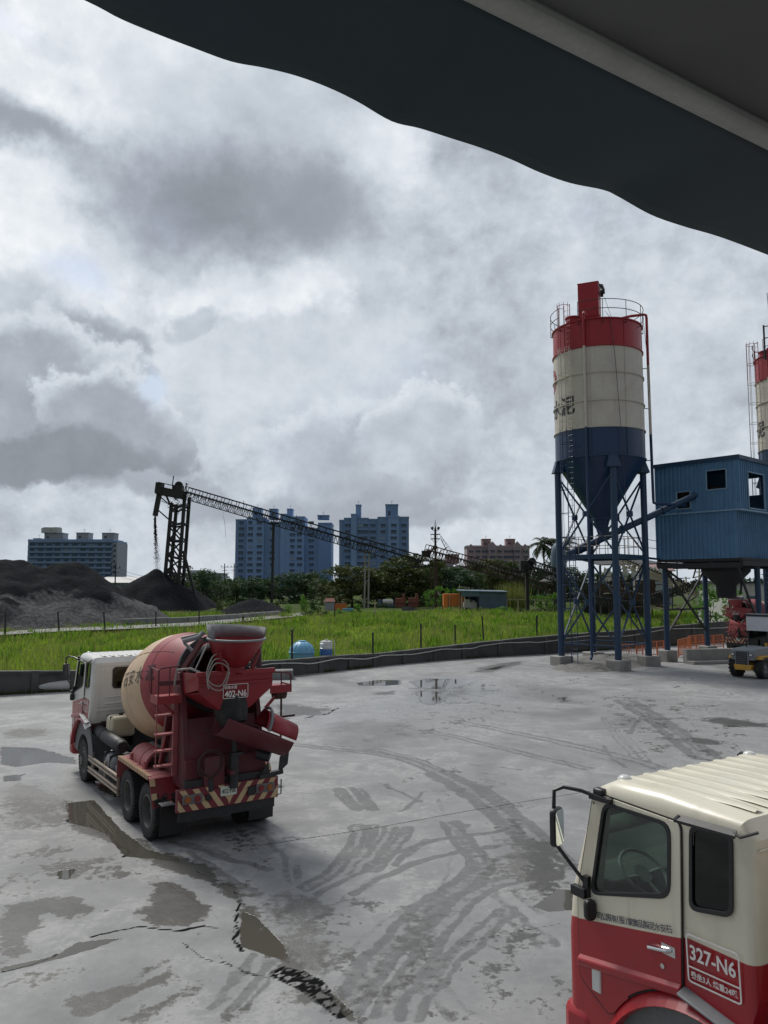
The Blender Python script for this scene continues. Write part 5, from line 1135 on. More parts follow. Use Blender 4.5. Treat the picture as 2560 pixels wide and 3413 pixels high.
for a,b in ((pt(.06,.05,1.6),pt(.06,.93,5.8)),(pt(.06,.93,1.6),pt(.06,.05,5.8)),(pt(.94,.02,5.9),pt(.94,.60,.9)),(pt(.06,.05,3.2),pt(.06,.93,3.2)),(pt(.94,.42,1.0),pt(.94,.95,5.8)),(pt(.06,.05,5.8),pt(.3,.0,5.0))): mb=MB(); mb.bar(a,b,.11,.11); BP('brace',mb,'dark_steel')
mb=MB(); p0=at(1938,1828,46.25)-OX; p1=at(2320,1650,47.0)-OX; d=(p1-p0).normalized(); mb.cyl(p0+d*.3,p1,.20,seg=18); mb.cyl(p0-d*.35,p0+d*.35,.27,seg=18); mb.cyl(p0-d*.9,p0-d*.35,.20,seg=14); mb.cyl(p0+d*1.75+Vector((0,0,.15)),p0+d*1.75+Vector((0,0,.6)),.17,seg=14)
for k in (.35,.7): q=p0+(p1-p0)*k; mb.cyl(q-d*.03,q+d*.03,.27,seg=18)
BP('screw_conveyor',mb,'steel_blue')
mb=MB(); 
for z in (7.55,7.05): mb.tube([(SC[0]+2.5-OX.x,SC[1]-OX.y,z),(17.45-OX.x,49-OX.y,z)],.02,5)
mb.bar((SC[0]+2.6-OX.x,SC[1]-OX.y,6.4),(17.5-OX.x,49-OX.y,6.4),.3,.1); BP('catwalk',mb,'steel_blue')

# ---- ground furniture round the silo
mb=MB(); n=26; ring=[]; r0=np.random.default_rng(5); pts=[gz(*p) for p in ((1828,2226),(1850,2208),(1905,2192),(1980,2184),(2070,2184),(2150,2186),(2230,2192),(2250,2200),(2190,2212),(2120,2226),(2070,2236),(2000,2242),(1930,2242),(1860,2238))]
cx=sum(p.x for p in pts)/len(pts); cy=sum(p.y for p in pts)/len(pts); vs_=[]; K=7
for k in range(K+1):
    for i,p in enumerate(pts):
        f=1-k/K; h=.55*math.sin(PI/2*k/K)*(.7+.5*float(fbm(np.array(p.x*f+cx),np.array(p.y*f*3),3,3))) ; vs_.append((cx+(p.x-cx)*f+r0.uniform(-.06,.06),cy+(p.y-cy)*f+r0.uniform(-.06,.06),(-.01 if k==0 else h+r0.uniform(-.05,.05))))
mb.add(vs_,[(k*len(pts)+i,k*len(pts)+(i+1)%len(pts),(k+1)*len(pts)+(i+1)%len(pts),(k+1)*len(pts)+i) for k in range(K) for i in range(len(pts))],0,True)
o=mb.build('rubble_mound',[dirty('rubble',(.17,.165,.155),(.07,.068,.062),.95,amt=.8,scale=2.5,fine=18,bmp=1.0)]); sb=o.modifiers.new('fine','SUBSURF'); sb.levels=sb.render_levels=2
tx=bpy.data.textures.new('lumps','CLOUDS'); tx.noise_scale=.35; ds=o.modifiers.new('lumps','DISPLACE'); ds.texture=tx; ds.strength=.16; ds.mid_level=.6; ds.texture_coords='GLOBAL'
tag(o,'low mound of grey rubble round the footings of the front silo','rubble')
mb=MB(); p0,p1=gz(2290,2212),gz(2450,2208); d=(p1-p0); d.z=0; L=5.6; d.normalize(); n_=Vector((-d.y,d.x,0)); mb.box(p0+d*L/2+n_*.2+Vector((0,0,.42)),(L,.4,.86),M=Matrix.Rotation(math.atan2(d.y,d.x),3,'Z')); mb.box(p0+d*L/2-n_*.35+Vector((0,0,.09)),(L,.7,.2),M=Matrix.Rotation(math.atan2(d.y,d.x),3,'Z')); o=mb.build('block_wall',[MATS['concrete']],None,.03); tag(o,'low concrete block wall with a step, behind the loader','wall')
def barrier(a,b,h,label):
    a,b=gz(*a),gz(*b); t_=thing('barrier',label,'barrier',(a.x,a.y,0),0,'orange barriers under the silo'); d=b-a; L=d.length; d.normalize(); o0=Vector((0,0,0)); mb=MB()
    for z in (.15,h*.55,h): mb.bar(o0+Vector((0,0,z)),d*L+Vector((0,0,z)),.05)
    for f in (0,.5,1): mb.bar(d*L*f,d*L*f+Vector((0,0,h)),.06)
    mb.build('frame',[MATS['barrier_orange']],t_); mb=MB(); n=max(4,int(L/.16))
    for i in range(1,n): mb.bar(d*L*i/n+Vector((0,0,.15)),d*L*i/n+Vector((0,0,h)),.022)
    mb.build('infill_bars',[MATS['barrier_orange']],t_); return t_
for a,b,h,l in (((2072,2197),(2122,2197),.95,'orange barrier between the two front silo legs, leftmost of its row'),((2124,2194),(2160,2190),.9,'orange barrier beside the right silo footing'),((2168,2190),(2214,2186),1.0,'orange barrier left of the batching house leg'),((2262,2192),(2304,2180),1.15,'taller orange barrier between two batching house legs'),((2296,2172),(2346,2166),1.1,'orange barrier over the low concrete wall'),((2348,2166),(2412,2160),1.0,'pale railing barrier just left of the small mixer truck')): barrier(a,b,h,l)

# ---- wheel loader seen from behind
lo=thing('wheel_loader','yellow and grey wheel loader with its radiator grille facing the yard','loader',(19.0,40.5,0),-.92)
W=lambda name,mb,mat,par=lo,bevel=0.0: mb.build(name,[MATS[k] for k in (mat if isinstance(mat,tuple) else (mat,))],par,bevel)
mb=MB(); mb.prism([(-.62,-.72,.92),(-.62,-.72,1.40),(-.58,-.62,1.50),(-.58,.95,1.58),(-.62,.95,.92)],(1.22,0,0)); W('engine_hood',mb,'loader_grey',lo,.05)
mb=MB(); mb.b2((-.34,-.755,.72),(.30,-.725,1.36)); gr=W('radiator_grille',mb,'black_plastic'); mb=MB()
mb.b2((-.37,-.765,.68),(-.33,-.73,1.40)); mb.b2((.29,-.765,.68),(.33,-.73,1.40)); mb.b2((-.37,-.765,1.36),(.33,-.73,1.41)); mb.b2((-.37,-.765,.66),(.33,-.73,.70)); 
for i in range(6): mb.b2((-.3,-.76,.78+i*.1),(.27,-.745,.79+i*.1))
W('grille_frame',mb,'loader_grey',gr)
for x in (-.50,.46): 
    mb=MB(); mb.b2((x-.10,-.76,1.12),(x+.10,-.71,1.30)); h_=W('lamp_panel',mb,'grey_plastic'); mb=MB(); mb.b2((x-.07,-.775,1.17),(x+.07,-.758,1.25)); W('rear_lamp',mb,'lamp_clear',h_)
mb=MB(); mb.prism([(-.40,-.78,.42),(.42,-.78,.42),(.48,-.78,.70),(-.46,-.78,.70)],(0,.5,0)); mb.b2((-.3,-.3,.5),(.3,2.6,.8)); mb.cyl((-.15,-.80,.53),(-.15,-.77,.53),.06,seg=12); mb.b2((-.05,-.83,.44),(.25,-.77,.50)); W('counterweight',mb,'loader_yellow',lo,.02)
for x in (-.68,.68):
    mb=MB(); mb.prism([(x-.18,-.55,.98),(x-.18,-.4,1.15),(x-.18,.4,1.15),(x-.18,.6,.95)],(.36,0,0)); W('fender',mb,'loader_yellow',lo,.02)
    for y in (0,2.35):
        M=Matrix.Translation((x,y,.55))@Matrix.Rotation(PI/2*(1 if x>0 else -1),4,'Y'); mb=MB(); h=.21; mb.lathe([(.28,-h*.8),(.45,-h),(.53,-h*.8),(.54,0),(.53,h*.8),(.45,h),(.28,h*.8)],M,32)
        for k in range(18):
            for s_ in (-1,1): a=2*PI*(k+.25*s_)/18; c_=M@Vector((.535*math.cos(a),.535*math.sin(a),s_*.10)); mb.box(c_,(.06,.055,.24),M=M.to_3x3()@Matrix.Rotation(a,3,'Z')@Matrix.Rotation(s_*.6,3,'X'))
        w_=W('wheel',mb,'rubber'); mb=MB(); mb.lathe([(.285,h*.8),(.26,h*.5),(.14,h*.3),(.12,h*.6),(0,h*.65)],M,24); W('rim',mb,'grey_plastic',w_)
mb=MB(); mb.b2((-.55,.95,1.55),(-.47,1.03,3.1)); mb.b2((.47,.95,1.55),(.55,1.03,3.1)); mb.b2((-.55,2.0,1.2),(-.47,2.08,3.1)); mb.b2((.47,2.0,1.2),(.55,2.08,3.1)); mb.b2((-.62,.9,3.1),(.62,2.15,3.22)); mb.b2((-.55,.95,.9),(.55,2.1,1.2)); cb=W('cab_frame',mb,'black_steel')
mb=MB(); mb.b2((-.58,.925,2.35),(.60,.945,3.25)); mb.b2((.565,.93,2.40),(.58,2.1,3.2)); W('white_panel',mb,'sign_white',cb)
mb=MB(); mb.b2((-.47,.97,1.58),(.47,.985,2.35)); mb.b2((.50,1.03,1.25),(.515,2.0,2.4)); W('cab_glass',mb,'dark_glass',cb)
mb=MB(); mb.b2((-.3,1.2,1.2),(.3,1.7,1.45)); mb.b2((-.3,1.15,1.45),(.3,1.27,2.0)); W('seat',mb,'interior_dark',cb,.03)
mb=MB(); mb.b2((-.5,2.1,.5),(.5,3.0,1.3)); mb.bar((.42,.98,1.0),(.42,.98,1.75),.12,.16); mb.bar((.62,.75,1.0),(.62,2.2,1.1),.14,.5); W('front_body',mb,'loader_yellow',lo,.03)
mb=MB()
for x in (-.4,.4): mb.bar((x,2.4,1.4),(x,3.7,.6),.12,.22)
W('lift_arm',mb,'loader_yellow')
mb=MB(); mb.prism([(-1,3.6,.1),(-1,4.5,.08),(-1,4.4,.2),(-1,3.75,.3),(-1,3.6,.9),(-1,3.5,.9),(-1,3.45,.3)],(2,0,0)); W('bucket',mb,'rusty_steel')
mb=MB(); mb.cyl((-.3,.3,1.5),(-.3,.3,1.85),.05,seg=10); mb.tube([(.45,.6,1.5),(.45,.6,2.0)],.03,6); W('exhaust_stack',mb,'black_steel')
# ================================================================ far buildings
def win_proto(w,h,mt='window_dark',fr='window_pale'):
    mb=MB(); mb.b2((-w/2,-.06,-h/2),(w/2,.02,h/2)); mb.b2((-.05,-.1,-h/2),(.05,-.06,h/2),1); mb.b2((-w/2-.1,-.25,-h/2-.22),(w/2+.1,.0,-h/2-.05),1); mb.b2((-w/2-.1,-.35,h/2+.05),(w/2+.1,.0,h/2+.2),1)
    return mb.mesh('window',[MATS[mt],MATS[fr]])
WD={k:win_proto(*a) for k,a in {'blue':(2.6,1.35,'window_dark','tower_blue'),'blue_small':(1.5,1.1,'window_dark','tower_blue_light'),'pale':(2.6,1.25,'window_dark','tower_pale'),'pale_pane':(2.6,1.25,'window_pale','tower_pale'),'pink':(2.8,1.3,'window_dark','tower_pink'),'blue_pale_pane':(2.2,1.2,'window_pale','tower_blue_light')}.items()}
rw=random.Random(3)
def block(label,Y,px0,px1,pyt,segs,mat,light,cols,kind,floors,fh,tops,name='apartment_block',group=None,pyb=None,ang=0.0):
    """slab block whose front spans px0..px1 at distance Y; segs: (x fraction 0..1, width fraction, depth step, top offset in m)"""
    a=at(px0,pyt,Y); b=at(px1,pyt,Y); W_=b.x-a.x; H=a.z; t_=thing(name,label,'apartment block',((a.x+b.x)/2,Y,0),ang,group)
    for f0,f1,st,dz in segs:
        mb=MB(); x0,x1=-W_/2+W_*f0,-W_/2+W_*f1; mb.b2((x0,-st,0),(x1,16,H+dz)); mb.b2((x0-.1,-st-.12,H+dz),(x1+.1,16.1,H+dz+.9) if dz>-90 else (x1,16,H+dz))
        mb.build('wall',[MATS[light if st>1.4 else mat]],t_)
    n=0
    for fl in range(floors):
        for ci,(cf,st) in enumerate(cols):
            if n>=98: break
            z=H-2.1-fl*fh; x=-W_/2+W_*cf; k=kind
            if rw.random()<.10 and kind!='pink': k='blue_pale_pane' if kind.startswith('blue') else 'pale_pane'  # a few windows at random get paler panes
            if z<1: continue
            o=bpy.data.objects.new('window',WD[k]); COL.objects.link(o); o.parent=t_; o.location=(x+rw.uniform(-.15,.15),-st-.02,z); o.scale=(rw.uniform(.75,1.2),1,rw.uniform(.85,1.1)); n+=1
    for f0,f1,h0,mt,nm in tops:
        mb=MB(); x0,x1=-W_/2+W_*f0,-W_/2+W_*f1; mb.b2((x0,1.0,H),(x1,8,H+h0)); mb.b2((x0-.2,.8,H+h0-.5),(x1+.2,8.2,H+h0))
        if x1-x0>4: mb.b2((x0+1.2,.93,H+h0*.35),(x0+2.6,1.0,H+h0*.6),1)
        mb.tube([((x0+x1)/2,4,H+h0),((x0+x1)/2,4,H+h0+2.2)],.08,4); mb.tube([((x0+x1)/2-.8,4,H+h0+1.6),((x0+x1)/2+.8,4,H+h0+1.9)],.06,4)
        mb.build(nm,[MATS[mt],MATS['window_dark']],t_)
    return t_,W_,H
TB=[(0,.12,0,-1),(.12,.30,1.6,0),(.30,.33,.6,-2),(.33,.47,.4,-2.5),(.47,.53,1.5,2),(.53,.72,1.8,.5),(.72,.86,.4,-6),(.86,1,1.2,-3)]
block('blue high rise apartment block behind the long conveyor, left of the two blue towers',430,786,1106,1730,TB,'tower_blue','tower_blue_light',[(.06,.02),(.16,1.62),(.255,1.62),(.385,.42),(.595,1.82),(.67,1.82),(.79,.42)],'blue',14,3.35,
    [(.17,.26,6.5,'tower_blue_light','lift_tower'),(.345,.425,6,'tower_blue','lift_tower'),(.53,.585,6.0,'tower_blue_light','lift_tower'),(.85,.965,2.4,'tower_blue','lift_tower')],group='blue apartment towers')
TB2=[(0,.07,.2,0),(.07,.17,.9,1),(.17,.25,1.8,3),(.25,.42,1.0,1),(.42,.55,.4,.5),(.55,.70,1.0,1.5),(.70,.86,1.7,2),(.86,1,.8,1.6)]
block('blue high rise apartment block behind the trees, right of the two blue towers',400,1131,1363,1738,TB2,'tower_blue','tower_blue_light',[(.12,.92),(.30,1.02),(.38,1.02),(.485,.42),(.625,1.02),(.78,1.72),(.93,.82)],'blue',13,3.3,
    [(.235,.31,9.0,'tower_blue_light','lift_tower'),(.665,.845,9.2,'tower_blue','lift_tower')],group='blue apartment towers')
# pale block with balcony bands
t_,W_,H=block('pale grey apartment block with long balcony bands behind the dark sand pile',420,94,391,1803,[(0,.955,0,0),(.955,1,-.5,-.8)],'tower_pale','tower_pale',[(.05+.095*i,.02) for i in range(10)],'pale',9,2.85,
    [(.05,.12,1.6,'tower_pale_side','roof_shed'),(.17,.38,4.6,'tower_pale_side','stair_tower'),(.53,.665,4.7,'tower_pale_side','stair_tower'),(.82,.955,4.6,'tower_pale_side','stair_tower')])
for fl in range(10):
    mb=MB(); z=H-.1-fl*2.85; mb.b2((-W_/2+.6,-1.5,z-.75),(W_/2*.90,.0,z+.15)); mb.b2((-W_/2+.6,-1.55,z+.15),(W_/2*.90,-1.45,z+.25)); mb.build('balcony',[MATS['tower_pale']],t_)
for x in (-W_*.31,-W_*.215): mb=MB(); mb.cyl((x,3,H+4.6),(x,3,H+7.2),3.4 if x<-W_*.25 else 3.0,seg=24); mb.cyl((x,3,H+7.2),(x,3,H+7.6),2.6,seg=24); mb.build('roof_water_tank',[MATS['roof_pale']],t_)
mb=MB(); mb.b2((W_*.455,-.6,0),(W_/2+.3,16.3,H-1.0)); 
for fl in range(9): mb.b2((W_*.465,-.75,H-3.2-fl*2.85),(W_*.49,-.5,H-1.9-fl*2.85),1)
mb.build('stair_side',[MATS['tower_pale_side'],MATS['window_dark']],t_)
# pink gabled block
t_,W_,H=block('pinkish apartment block with pointed gables and two brick lift towers',450,1557,1765,1826,[(0,.34,0,0),(.34,.46,1.6,.5),(.46,.75,.4,0),(.75,.86,1.6,.5),(.86,1,0,0)],'tower_pink','tower_pink',[(.06,.02),(.17,.02),(.28,.02),(.40,1.62),(.52,.42),(.62,.42),(.70,.42),(.80,1.62),(.94,.02)],'pink',7,3.3,
    [(.25,.385,5.4,'tower_brick','lift_tower'),(.635,.775,5.4,'tower_brick','lift_tower')])
for f,w_,h_ in ((.06,3,2.2),(.40,5.5,4.2),(.535,3,2),(.68,3,2),(.80,5.5,4.2),(.93,3,2.2)):
    x=-W_/2+W_*f; st=1.75 if w_>4 else .55; mb=MB(); mb.prism([(x-w_/2,-st,H-1.5),(x-w_/2,-st,H+.8),(x,-st,H+.8+h_*.7),(x+w_/2,-st,H+.8),(x+w_/2,-st,H-1.5)],(0,3,0)); mb.build('gable',[MATS['tower_pink']],t_)
mb=MB(); mb.prism([(-W_/2-.3,-.3,H+.1),(W_/2+.3,-.3,H+.1),(W_/2,2.5,H+1.6),(-W_/2,2.5,H+1.6)],(0,14,0)); mb.build('roof',[MATS['dark_steel']],t_)
t_,W_,H=block('lower pinkish apartment block with a round brick stair tower, behind the mast',430,1466,1580,1878,[(0,.4,0,0),(.4,1,.6,-2.5)],'tower_pink','tower_pink',[(.1,.02),(.25,.02),(.5,.62),(.65,.62),(.8,.62)],'pink',6,3.2,[])
mb=MB(); mb.cyl((-W_*.12,5,H),(-W_*.12,5,H+5.0),4.0,seg=24); mb.cyl((-W_*.12,5,H+5),(-W_*.12,5,H+5.3),4.3,seg=24); mb.build('stair_tower',[MATS['tower_brick']],t_)
mb=MB(); a=at(545,1968,300); mb.b2((a.x-9,300,.3),(a.x+45,320,a.z)); 
o_=thing('low_house','low pale building glimpsed behind the lattice tower','building',(0,0,0)); mb=MB(); a=at(640,1900,260); b=at(735,1912,260); mb.b2((a.x-2,260,0),(b.x,272,b.z)); mb.b2((a.x-1,262,b.z),(a.x+4,268,a.z)); mb.build('wall',[MATS['tower_pale_side']],o_); mb=MB(); mb.b2((a.x-2.4,259.5,b.z),(b.x+.4,272.4,b.z+.25)); mb.build('roof',[MATS['roof_pale']],o_)
o_=thing('warehouse','long pale roofed warehouse behind the dark sand piles','building',(0,0,0)); mb=MB(); a=at(320,1930,230); b=at(480,1924,230); mb.b2((a.x,231,0),(b.x,250,a.z-1.1)); mb.build('wall',[MATS['tower_pale_side']],o_); mb=MB(); mb.prism([(a.x-.5,230,a.z-1.2),(b.x+.5,230,a.z-1.2),(b.x+.5,240,a.z+.6),(a.x-.5,240,a.z+.6)],(0,0,.15)); mb.prism([(a.x-.5,251,a.z-1.2),(b.x+.5,251,a.z-1.2),(b.x+.5,240,a.z+.6),(a.x-.5,240,a.z+.6)],(0,0,.15)); mb.build('roof',[MATS['roof_pale']],o_); mb=MB(); mb.b2((b.x-7,230.9,.6),(b.x-3,231,a.z-2)); mb.b2((b.x-14,230.9,.6),(b.x-9,231,a.z-2.4)); mb.build('door',[MATS['window_dark']],o_)

# ================================================================ sand works: conveyors, tower, piles
FG=.45                                              # level of the field
def truss(mb,p0,p1,w,h,n,r=.07,belt=True,mi=0,mb_=1):
    p0,p1=Vector(p0),Vector(p1); d=(p1-p0).normalized(); s=Vector((d.y,-d.x,0)).normalized(); u=s.cross(d)
    if u.z<0: u=-u
    for a in (-1,1):
        for z in (0,1): mb.bar(p0+s*a*w/2+u*z*h,p1+s*a*w/2+u*z*h,r*1.5,r*1.5,mi)
        for i in range(n):
            q0=p0+(p1-p0)*i/n; q1=p0+(p1-p0)*(i+1)/n
            mb.bar(q0+s*a*w/2,q0+s*a*w/2+u*h,r,r,mi); mb.bar(q0+s*a*w/2+u*(h if i%2 else 0),q1+s*a*w/2+u*(0 if i%2 else h),r*.8,r*.8,mi)
    for i in range(n+1): q=p0+(p1-p0)*i/n; mb.bar(q-s*w/2,q+s*w/2,r,r,mi); mb.bar(q-s*w/2+u*h,q+s*w/2+u*h,r,r,mi)
    if belt: mb.bar(p0+u*(h+.12),p1+u*(h+.12),w*.9,.09,mi)
    return s,u,d
def conveyor(label,p0,p1,w,h,n,rail=True,cat='conveyor',mat='dark_steel'):
    t_=thing('belt_conveyor',label,cat,(0,0,0)); mb=MB(); s,u,d=truss(mb,p0,p1,w,h,n,belt=False); mb.build('truss',[MATS[mat]],t_)
    mb=MB(); mb.bar(Vector(p0)+u*(h+.14),Vector(p1)+u*(h+.14),w*.8,.07)
    for i in range(n): q=Vector(p0)+(Vector(p1)-Vector(p0))*(i+.5)/n; mb.tube([q-s*w*.55+u*(h+.26),q-s*w*.2+u*(h+.08),q+s*w*.2+u*(h+.08),q+s*w*.55+u*(h+.26)],.06,5)
    mb.build('belt',[MATS['rubber']],t_)
    if rail:
        mb=MB()
        for a in (-1,1):
            q0=Vector(p0)+s*a*(w*.75); q1=Vector(p1)+s*a*(w*.75); mb.bar(q0+u*(h+.95),q1+u*(h+.95),.12,.12)
            for i in range(n//2+1): q=q0+(q1-q0)*i/(n//2); mb.bar(q+u*(h*.6),q+u*(h+.95),.10,.10)
        mb.build('guard_rail',[MATS[mat]],t_)
    return t_,s,u,d
ZC=138.0
main,s_,u_,d_=conveyor('long dark truss conveyor rising left to the sand tower',at(612,1662,ZC),at(1396,1893,ZC),1.5,1.25,64)
for px,pt,pb,lab in ((912,1745,2022,0),(1224,1840,2030,1)):
    mb=MB(); a=at(px,pt,ZC); b=at(px-(6 if not lab else 3),pb,ZC)
    for dx in ((0,) if not lab else (-.35,.35)): mb.bar((a.x+dx,ZC,a.z),(b.x+dx,ZC,0),.42 if not lab else .3,.42 if not lab else .3,up=(0,1,0))
    if lab: 
        for z in (2,5,8): mb.bar((a.x-.35,ZC,z),(a.x+.35,ZC,z+1),.12)
    mb.bar((a.x-.9,ZC,a.z),(a.x+.9,ZC,a.z),.3); mb.build('support_leg',[MATS['dark_steel'] if not lab else MATS['concrete']],main)
for px,py,h_ in ((812,1700,1.7),(988,1750,1.8),(745,1710,-.1)):
    mb=MB(); a=at(px,py,ZC); mb.tube([(a.x,ZC,a.z),(a.x,ZC,a.z+h_)],.05,4); 
    if h_<0: mb.tube([(a.x,ZC,a.z-.5),(a.x+.3,ZC,a.z-2),(a.x+.5,ZC,a.z-4.4)],.025,4)
    mb.build('stay_wire' if h_<0 else 'rod',[MATS['dark_steel']],main)
tw=thing('lattice_tower','dark lattice tower dropping sand from the conveyor head','tower',(0,0,0))
TP=lambda name,mb,mat='dark_steel',par=tw: mb.build(name,[MATS[mat]],par)
L0,L1=at(572,1676,ZC),at(548,1945,ZC); R0,R1=at(616,1650,ZC),at(592,1975,ZC); B_=Vector((0,3.4,0))
for nm,a,b in (('leg',L0,L1),('leg',R0,R1),('leg',L0+B_,L1+B_),('leg',R0+B_,R1+B_)):
    a,b=Vector(a),Vector(b); b2=b+(b-a)*((b.z-0.1)/(a.z-b.z)); mb=MB(); mb.bar(a,b2,.55,.5,up=(0,1,0)); TP(nm,mb)
lv=lambda A0,A1,py: A0+(A1-A0)*((py-1676)/(1945-1676))
for py in (1702,1754,1803,1853,1904,1940):
    mb=MB(); a,b=lv(L0,L1,py),lv(R0,R1,py)
    mb.bar(a,b,.45,.4); mb.bar(a+B_,b+B_,.3,.3); mb.box(a+(b-a)*.35+Vector((0,0,.45)),(.9,.6,.5)); mb.bar(a,a+B_,.25); mb.bar(b,b+B_,.25); TP('cross_beam',mb)
for p0_,p1_ in ((1757,1803),(1806,1853),(1856,1904),(1906,1940)):
    mb=MB(); mb.bar(lv(L0,L1,p0_),lv(R0,R1,p1_),.26); mb.bar(lv(R0,R1,p0_),lv(L0,L1,p1_),.26); TP('cross_brace',mb); mb=MB(); mb.bar(lv(L0,L1,p0_)+B_,lv(R0,R1,p1_)+B_,.22); TP('cross_brace',mb)
mb=MB(); a,b=at(611,1836,ZC),at(655,2002,ZC); mb.bar(a,b,.42,.42); a2,b2_=at(608,1872,ZC),at(622,1872,ZC); mb.bar(a2,b2_,.3); mb.bar(at(604,1888,ZC),at(637,1888,ZC),.25); mb.bar(at(603,1893,ZC),at(628,1893,ZC),.25); TP('raking_strut',mb)
mb=MB(); a,b=at(524,1634,ZC),at(615,1652,ZC); mb.bar(a,b,1.7,1.4); mb.bar(at(522,1626,ZC),at(542,1628,ZC),1.9,1.9); mb.cyl(at(596,1618,ZC-.4),at(596,1618,ZC+1.2),.75,seg=14); mb.b2((at(580,1640,ZC).x,ZC-.8,at(580,1640,ZC).z),(at(610,1610,ZC).x,ZC+.9,at(580,1618,ZC).z)); mb.cyl(at(530,1630,ZC-.9),at(530,1630,ZC+.9),.45,seg=14); TP('head_drive',mb)
mb=MB(); mb.tube([at(521,1616,ZC-1),at(528,1607,ZC-1),at(575,1618,ZC-1)],.08,5); mb.tube([at(575,1632,ZC-1),at(575,1612,ZC-1),at(579,1586,ZC-1)],.10,5); mb.tube([at(620,1636,ZC-1),at(621,1610,ZC-1),at(626,1615,ZC-1)],.12,5); mb.tube([at(545,1612,ZC-1),at(545,1630,ZC-1)],.08,5); mb.tube([at(610,1702,ZC),at(633,1702,ZC)],.10,4); TP('head_rail',mb)
mb=MB(); mb.bar(at(533,1636,ZC),at(517,1720,ZC),.75,.8,up=(0,1,0)); TP('drop_chute',mb); mb=MB(); mb.bar(at(528,1701,ZC),at(567,1735,ZC),.22); mb.bar(at(535,1657,ZC),at(566,1683,ZC),.18); mb.bar(at(550,1640,ZC),at(566,1680,ZC),.3); TP('chute_stay',mb)
rr=random.Random(9)
for i in range(26): mb=MB(); a=at(rr.uniform(556,606),rr.uniform(1652,1700),ZC+rr.uniform(-1,2)); b=a+Vector((rr.uniform(-1.3,1.3),rr.uniform(-.5,.5),rr.uniform(-1.2,1.2))); mb.tube([a,(a+b)/2+Vector((0,0,rr.uniform(-.3,.3))),b],.05,4); TP('wire',mb)
# falling sand: loose grains in the air
V=[]; r9=np.random.default_rng(12)
top=at(517,1722,ZC); bot=at(518,1897,ZC)
for i in range(2600):
    f=r9.random()**1.25; z=top.z+(bot.z-top.z)*f; sp=.10+.32*f; c=np.array([top.x+(bot.x-top.x)*f+r9.normal()*sp*.55+ (f**2)*abs(r9.normal())*.55,ZC+r9.normal()*sp,z]); q=r9.uniform(.025,.075)*(1.3-.8*f)
    e1=r9.normal(size=3); e1/=np.linalg.norm(e1); e2=np.cross(e1,r9.normal(size=3)); e2/=np.linalg.norm(e2); V.append([c-e1*q-e2*q,c+e1*q-e2*q,c+e1*q+e2*q,c-e1*q+e2*q])
tag(link('falling_sand',poly_mesh('falling_sand',np.array(V),4,MATS['dark_sand'])),'stream of dark sand falling from the tower chute onto a pile','sand',kind='stuff')
# second conveyor, mast at the junction, others behind the silo
c2,_,_,_=conveyor('rust brown truss conveyor running down right from the mast',at(1416,1853,136),at(1880,1985,128),1.4,1.1,44,mat='rusty_steel')
for px,pt,pb in ((1747,1950,2010),(1800,1962,2032)): mb=MB(); a=at(px,pt,130); b=at(px,pb,130); mb.bar((a.x,130,a.z),(a.x,130,0),.45,.45,up=(0,1,0)); mb.build('support_leg',[MATS['bark']],c2)
mb=MB(); a=at(1420,1850,136); mb.box((a.x,136,a.z+.2),(1.5,1.5,1.1)); mb.cyl((a.x+1.6,135,a.z+1.3),(a.x+1.6,137,a.z+1.3),.4,seg=12); mb.bar((a.x+.5,135,a.z),(a.x+1.6,136,a.z+1.7),.25); mb.bar((a.x-2.5,136,a.z-2.2),(a.x+2,136,a.z-1.8),.3); mb.bar((a.x-1.5,136,a.z-2.2),(a.x-1.2,136,a.z),.2); mb.bar((a.x-2.5,135.5,a.z-1.1),(a.x+3,135.5,a.z-1.0),.2); mb.build('transfer_box',[MATS['dark_steel']],c2)
mast=thing('light_mast','rusty mast with floodlights and a caged platform at the conveyor joint','mast',(0,0,0)); YM=134.0; a=at(1451,1765,YM); b=at(1451,2030,YM)
mb=MB(); mb.bar((a.x,YM,a.z),(a.x,YM,8),.36,.36,up=(0,1,0)); mb.bar((a.x,YM,8),(a.x,YM,0),.62,.62,up=(0,1,0)); mb.bar((a.x-.75,YM,7.5),(a.x-.75,YM,0),.2); mb.build('pole',[MATS['rusty_steel']],mast)
mb=MB(); mb.cyl((a.x,YM,a.z),(a.x,YM,a.z+.9),.2,.03,8); mb.tube([(a.x,YM,a.z+.9),(a.x,YM,at(1451,1733,YM).z)],.04,4); mb.tube([(a.x-.5,YM,a.z-.2),(a.x,YM,a.z+1.4),(a.x+.5,YM,a.z-.2)],.04,4); mb.build('lightning_rod',[MATS['dark_steel']],mast)
for sg in (-1,1): mb=MB(); mb.box((a.x+sg*.55,YM-.2,a.z+.22),(.42,.3,.45),M=Matrix.Rotation(sg*.5,3,'Y')); mb.bar((a.x,YM,a.z-.3),(a.x+sg*.55,YM-.1,a.z),.07); mb.build('floodlight',[MATS['black_steel']],mast)
mb=MB(); zp=at(1451,1796,YM).z; zt=at(1451,1781,YM).z
for z in (zp,zt): mb.tube([(a.x+x,YM+y,z) for x,y in ((-.8,-.6),(.8,-.6),(.8,.6),(-.8,.6))],.05,5,closed=True)
for x in (-.8,-.3,.3,.8): mb.bar((a.x+x,YM-.6,zp),(a.x+x,YM-.6,zt),.05)
for x in (-.7,.7): mb.bar((a.x,YM,zp-.8),(a.x+x,YM,zp),.06)
mb.b2((a.x-.8,YM-.6,zp-.05),(a.x+.8,YM+.6,zp)); mb.build('platform',[MATS['rusty_steel']],mast)
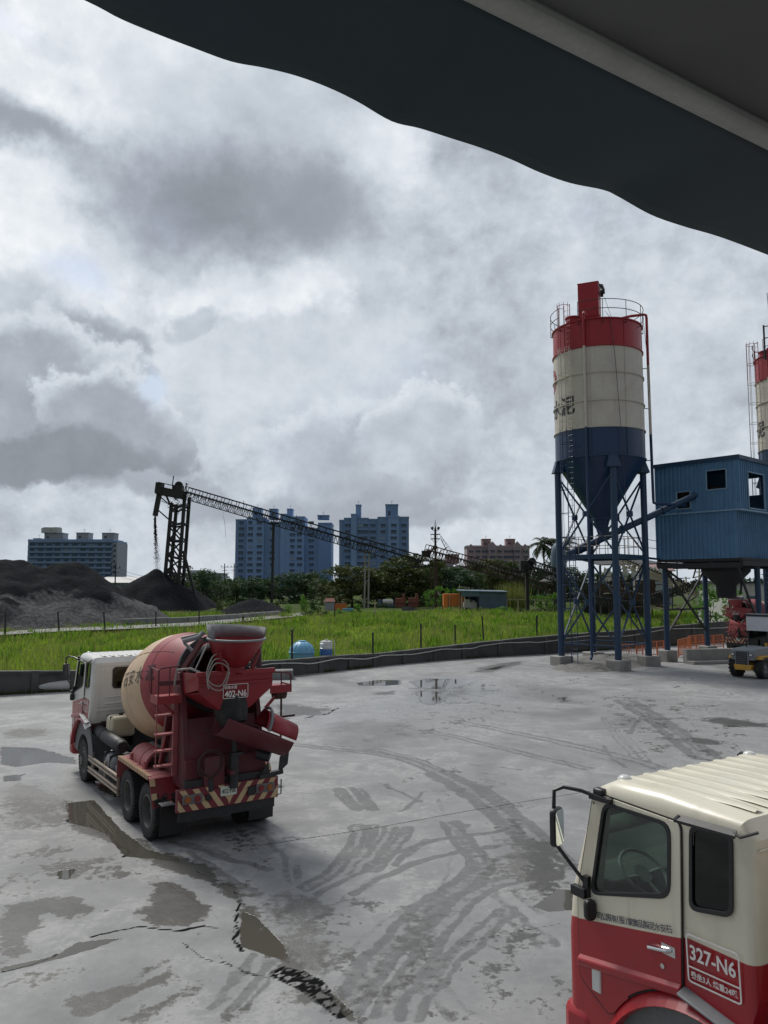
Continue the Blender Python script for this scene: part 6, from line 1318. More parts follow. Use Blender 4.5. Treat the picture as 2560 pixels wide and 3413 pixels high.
mb=MB(); p0=at(1470,1797,YM); p1=at(1498,1852,YM); mb.bar(p0,p1,.12); q0=at(1470,1786,YM); q1=at(1512,1843,YM); mb.bar(q0,q1,.06); mb.bar(at(1472,1792,YM),at(1509,1850,YM),.05)
for i in range(6): mb.bar(p0+(p1-p0)*i/5,q0+(q1-q0)*i/5,.05)
mb.bar(at(1490,1824,YM),at(1465,1840,YM),.12); mb.build('stair',[MATS['dark_steel']],mast)
c3,_,_,_=conveyor('dark conveyor with a motor at its head, right of the pink block',at(1745,1905,118),at(2080,2010,112),1.5,1.0,34)
mb=MB(); a=at(1752,1885,118); mb.box(a,(1.8,1.6,1.4)); mb.cyl(a+Vector((.9,-.8,.6)),a+Vector((.9,.8,.6)),.6,seg=12); mb.bar(at(1713,1903,118),at(1752,1908,118),.25); mb.bar(at(1713,1853,118),at(1714,1905,118),.12); mb.bar((a.x+.2,118,a.z),(a.x+.2,118,0),.5,.5,up=(0,1,0)); mb.build('head_drive',[MATS['dark_steel']],c3)
conveyor('pale lattice conveyor low behind the blue silo legs',at(1990,1962,92),at(2230,2030,88),1.0,.6,26,rail=False,mat='rusty_steel')
conveyor('thin pale truss conveyor sloping right behind the batching house legs',at(2062,1880,86),at(2330,1990,84),1.0,.6,30,rail=False,mat='guard_paint')
conveyor('rusty truss conveyor rising right under the batching house',at(2170,2012,78),at(2345,1955,76),1.0,.6,20,rail=False,mat='dark_steel')
conveyor('dark lowest truss conveyor on the ground behind the silo',at(1890,2000,96),at(2110,2035,94),1.3,.8,22,rail=False)
# machinery shed behind the silo
sh=thing('machinery_shed','dark open machinery shed with torn pale tarpaulins behind the silo','shed',(0,0,0)); Y=100.0; a=at(2000,1885,Y); b=at(2215,1880,Y)
mb=MB(); mb.prism([(a.x,Y,a.z),(b.x,Y,b.z),(b.x,Y+9,b.z+.9),(a.x,Y+9,a.z+.9)],(0,0,.12)); mb.build('roof',[MATS['dark_steel']],sh)
for f in (0,.3,.62,1): x=a.x+(b.x-a.x)*f; mb=MB(); mb.bar((x,Y,0),(x,Y,a.z),.25,.25,up=(0,1,0)); mb.build('post',[MATS['dark_steel']],sh)
mb=MB(); mb.b2((a.x,Y+8.6,0),(b.x,Y+8.8,a.z*.55)); mb.build('back_wall',[MATS['dark_steel']],sh)
rr=random.Random(5)
for i in range(7):
    x=a.x+(b.x-a.x)*(.05+.14*i); mb=MB(); z1=a.z-rr.uniform(.0,.5); z0=z1-rr.uniform(.7,2.0); w_=rr.uniform(.5,1.1); n=5; vs_=[(x+w_*(j/n)+rr.uniform(-.1,.1),Y-.25+rr.uniform(-.2,.2),z1+(z0-z1)*k/3+rr.uniform(-.15,.15)) for k in range(4) for j in range(n+1)]; mb.add(vs_,[(k*(n+1)+j,k*(n+1)+j+1,(k+1)*(n+1)+j+1,(k+1)*(n+1)+j) for k in range(3) for j in range(n)],0,True); mb.build('tarpaulin',[MATS['tarp_white']],sh)
for i,(px,py,w_,h_,d__) in enumerate(((2010,1985,2.6,2.2,2),(2050,1960,2,3.0,2),(2095,1990,3,1.8,2),(2150,1965,2.2,2.6,2),(2190,1995,2.8,1.5,2))):
    c=at(px,py,103+i); mb=MB(); mb.box(c,(w_,d__,h_)); mb.cyl(c+Vector((w_*.3,-1.1,h_*.2)),c+Vector((w_*.3,1.2,h_*.2)),.5,seg=12); mb.bar(c+Vector((-w_/2,-.8,h_/2)),c+Vector((w_/2,-.8,h_*.9)),.15); mb.bar((c.x-w_*.4,c.y,0),(c.x-w_*.4,c.y,c.z),.2); mb.bar((c.x+w_*.4,c.y,0),(c.x+w_*.4,c.y,c.z),.2); mb.build('crusher',[MATS[('dark_steel','rusty_steel')[i%2]]],sh,.05)
rr=random.Random(15)
for i in range(46):
    mb=MB()
    p=at(rr.uniform(1985,2330),rr.uniform(1905,2035),rr.uniform(90,110)); an=rr.choice((0,PI/2,rr.uniform(-.6,.6))); L=rr.uniform(1.0,4.0); q=p+Vector((math.cos(an)*L,rr.uniform(-1,1),math.sin(an)*L)); mb.bar(p,q,rr.uniform(.06,.16)); mb.build('pipe',[MATS[rr.choice(('guard_paint','dark_steel','rusty_steel'))]],sh)
st=thing('storage_tower','grey domed water tower on posts left of the silo','tower',(0,0,0)); a=at(1862,1872,125); r_=1.25
mb=MB(); mb.lathe([(r_,a.z-1.0),(r_,a.z+.8),(r_*.93,a.z+1.8),(r_*.7,a.z+2.6),(r_*.35,a.z+3.05),(0,a.z+3.2)],Matrix.Translation((a.x,125,0)),24); mb.build('dome',[MATS['shed_blue']],st); mb=MB()
for k in range(4): x=a.x+.9*math.cos(PI/4+PI/2*k); y=125+.9*math.sin(PI/4+PI/2*k); mb.bar((x,y,0),(x,y,a.z-.9),.3)
mb.lathe([(2.0,a.z-3.2),(.3,a.z-2.2)],Matrix.Translation((a.x-1.2,125,0)),16); mb.build('stand',[MATS['dark_steel']],st)

def pile(label,cones,x0,x1,y0,y1,slope,palef,name='sand_pile',step=.5,seed=0,rough=.5):
    X,Y_=np.meshgrid(np.arange(x0,x1,step),np.arange(y0,y1,step)); Z=np.full(X.shape,-9.0)
    wx_=(fbm(X*.12,Y_*.12,3,seed)-.5)*5; wy_=(fbm(X*.12,Y_*.12,3,seed+4)-.5)*5
    for cx,cy,ch,sl in cones:
        d=np.hypot(X+wx_*.5-cx,(Y_+wy_*.5-cy)); z=ch-sl*np.sqrt(d*d+.6); Z=np.where(z>Z,z,Z) if ch else Z
    Z=Z+(fbm(X*.35,Y_*.35,4,seed+9)-.5)*rough*np.clip((Z-.2)/2,0,1)*2; zb=Z.copy()
    g=1-np.abs(2*fbm(X*.5,Y_*.22,3,seed+2)-1); low=np.clip(1-(Z-FG)/3.2,0,1)*np.clip((Z-FG)/.6,0,1); Z=Z-low*g*palef*.9
    Z=np.maximum(Z,FG-.3); H_=max(c[2] for c in cones); pa=np.clip(1.25-(Z-FG)/(H_*palef+.01),0,1) if palef>0 else Z*0
    pa=np.clip(pa,0,1)*(1 if palef>0 else 0)
    o=link(name,grid_mesh(name,X,Y_,Z,MATS['dark_sand'],{'pale':pa})); tag(o,label,'sand pile'); return o
def cone(px,py,Y,sl): p=at(px,py,Y); return (p.x,Y,p.z+.25,sl)
pile('large dark sand pile with a washed out pale foot, at the left edge',[cone(-120,1850,84,.5),cone(0,1868,84,.5),cone(42,1860,84,.52),cone(95,1872,84,.52),cone(172,1872,85,.55),cone(238,1888,86,.56),cone(288,1908,87,.58),cone(335,1942,88,.6),cone(386,1957,92,.62)],-62,-14,64,118,.5,.52,seed=3,rough=.9)
pile('steep dark sand cone right under the falling sand',[cone(513,1892,ZC,.72),cone(505,1897,ZC,.7)],-58,-24,112,165,.7,.0,seed=8)
pile('black sand ridge behind the raking strut of the tower',[cone(632,1950,146,.72),cone(618,1955,150,.7),cone(660,1975,146,.7)],-52,-22,128,166,.7,0,seed=12)
pile('small rounded dark sand pile right of the tower, by the conveyor leg',[cone(800,2012,112,.5),cone(835,2000,112,.5),cone(862,1994,112,.5),cone(885,2001,112,.52),cone(900,2010,113,.55)],-30,-12,100,124,.5,.0,seed=17)
pile('low grey sand bank between the cone and the retaining wall',[cone(420,2020,104,.35),cone(520,2030,104,.35),cone(610,2040,106,.35),cone(690,2036,108,.4)],-46,-18,90,122,.4,1.1,seed=22)
# retaining wall of concrete blocks
rw_=thing('retaining_wall','low grey retaining wall of cast concrete blocks in front of the sand piles','wall',(0,0,0)); pts=[gz(405,2092,FG),gz(620,2082,FG),gz(760,2073,FG),gz(930,2057,FG)]; rr=random.Random(2)
for a,b in zip(pts[:-1],pts[1:]):
    n=max(3,int((b-a).length/2.0)); d=(b-a).normalized()
    for i in range(n): p=a+(b-a)*(i+.5)/n; mb=MB(); mb.box(p+Vector((0,.25,.36)),((b-a).length/n-.07,.5,.95+rr.uniform(-.05,.05)),M=Matrix.Rotation(math.atan2(d.y,d.x),3,'Z')); mb.build('concrete_block',[MATS['block_concrete']],rw_,.03)
# utility poles behind
for px,pt,pb,Y,lab in ((749,1878,1935,260,'utility pole left of the left blue tower'),(781,1878,1940,262,'utility pole touching the left edge of the left blue tower'),(386,1878,1955,200,'dark utility pole in front of the pale apartment block')):
    u0=thing('utility_pole',lab,'pole',(at(px,pt,Y).x,Y,0),0,'utility poles behind the field'); z=at(px,pt,Y).z; mb=MB(); mb.cyl((0,0,0),(0,0,z),.22,.15,8); mb.build('pole',[MATS['dark_steel']],u0); mb=MB(); mb.bar((-1.3,0,z-1.2),(1.3,0,z-1.2),.14); mb.bar((-.9,0,z-2.4),(.9,0,z-2.4),.12); 
    for x in (-1.1,0,1.1): mb.cyl((x,0,z-1.2),(x,0,z-.7),.1,seg=6)
    mb.build('crossarm',[MATS['dark_steel']],u0)
mb=MB(); 
for k in range(3):
    a=at(386,1892+12*k,200); b=at(560,1918+8*k,232); mb.tube([a+(b-a)*i/8+Vector((0,0,-1.2*math.sin(PI*i/8))) for i in range(9)],.035,4); a=at(749,1892+8*k,260); b=at(640,1912+6*k,280); mb.tube([a+(b-a)*i/8+Vector((0,0,-.8*math.sin(PI*i/8))) for i in range(9)],.035,4)
    a=at(749,1890+8*k,260); b=at(784,1888+9*k,262); mb.tube([a,(a+b)/2+Vector((0,0,-.3)),b],.03,4)
tag(mb.build('power_line',[MATS['black_plastic']]),'thin overhead power lines strung between the utility poles','power line')
# ================================================================ land, field, boundary wall
mb=MB(); S=5000
mb.quad((-S,-S,-.06),(S,-S,-.06),(S,S,-.06),(-S,S,-.06)); tag(mb.build('terrain',[MATS['far_ground']]),'flat open land reaching to the horizon','terrain',kind='structure')
WP=[(-420,2345),(-120,2322),(0,2316),(300,2300),(640,2280),(980,2252),(1150,2233),(1280,2219),(1450,2203),(1600,2192),(1850,2178),(2080,2162),(2380,2142),(2620,2126),(2900,2108)]
WB=[gz(*p) for p in WP]
WTOP=[2258,2250,2246,2242,2226,2204,2190,2182,2163,2146,2122,2106,2078,2062,2045]
def wallh(i): return max(.5,(at(WP[i][0],WTOP[i],WB[i].y)).z)
wallx=np.array([p.x for p in WB]); wally=np.array([p.y for p in WB])
# field: from just behind the wall to beyond the trees
X,Y_=np.meshgrid(np.concatenate([np.arange(-260,-50,6.),np.arange(-50,45,.7),np.arange(45,260,6.)]),np.concatenate([np.arange(0,1,.02),np.arange(1,2.6,.05)]))
y0=np.interp(X,wallx,wally)+.25; T=Y_
Yf=y0+(np.minimum(T,1)*(112-y0))+np.maximum(T-1,0)*110
bumpy=(fbm(X*.09,Yf*.05,4,1)-.5)*1.0+np.clip((Yf-100)/25,0,1)*(fbm(X*.08,Yf*.10,3,6)-.35)*1.7*np.clip((X+22)/8,0,1)
Zf=FG+np.clip((Yf-y0)/14,0,1)*bumpy-.05
def field_z(x,y):
    yy0=np.interp(x,wallx,wally)+.25; bb=(fbm(x*.09,y*.05,4,1)-.5)*1.0+np.clip((y-100)/25,0,1)*(fbm(x*.08,y*.10,3,6)-.35)*1.7*np.clip((x+22)/8,0,1); return FG+np.clip((y-yy0)/14,0,1)*bb-.05
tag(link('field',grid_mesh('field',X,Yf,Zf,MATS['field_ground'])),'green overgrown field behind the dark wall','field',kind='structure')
# boundary wall, one continuous concrete wall with a coping
bw=thing('boundary_wall','long dark stained concrete wall curving along the far side of the yard','wall',(0,0,0)); mb=MB(); cp=MB(); vs_=[]; vc=[]; sub=8; L=[]
for i in range(len(WB)-1):
    for k in range(sub): f=k/sub; p=WB[i].lerp(WB[i+1],f); L.append((p,wallh(i)+(wallh(i+1)-wallh(i))*f))
L.append((WB[-1],wallh(len(WB)-1)))
for i,(p,h) in enumerate(L):
    d=(L[min(i+1,len(L)-1)][0]-L[max(i-1,0)][0]).normalized(); n_=Vector((-d.y,d.x,0)); h+= (rng.random()-.5)*.03
    vs_+=[p+Vector((0,0,-.05)),p+Vector((0,0,h)),p+n_*.28+Vector((0,0,h)),p+n_*.28+Vector((0,0,-.05))]; vc+=[p-n_*.05+Vector((0,0,h-.02)),p-n_*.05+Vector((0,0,h+.10)),p+n_*.33+Vector((0,0,h+.10)),p+n_*.33+Vector((0,0,h-.02))]
fs_=[(4*i+a,4*i+(a+1)%4,4*i+4+(a+1)%4,4*i+4+a) for i in range(len(L)-1) for a in range(4)]
mb.add(vs_,fs_); mb.build('wall_face',[MATS['wall_concrete']],bw); cp.add(vc,fs_); cp.build('coping',[MATS['wall_concrete']],bw)
for i in range(4,len(L)-1,5):
    p,h=L[i]; d=(L[i+1][0]-p).normalized(); q=MB(); q.box(p+Vector((0,0,h/2))-Vector((-d.y,d.x,0))*.02,(.30,.12,h+.02),rz=math.atan2(d.y,d.x)); q.build('buttress',[MATS['wall_concrete']],bw)
mb=MB(); pts=[]; rr=random.Random(4)
for i,(p,h) in enumerate(L):
    if p.x<-14: continue
    d=(L[min(i+1,len(L)-1)][0]-L[i-1][0]).normalized(); n_=Vector((-d.y,d.x,0)); pts.append(p-n_*.09+Vector((0,0,h*(.84+.08*math.sin(i*.7)+rr.uniform(-.03,.03)))))
sp=[Vector((a[0],a[1],0)) for a in smooth_line([(p.x,p.y) for p in pts],3)]; zz=np.interp(np.linspace(0,1,len(sp)),np.linspace(0,1,len(pts)),[p.z for p in pts])
mb.tube([Vector((p.x,p.y,z)) for p,z in zip(sp,zz)],.032,6); tag(mb.build('water_hose',[MATS['pipe_white']]),'pale hose sagging along the top of the dark boundary wall','hose')
a,b=gz(72,2309),gz(214,2309); mb=MB(); mb.cyl((a.x,a.y,.26),(b.x,b.y+.6,.26),.25,seg=18); tag(mb.build('concrete_pipe',[MATS['tarp_white']]),'pale round concrete beam lying by the wall left of the red truck','beam')
a=gz(935,2262); mb=MB()
for i in range(4): mb.box((a.x+.03*i,a.y,.07+.11*i),(1.3-.08*i,.8,.10),rz=.1)
tag(mb.build('plank_stack',[MATS['block_concrete']]),'flat stack of grey planks on the yard right behind the truck platform','planks')
# tanks behind the wall
a=at(1006,2185,43.5); t_=thing('water_tank','round sky blue water tank standing behind the wall','tank',(a.x,43.5,FG)); t_.scale=(1,1,.85); mb=MB(); r_=.70; mb.lathe([(r_*.9,-.1),(r_*.98,.3),(r_*.98,.62),(r_*1.05,.66),(r_*1.05,.72),(r_*.98,.74),(r_*.93,.95),(r_*.78,1.15),(r_*.5,1.32),(.22,1.38),(.22,1.44),(0,1.46)],None,32)
for k in range(12): an=2*PI*k/12; mb.tube([(r_*.985*math.cos(an),r_*.985*math.sin(an),.74),(r_*.94*math.cos(an),r_*.94*math.sin(an),.95),(r_*.79*math.cos(an),r_*.79*math.sin(an),1.15),(r_*.5*math.cos(an),r_*.5*math.sin(an),1.325)],.022,5)
mb.build('tank_shell',[MATS['tank_blue']],t_)
a=at(1087,2185,44.0); t_=thing('steel_tank','small upright stainless water tank with a blue label behind the wall','tank',(a.x,44.0,FG)); t_.scale=(1.08,1.08,.86); mb=MB(); r_=.33; mb.lathe([(r_,0),(r_,1.25),(r_*.9,1.34),(.1,1.40),(.1,1.46),(0,1.46)],None,28)
for z in (.25,.9,1.2): mb.lathe([(r_,z-.02),(r_+.02,z),(r_,z+.02)],None,28)
sh_=mb.build('tank_shell',[MATS['stainless']],t_); mb=MB(); mb.lathe([(r_+.004,.45),(r_+.004,.85)],None,24,a0=-PI*.95,a1=-.15); mb.build('label',[MATS['label_blue']],sh_); mb=MB(); mb.tube([(.25,-.1,1.42),(.42,-.1,1.40),(.45,-.1,1.2),(.45,-.1,0)],.025,6); mb.build('pipe',[MATS['pipe_white']],t_)
# fence posts in the field
posts=[(974,2192,2100,41.6,'dark fence post in front of the blue round tank'),(1243,2178,2110,45.8,'thin post with a hose coil on the wall, right of the steel tank'),(1403,2158,2080,49.8,'dark fence post right of the hose coil post'),(1517,2143,2084,54,'short dark fence post in mid field'),(1614,2128,2056,55,'leaning dark fence post, third from the silo'),(1789,2115,2052,60,'dark fence post just left of the silo leg'),(18,2116,2042,62,'dark post at the left edge before the big sand pile'),(200,2104,2040,66,'leaning dark post in front of the big sand pile'),(353,2096,2040,70,'thin dark post right of the leaning one before the sand pile'),(520,2090,2040,76,'dark post left of the drum hopper before the block wall'),(664,2084,2036,80,'thin dark post before the middle of the block wall'),(1116,2052,2030,98,'stubby grey post far out in the green field'),(1250,2044,2000,100,'pale signpost by the big trees in the field'),(2120,2085,2040,82,'grey post behind the silo')]
for i,(px,pb,pt,Y,lab) in enumerate(posts):
    a=at(px,pb,Y); b=at(px-(7 if 'leaning' in lab else 0),pt,Y); z0=float(field_z(np.array(a.x),np.array(Y)))-.3; mb=MB(); mb.cyl((a.x,Y,min(z0,a.z)),(b.x,Y,b.z),.055 if Y<60 else .07,seg=7); mb.cyl((b.x,Y,b.z),(b.x,Y,b.z+.03),.075,seg=7); tag(mb.build('fence_post',[MATS['dark_steel'] if 'pale' not in lab else MATS['guard_paint']]),lab,'post','fence posts in the field')

# ================================================================ plants
class Crown:
    pass
def crown_mesh(name,mat,clumps,leaves,size,seed,flat_=.8,up=.0):
    """leaf cards gathered in clumps; clumps: (x,y,z,r)"""
    g=np.random.default_rng(seed); V=[]
    for cx,cy,cz,r in clumps:
        n=int(leaves*(r**2)); d=g.normal(size=(n,3)); d/=np.linalg.norm(d,axis=1)[:,None]; rad=r*(.35+.65*g.random(n)**.5)*(1+.25*g.normal(size=n).clip(-1.5,1.5)*.5)
        c=np.array([cx,cy,cz])+d*rad[:,None]*np.array([1,1,flat_]); s=size*g.uniform(.5,1.3,n)
        a=g.normal(size=(n,3)); a[:,2]*=.45; a/=np.linalg.norm(a,axis=1)[:,None]; b=np.cross(a,d+g.normal(size=(n,3))*.6); b/=np.linalg.norm(b,axis=1)[:,None]+1e-9
        V.append(np.stack([c-a*s[:,None],c-b*s[:,None]*.38,c+a*s[:,None],c+b*s[:,None]*.38],1))
    return poly_mesh(name,np.concatenate(V),4,MATS[mat])
def trunk_mesh(H,r,forks,seed,lean=0.0):
    rr=random.Random(seed); mb=MB(); top=Vector((lean,0,H*.55)); mb.tube([(0,0,-.3),(lean*.3,0,H*.2),(lean*.7,0,H*.4),top],[r,r*.8,r*.65,r*.5],8)
    for k in range(forks): a=2*PI*k/forks+rr.random(); L=H*rr.uniform(.25,.42); st_=Vector((lean*.6,0,H*rr.uniform(.25,.45))); e=st_+Vector((math.cos(a)*L*.9,math.sin(a)*L*.9,L*.8)); mb.tube([st_,st_.lerp(e,.5)+Vector((0,0,.1*L)),e],[r*.45,r*.3,r*.12],6)
    return mb.mesh('trunk',[MATS['bark']])
PROTO=[]
def mk(kind,seed):
    rr=random.Random(seed); cl_=[]
    if kind=='wide':                    # flat layered umbrella crown
        for i in range(74): a=rr.uniform(0,2*PI); q=rr.random()**.5*4.5; cl_.append((q*math.cos(a),q*math.sin(a),rr.uniform(2.0,8.7)-q*.38+rr.uniform(-.3,.5),rr.uniform(.75,1.3)))
        return crown_mesh('crown','leaf_olive' if seed%2 else 'leaf_dark',cl_,75,.30,seed,.5),trunk_mesh(8,.28,5,seed,rr.uniform(-.6,.6))
    if kind=='round':
        for i in range(54): a=rr.uniform(0,2*PI); q=rr.random()**.5*2.9; cl_.append((q*math.cos(a),q*math.sin(a),rr.uniform(.9,8.2)-q*.30,rr.uniform(.65,1.3)))
        return crown_mesh('crown','leaf_blue' if seed%2 else 'leaf_dark',cl_,70,.28,seed,.8),trunk_mesh(8,.22,4,seed)
    if kind=='airy':
        for i in range(40): a=rr.uniform(0,2*PI); q=rr.random()**.5*2.7; cl_.append((q*math.cos(a),q*math.sin(a),rr.uniform(1.2,8.3)-q*.3,rr.uniform(.5,1.05)))
        return crown_mesh('crown','leaf_dark',cl_,60,.26,seed,.7),trunk_mesh(8,.2,6,seed,rr.uniform(-.4,.4))
    if kind=='bush':
        for i in range(14): a=rr.uniform(0,2*PI); q=rr.random()**.5*1.2; cl_.append((q*math.cos(a),q*math.sin(a),rr.uniform(.2,1.5)-q*.3,rr.uniform(.35,.65)))
        return crown_mesh('crown',('leaf_olive','leaf_bright','leaf_dark')[seed%3],cl_,170,.16,seed,.8),trunk_mesh(1.6,.06,4,seed)
    if kind=='bright':
        for i in range(18): a=rr.uniform(0,2*PI); q=rr.random()**.5*1.3; cl_.append((q*math.cos(a),q*math.sin(a),rr.uniform(1.4,4.2)-q*.3,rr.uniform(.4,.75)))
        return crown_mesh('crown','leaf_bright',cl_,120,.20,seed,.8),trunk_mesh(3.6,.09,5,seed)
TREES={k:[mk(k,s) for s in ss] for k,ss in {'wide':(11,12,13),'round':(21,22,23),'airy':(31,32),'bush':(40,41,42),'bright':(51,52)}.items()}
def tree(kind,i,px,ptop,pw,Y,lab,name='tree',cat='tree',group='trees behind the field',base=None,zb=None):
    """pw: crown half width in photo pixels"""
    t_=at(px,ptop,Y); H={'wide':8.9,'round':8.6,'airy':8.6,'bush':1.75,'bright':4.5}[kind]; Wd_={'wide':4.9,'round':3.3,'airy':3.0,'bush':1.5,'bright':1.7}[kind]
    z0=zb if zb is not None else float(field_z(np.array(t_.x),np.array(Y))) if Y<260 else 0.0; sz=(t_.z-z0)/H; sw=pw*Y/FPX/Wd_
    o=thing(name,lab,cat,(t_.x,Y,z0),random.uniform(0,6.28),group); o.scale=(sw,sw,sz); c,tk=TREES[kind][i%len(TREES[kind])]; link('crown',c,o); link('trunk',tk,o); return o
T_=[('airy',0,640,1885,45,175,'dark thin tree right of the lattice tower leg'),('round',0,690,1898,48,178,'bushy dark tree left of the utility poles'),('airy',1,735,1925,40,172,'sparse low tree between the utility poles'),('round',1,790,1926,46,185,'dark tree at the left foot of the left blue tower'),('round',2,845,1915,48,180,'bluish tree before the left blue tower, left of the conveyor pole'),('wide',1,905,1918,60,186,'spreading dark tree behind the first conveyor pole'),('round',0,965,1908,50,180,'dark rounded tree right of the first conveyor pole'),('round',1,1020,1900,48,184,'dark tree under the middle of the left blue tower'),('airy',0,1075,1893,50,178,'feathery tree under the right half of the left blue tower'),('wide',0,1175,1872,92,150,'big spreading olive tree between the two blue towers'),('wide',2,1310,1850,125,152,'biggest olive tree, in front of the right blue tower'),('wide',1,1270,1880,95,160,'dark spreading tree just behind the second conveyor pole'),('wide',0,1400,1832,85,156,'dark tall tree behind the conveyor joint'),('round',0,1455,1880,58,162,'dark tree right behind the light mast'),('round',2,1520,1893,62,160,'dark tree behind the orange container'),('airy',1,1580,1900,50,158,'thin tree over the blue shed roof'),('wide',0,1650,1852,92,170,'broad tree in front of the pink gabled block'),('round',1,1725,1868,52,165,'dark tree at the right end of the pink block'),('airy',0,1775,1880,40,150,'thin pale tree left of the coconut palm'),('round',0,1835,1868,60,180,'dark tree behind the coconut palm'),('round',2,1900,1880,60,175,'dark tree behind the left silo legs'),('wide',1,1985,1895,80,170,'dark tree behind the silo platform'),('round',1,2070,1900,70,165,'dark tree behind the right silo legs'),('round',0,2140,1905,60,168,'dark tree right of the silo, behind the shed'),('wide',2,1118,1930,60,165,'low dark tree between the blue towers, behind the red hut')]
for a in T_: tree(*a[:6],a[6])
for i,(px,pt,pw,Y) in enumerate(((600,1905,60,230),(480,1935,26,190),(700,1915,70,240),(810,1935,70,240),(930,1925,80,245),(1060,1925,70,245),(1440,1870,80,240),(1560,1880,80,240),(1800,1890,60,240))): tree('wide',i,px,pt,pw,Y,'one of the far dark trees that close the row behind the nearer trees',group='far trees closing the row')
for k,px,pt,pw,Y,lab in (('bright',1475,1948,24,128,'small bright green tree left of the orange container'),('bright',1525,1946,26,130,'small bright green tree behind the orange container'),('bright',1432,1962,20,126,'small green tree left of the light mast foot'),('bright',2362,1925,42,66,'bright green leafy tree left of the small mixer truck'),('bright',2440,1960,40,70,'bright green tree behind the small mixer truck'),('bright',2335,1990,30,64,'lower bright bush under the batching house'),('bright',1840,1972,26,118,'yellowish green sapling left of the silo leg'),('bright',1795,1975,22,120,'sapling at the right end of the pipe rail')): tree(k,hash(lab)%2 if False else len(lab)%2,px,pt,pw,Y,lab,group='small bright trees')
rr=random.Random(21); i=0
for px,pt,pw,Y in ((1010,1985,26,120),(1050,1990,24,122),(905,1992,30,118),(845,1996,34,122),(780,1992,30,125),(740,1998,26,130),(960,2012,22,108),(1020,2028,34,106),(1080,2030,28,105),(1190,2010,20,125),(1275,2005,22,130),(1620,2018,40,112),(1680,2022,44,110),(1740,2024,46,112),(1800,2016,40,112),(1700,2035,30,104),(1560,2020,26,115),(1850,2024,30,108),(1930,2038,26,100),(2020,2042,26,95),(2230,2048,30,72),(2290,2054,26,70),(2330,2058,20,68),(1400,2022,22,122),(1130,2028,22,112),(1960,1975,26,125)):
    tree('bush',i,px,pt,pw,Y,'one of the low leafy bushes dotted along the far edge of the green field','bush','bush','bushes along the far edge of the field'); i+=1
tree('bush',2,812,2040,9,84,'single dark conifer like shrub in front of the block wall','bush','bush',None)
tree('bush',1,1980,2068,14,58,'creeper bush growing on the wall behind the silo','bush','bush',None)
# coconut palms
def palm(px,ptop,pbase,Y,lab,scale,seed,dx=0.0):
    g=np.random.default_rng(seed); c=at(px,ptop,Y); z0=0.4; t_=thing('coconut_palm',lab,'palm tree',(c.x,Y,z0),0,'coconut palms'); H=c.z-z0; mb=MB(); mb.tube([(dx,0,-.3),(dx*.6,0,H*.4),(dx*.2,0,H*.8),(0,0,H)],[.26,.19,.16,.15],8); mb.build('trunk',[MATS['bark']],t_); V=[]
    for k in range(28):
        a=2*PI*k/28*2.4+g.uniform(-.2,.2); L=scale*g.uniform(.8,1.15); e0=R(g.uniform(-30,80)); p=np.array([0,0,H]); el_=e0; n=16; pts=[p]
        for j in range(n): el_-=R(4.2+2.6*(e0>.3)); st_=L/n; p=p+np.array([math.cos(a)*math.cos(el_),math.sin(a)*math.cos(el_),math.sin(el_)])*st_; pts.append(p)
        side=np.array([-math.sin(a),math.cos(a),0])
        for j in range(1,n):
            d=(pts[j+1]-pts[j-1]); d/=np.linalg.norm(d); ll=L*.24*math.sin(PI*(j/n)**.7+.15)
            for q in np.linspace(0,.9,3):
                b=pts[j]+(pts[j+1]-pts[j])*q
                for s_ in (-1,1): tip=b+side*s_*ll*.62+d*ll*.45-np.array([0,0,1])*ll*g.uniform(.25,.75); w_=d*.055*scale/3; V.append([b-w_,b+w_,tip])
            V.append([pts[j]-side*.04,pts[j]+side*.04,pts[j+1]])
    link('fronds',poly_mesh('fronds',np.array(V),3,MATS['palm_leaf']),t_); return t_
palm(1810,1812,1890,150,'taller coconut palm standing clear left of the silo',4.6,3,.5); palm(1870,1822,1890,152,'coconut palm half hidden behind the left silo leg',4.4,7,-.4); palm(1588,1880,1900,165,'small palm in front of the pink block',2.2,9); palm(1660,1870,1900,168,'small palm top among trees before the pink block',2.0,11)
# tall pale reeds
for px,Y in ((1685,128),(1725,127)):
    g=np.random.default_rng(px); c=at(px,1985,Y); V=[]
    for k in range(260): b=np.array([c.x+g.normal()*.7,Y+g.normal()*.5,.4]); tip=b+np.array([g.normal()*.9,g.normal()*.6,g.uniform(3,5.4)]); w_=np.array([.05,0,0]); V+= [[b-w_,b+w_,tip]]
    tag(link('reed_clump',poly_mesh('reed_clump',np.array(V),3,MATS['grass_dry'])),'tall pale reed clump behind the pipe rail, %s of two'%('left' if px<1700 else 'right'),'reeds','reed clumps')
leafmat('leaf_weed',(.10,.20,.014),(.19,.32,.035),.45)
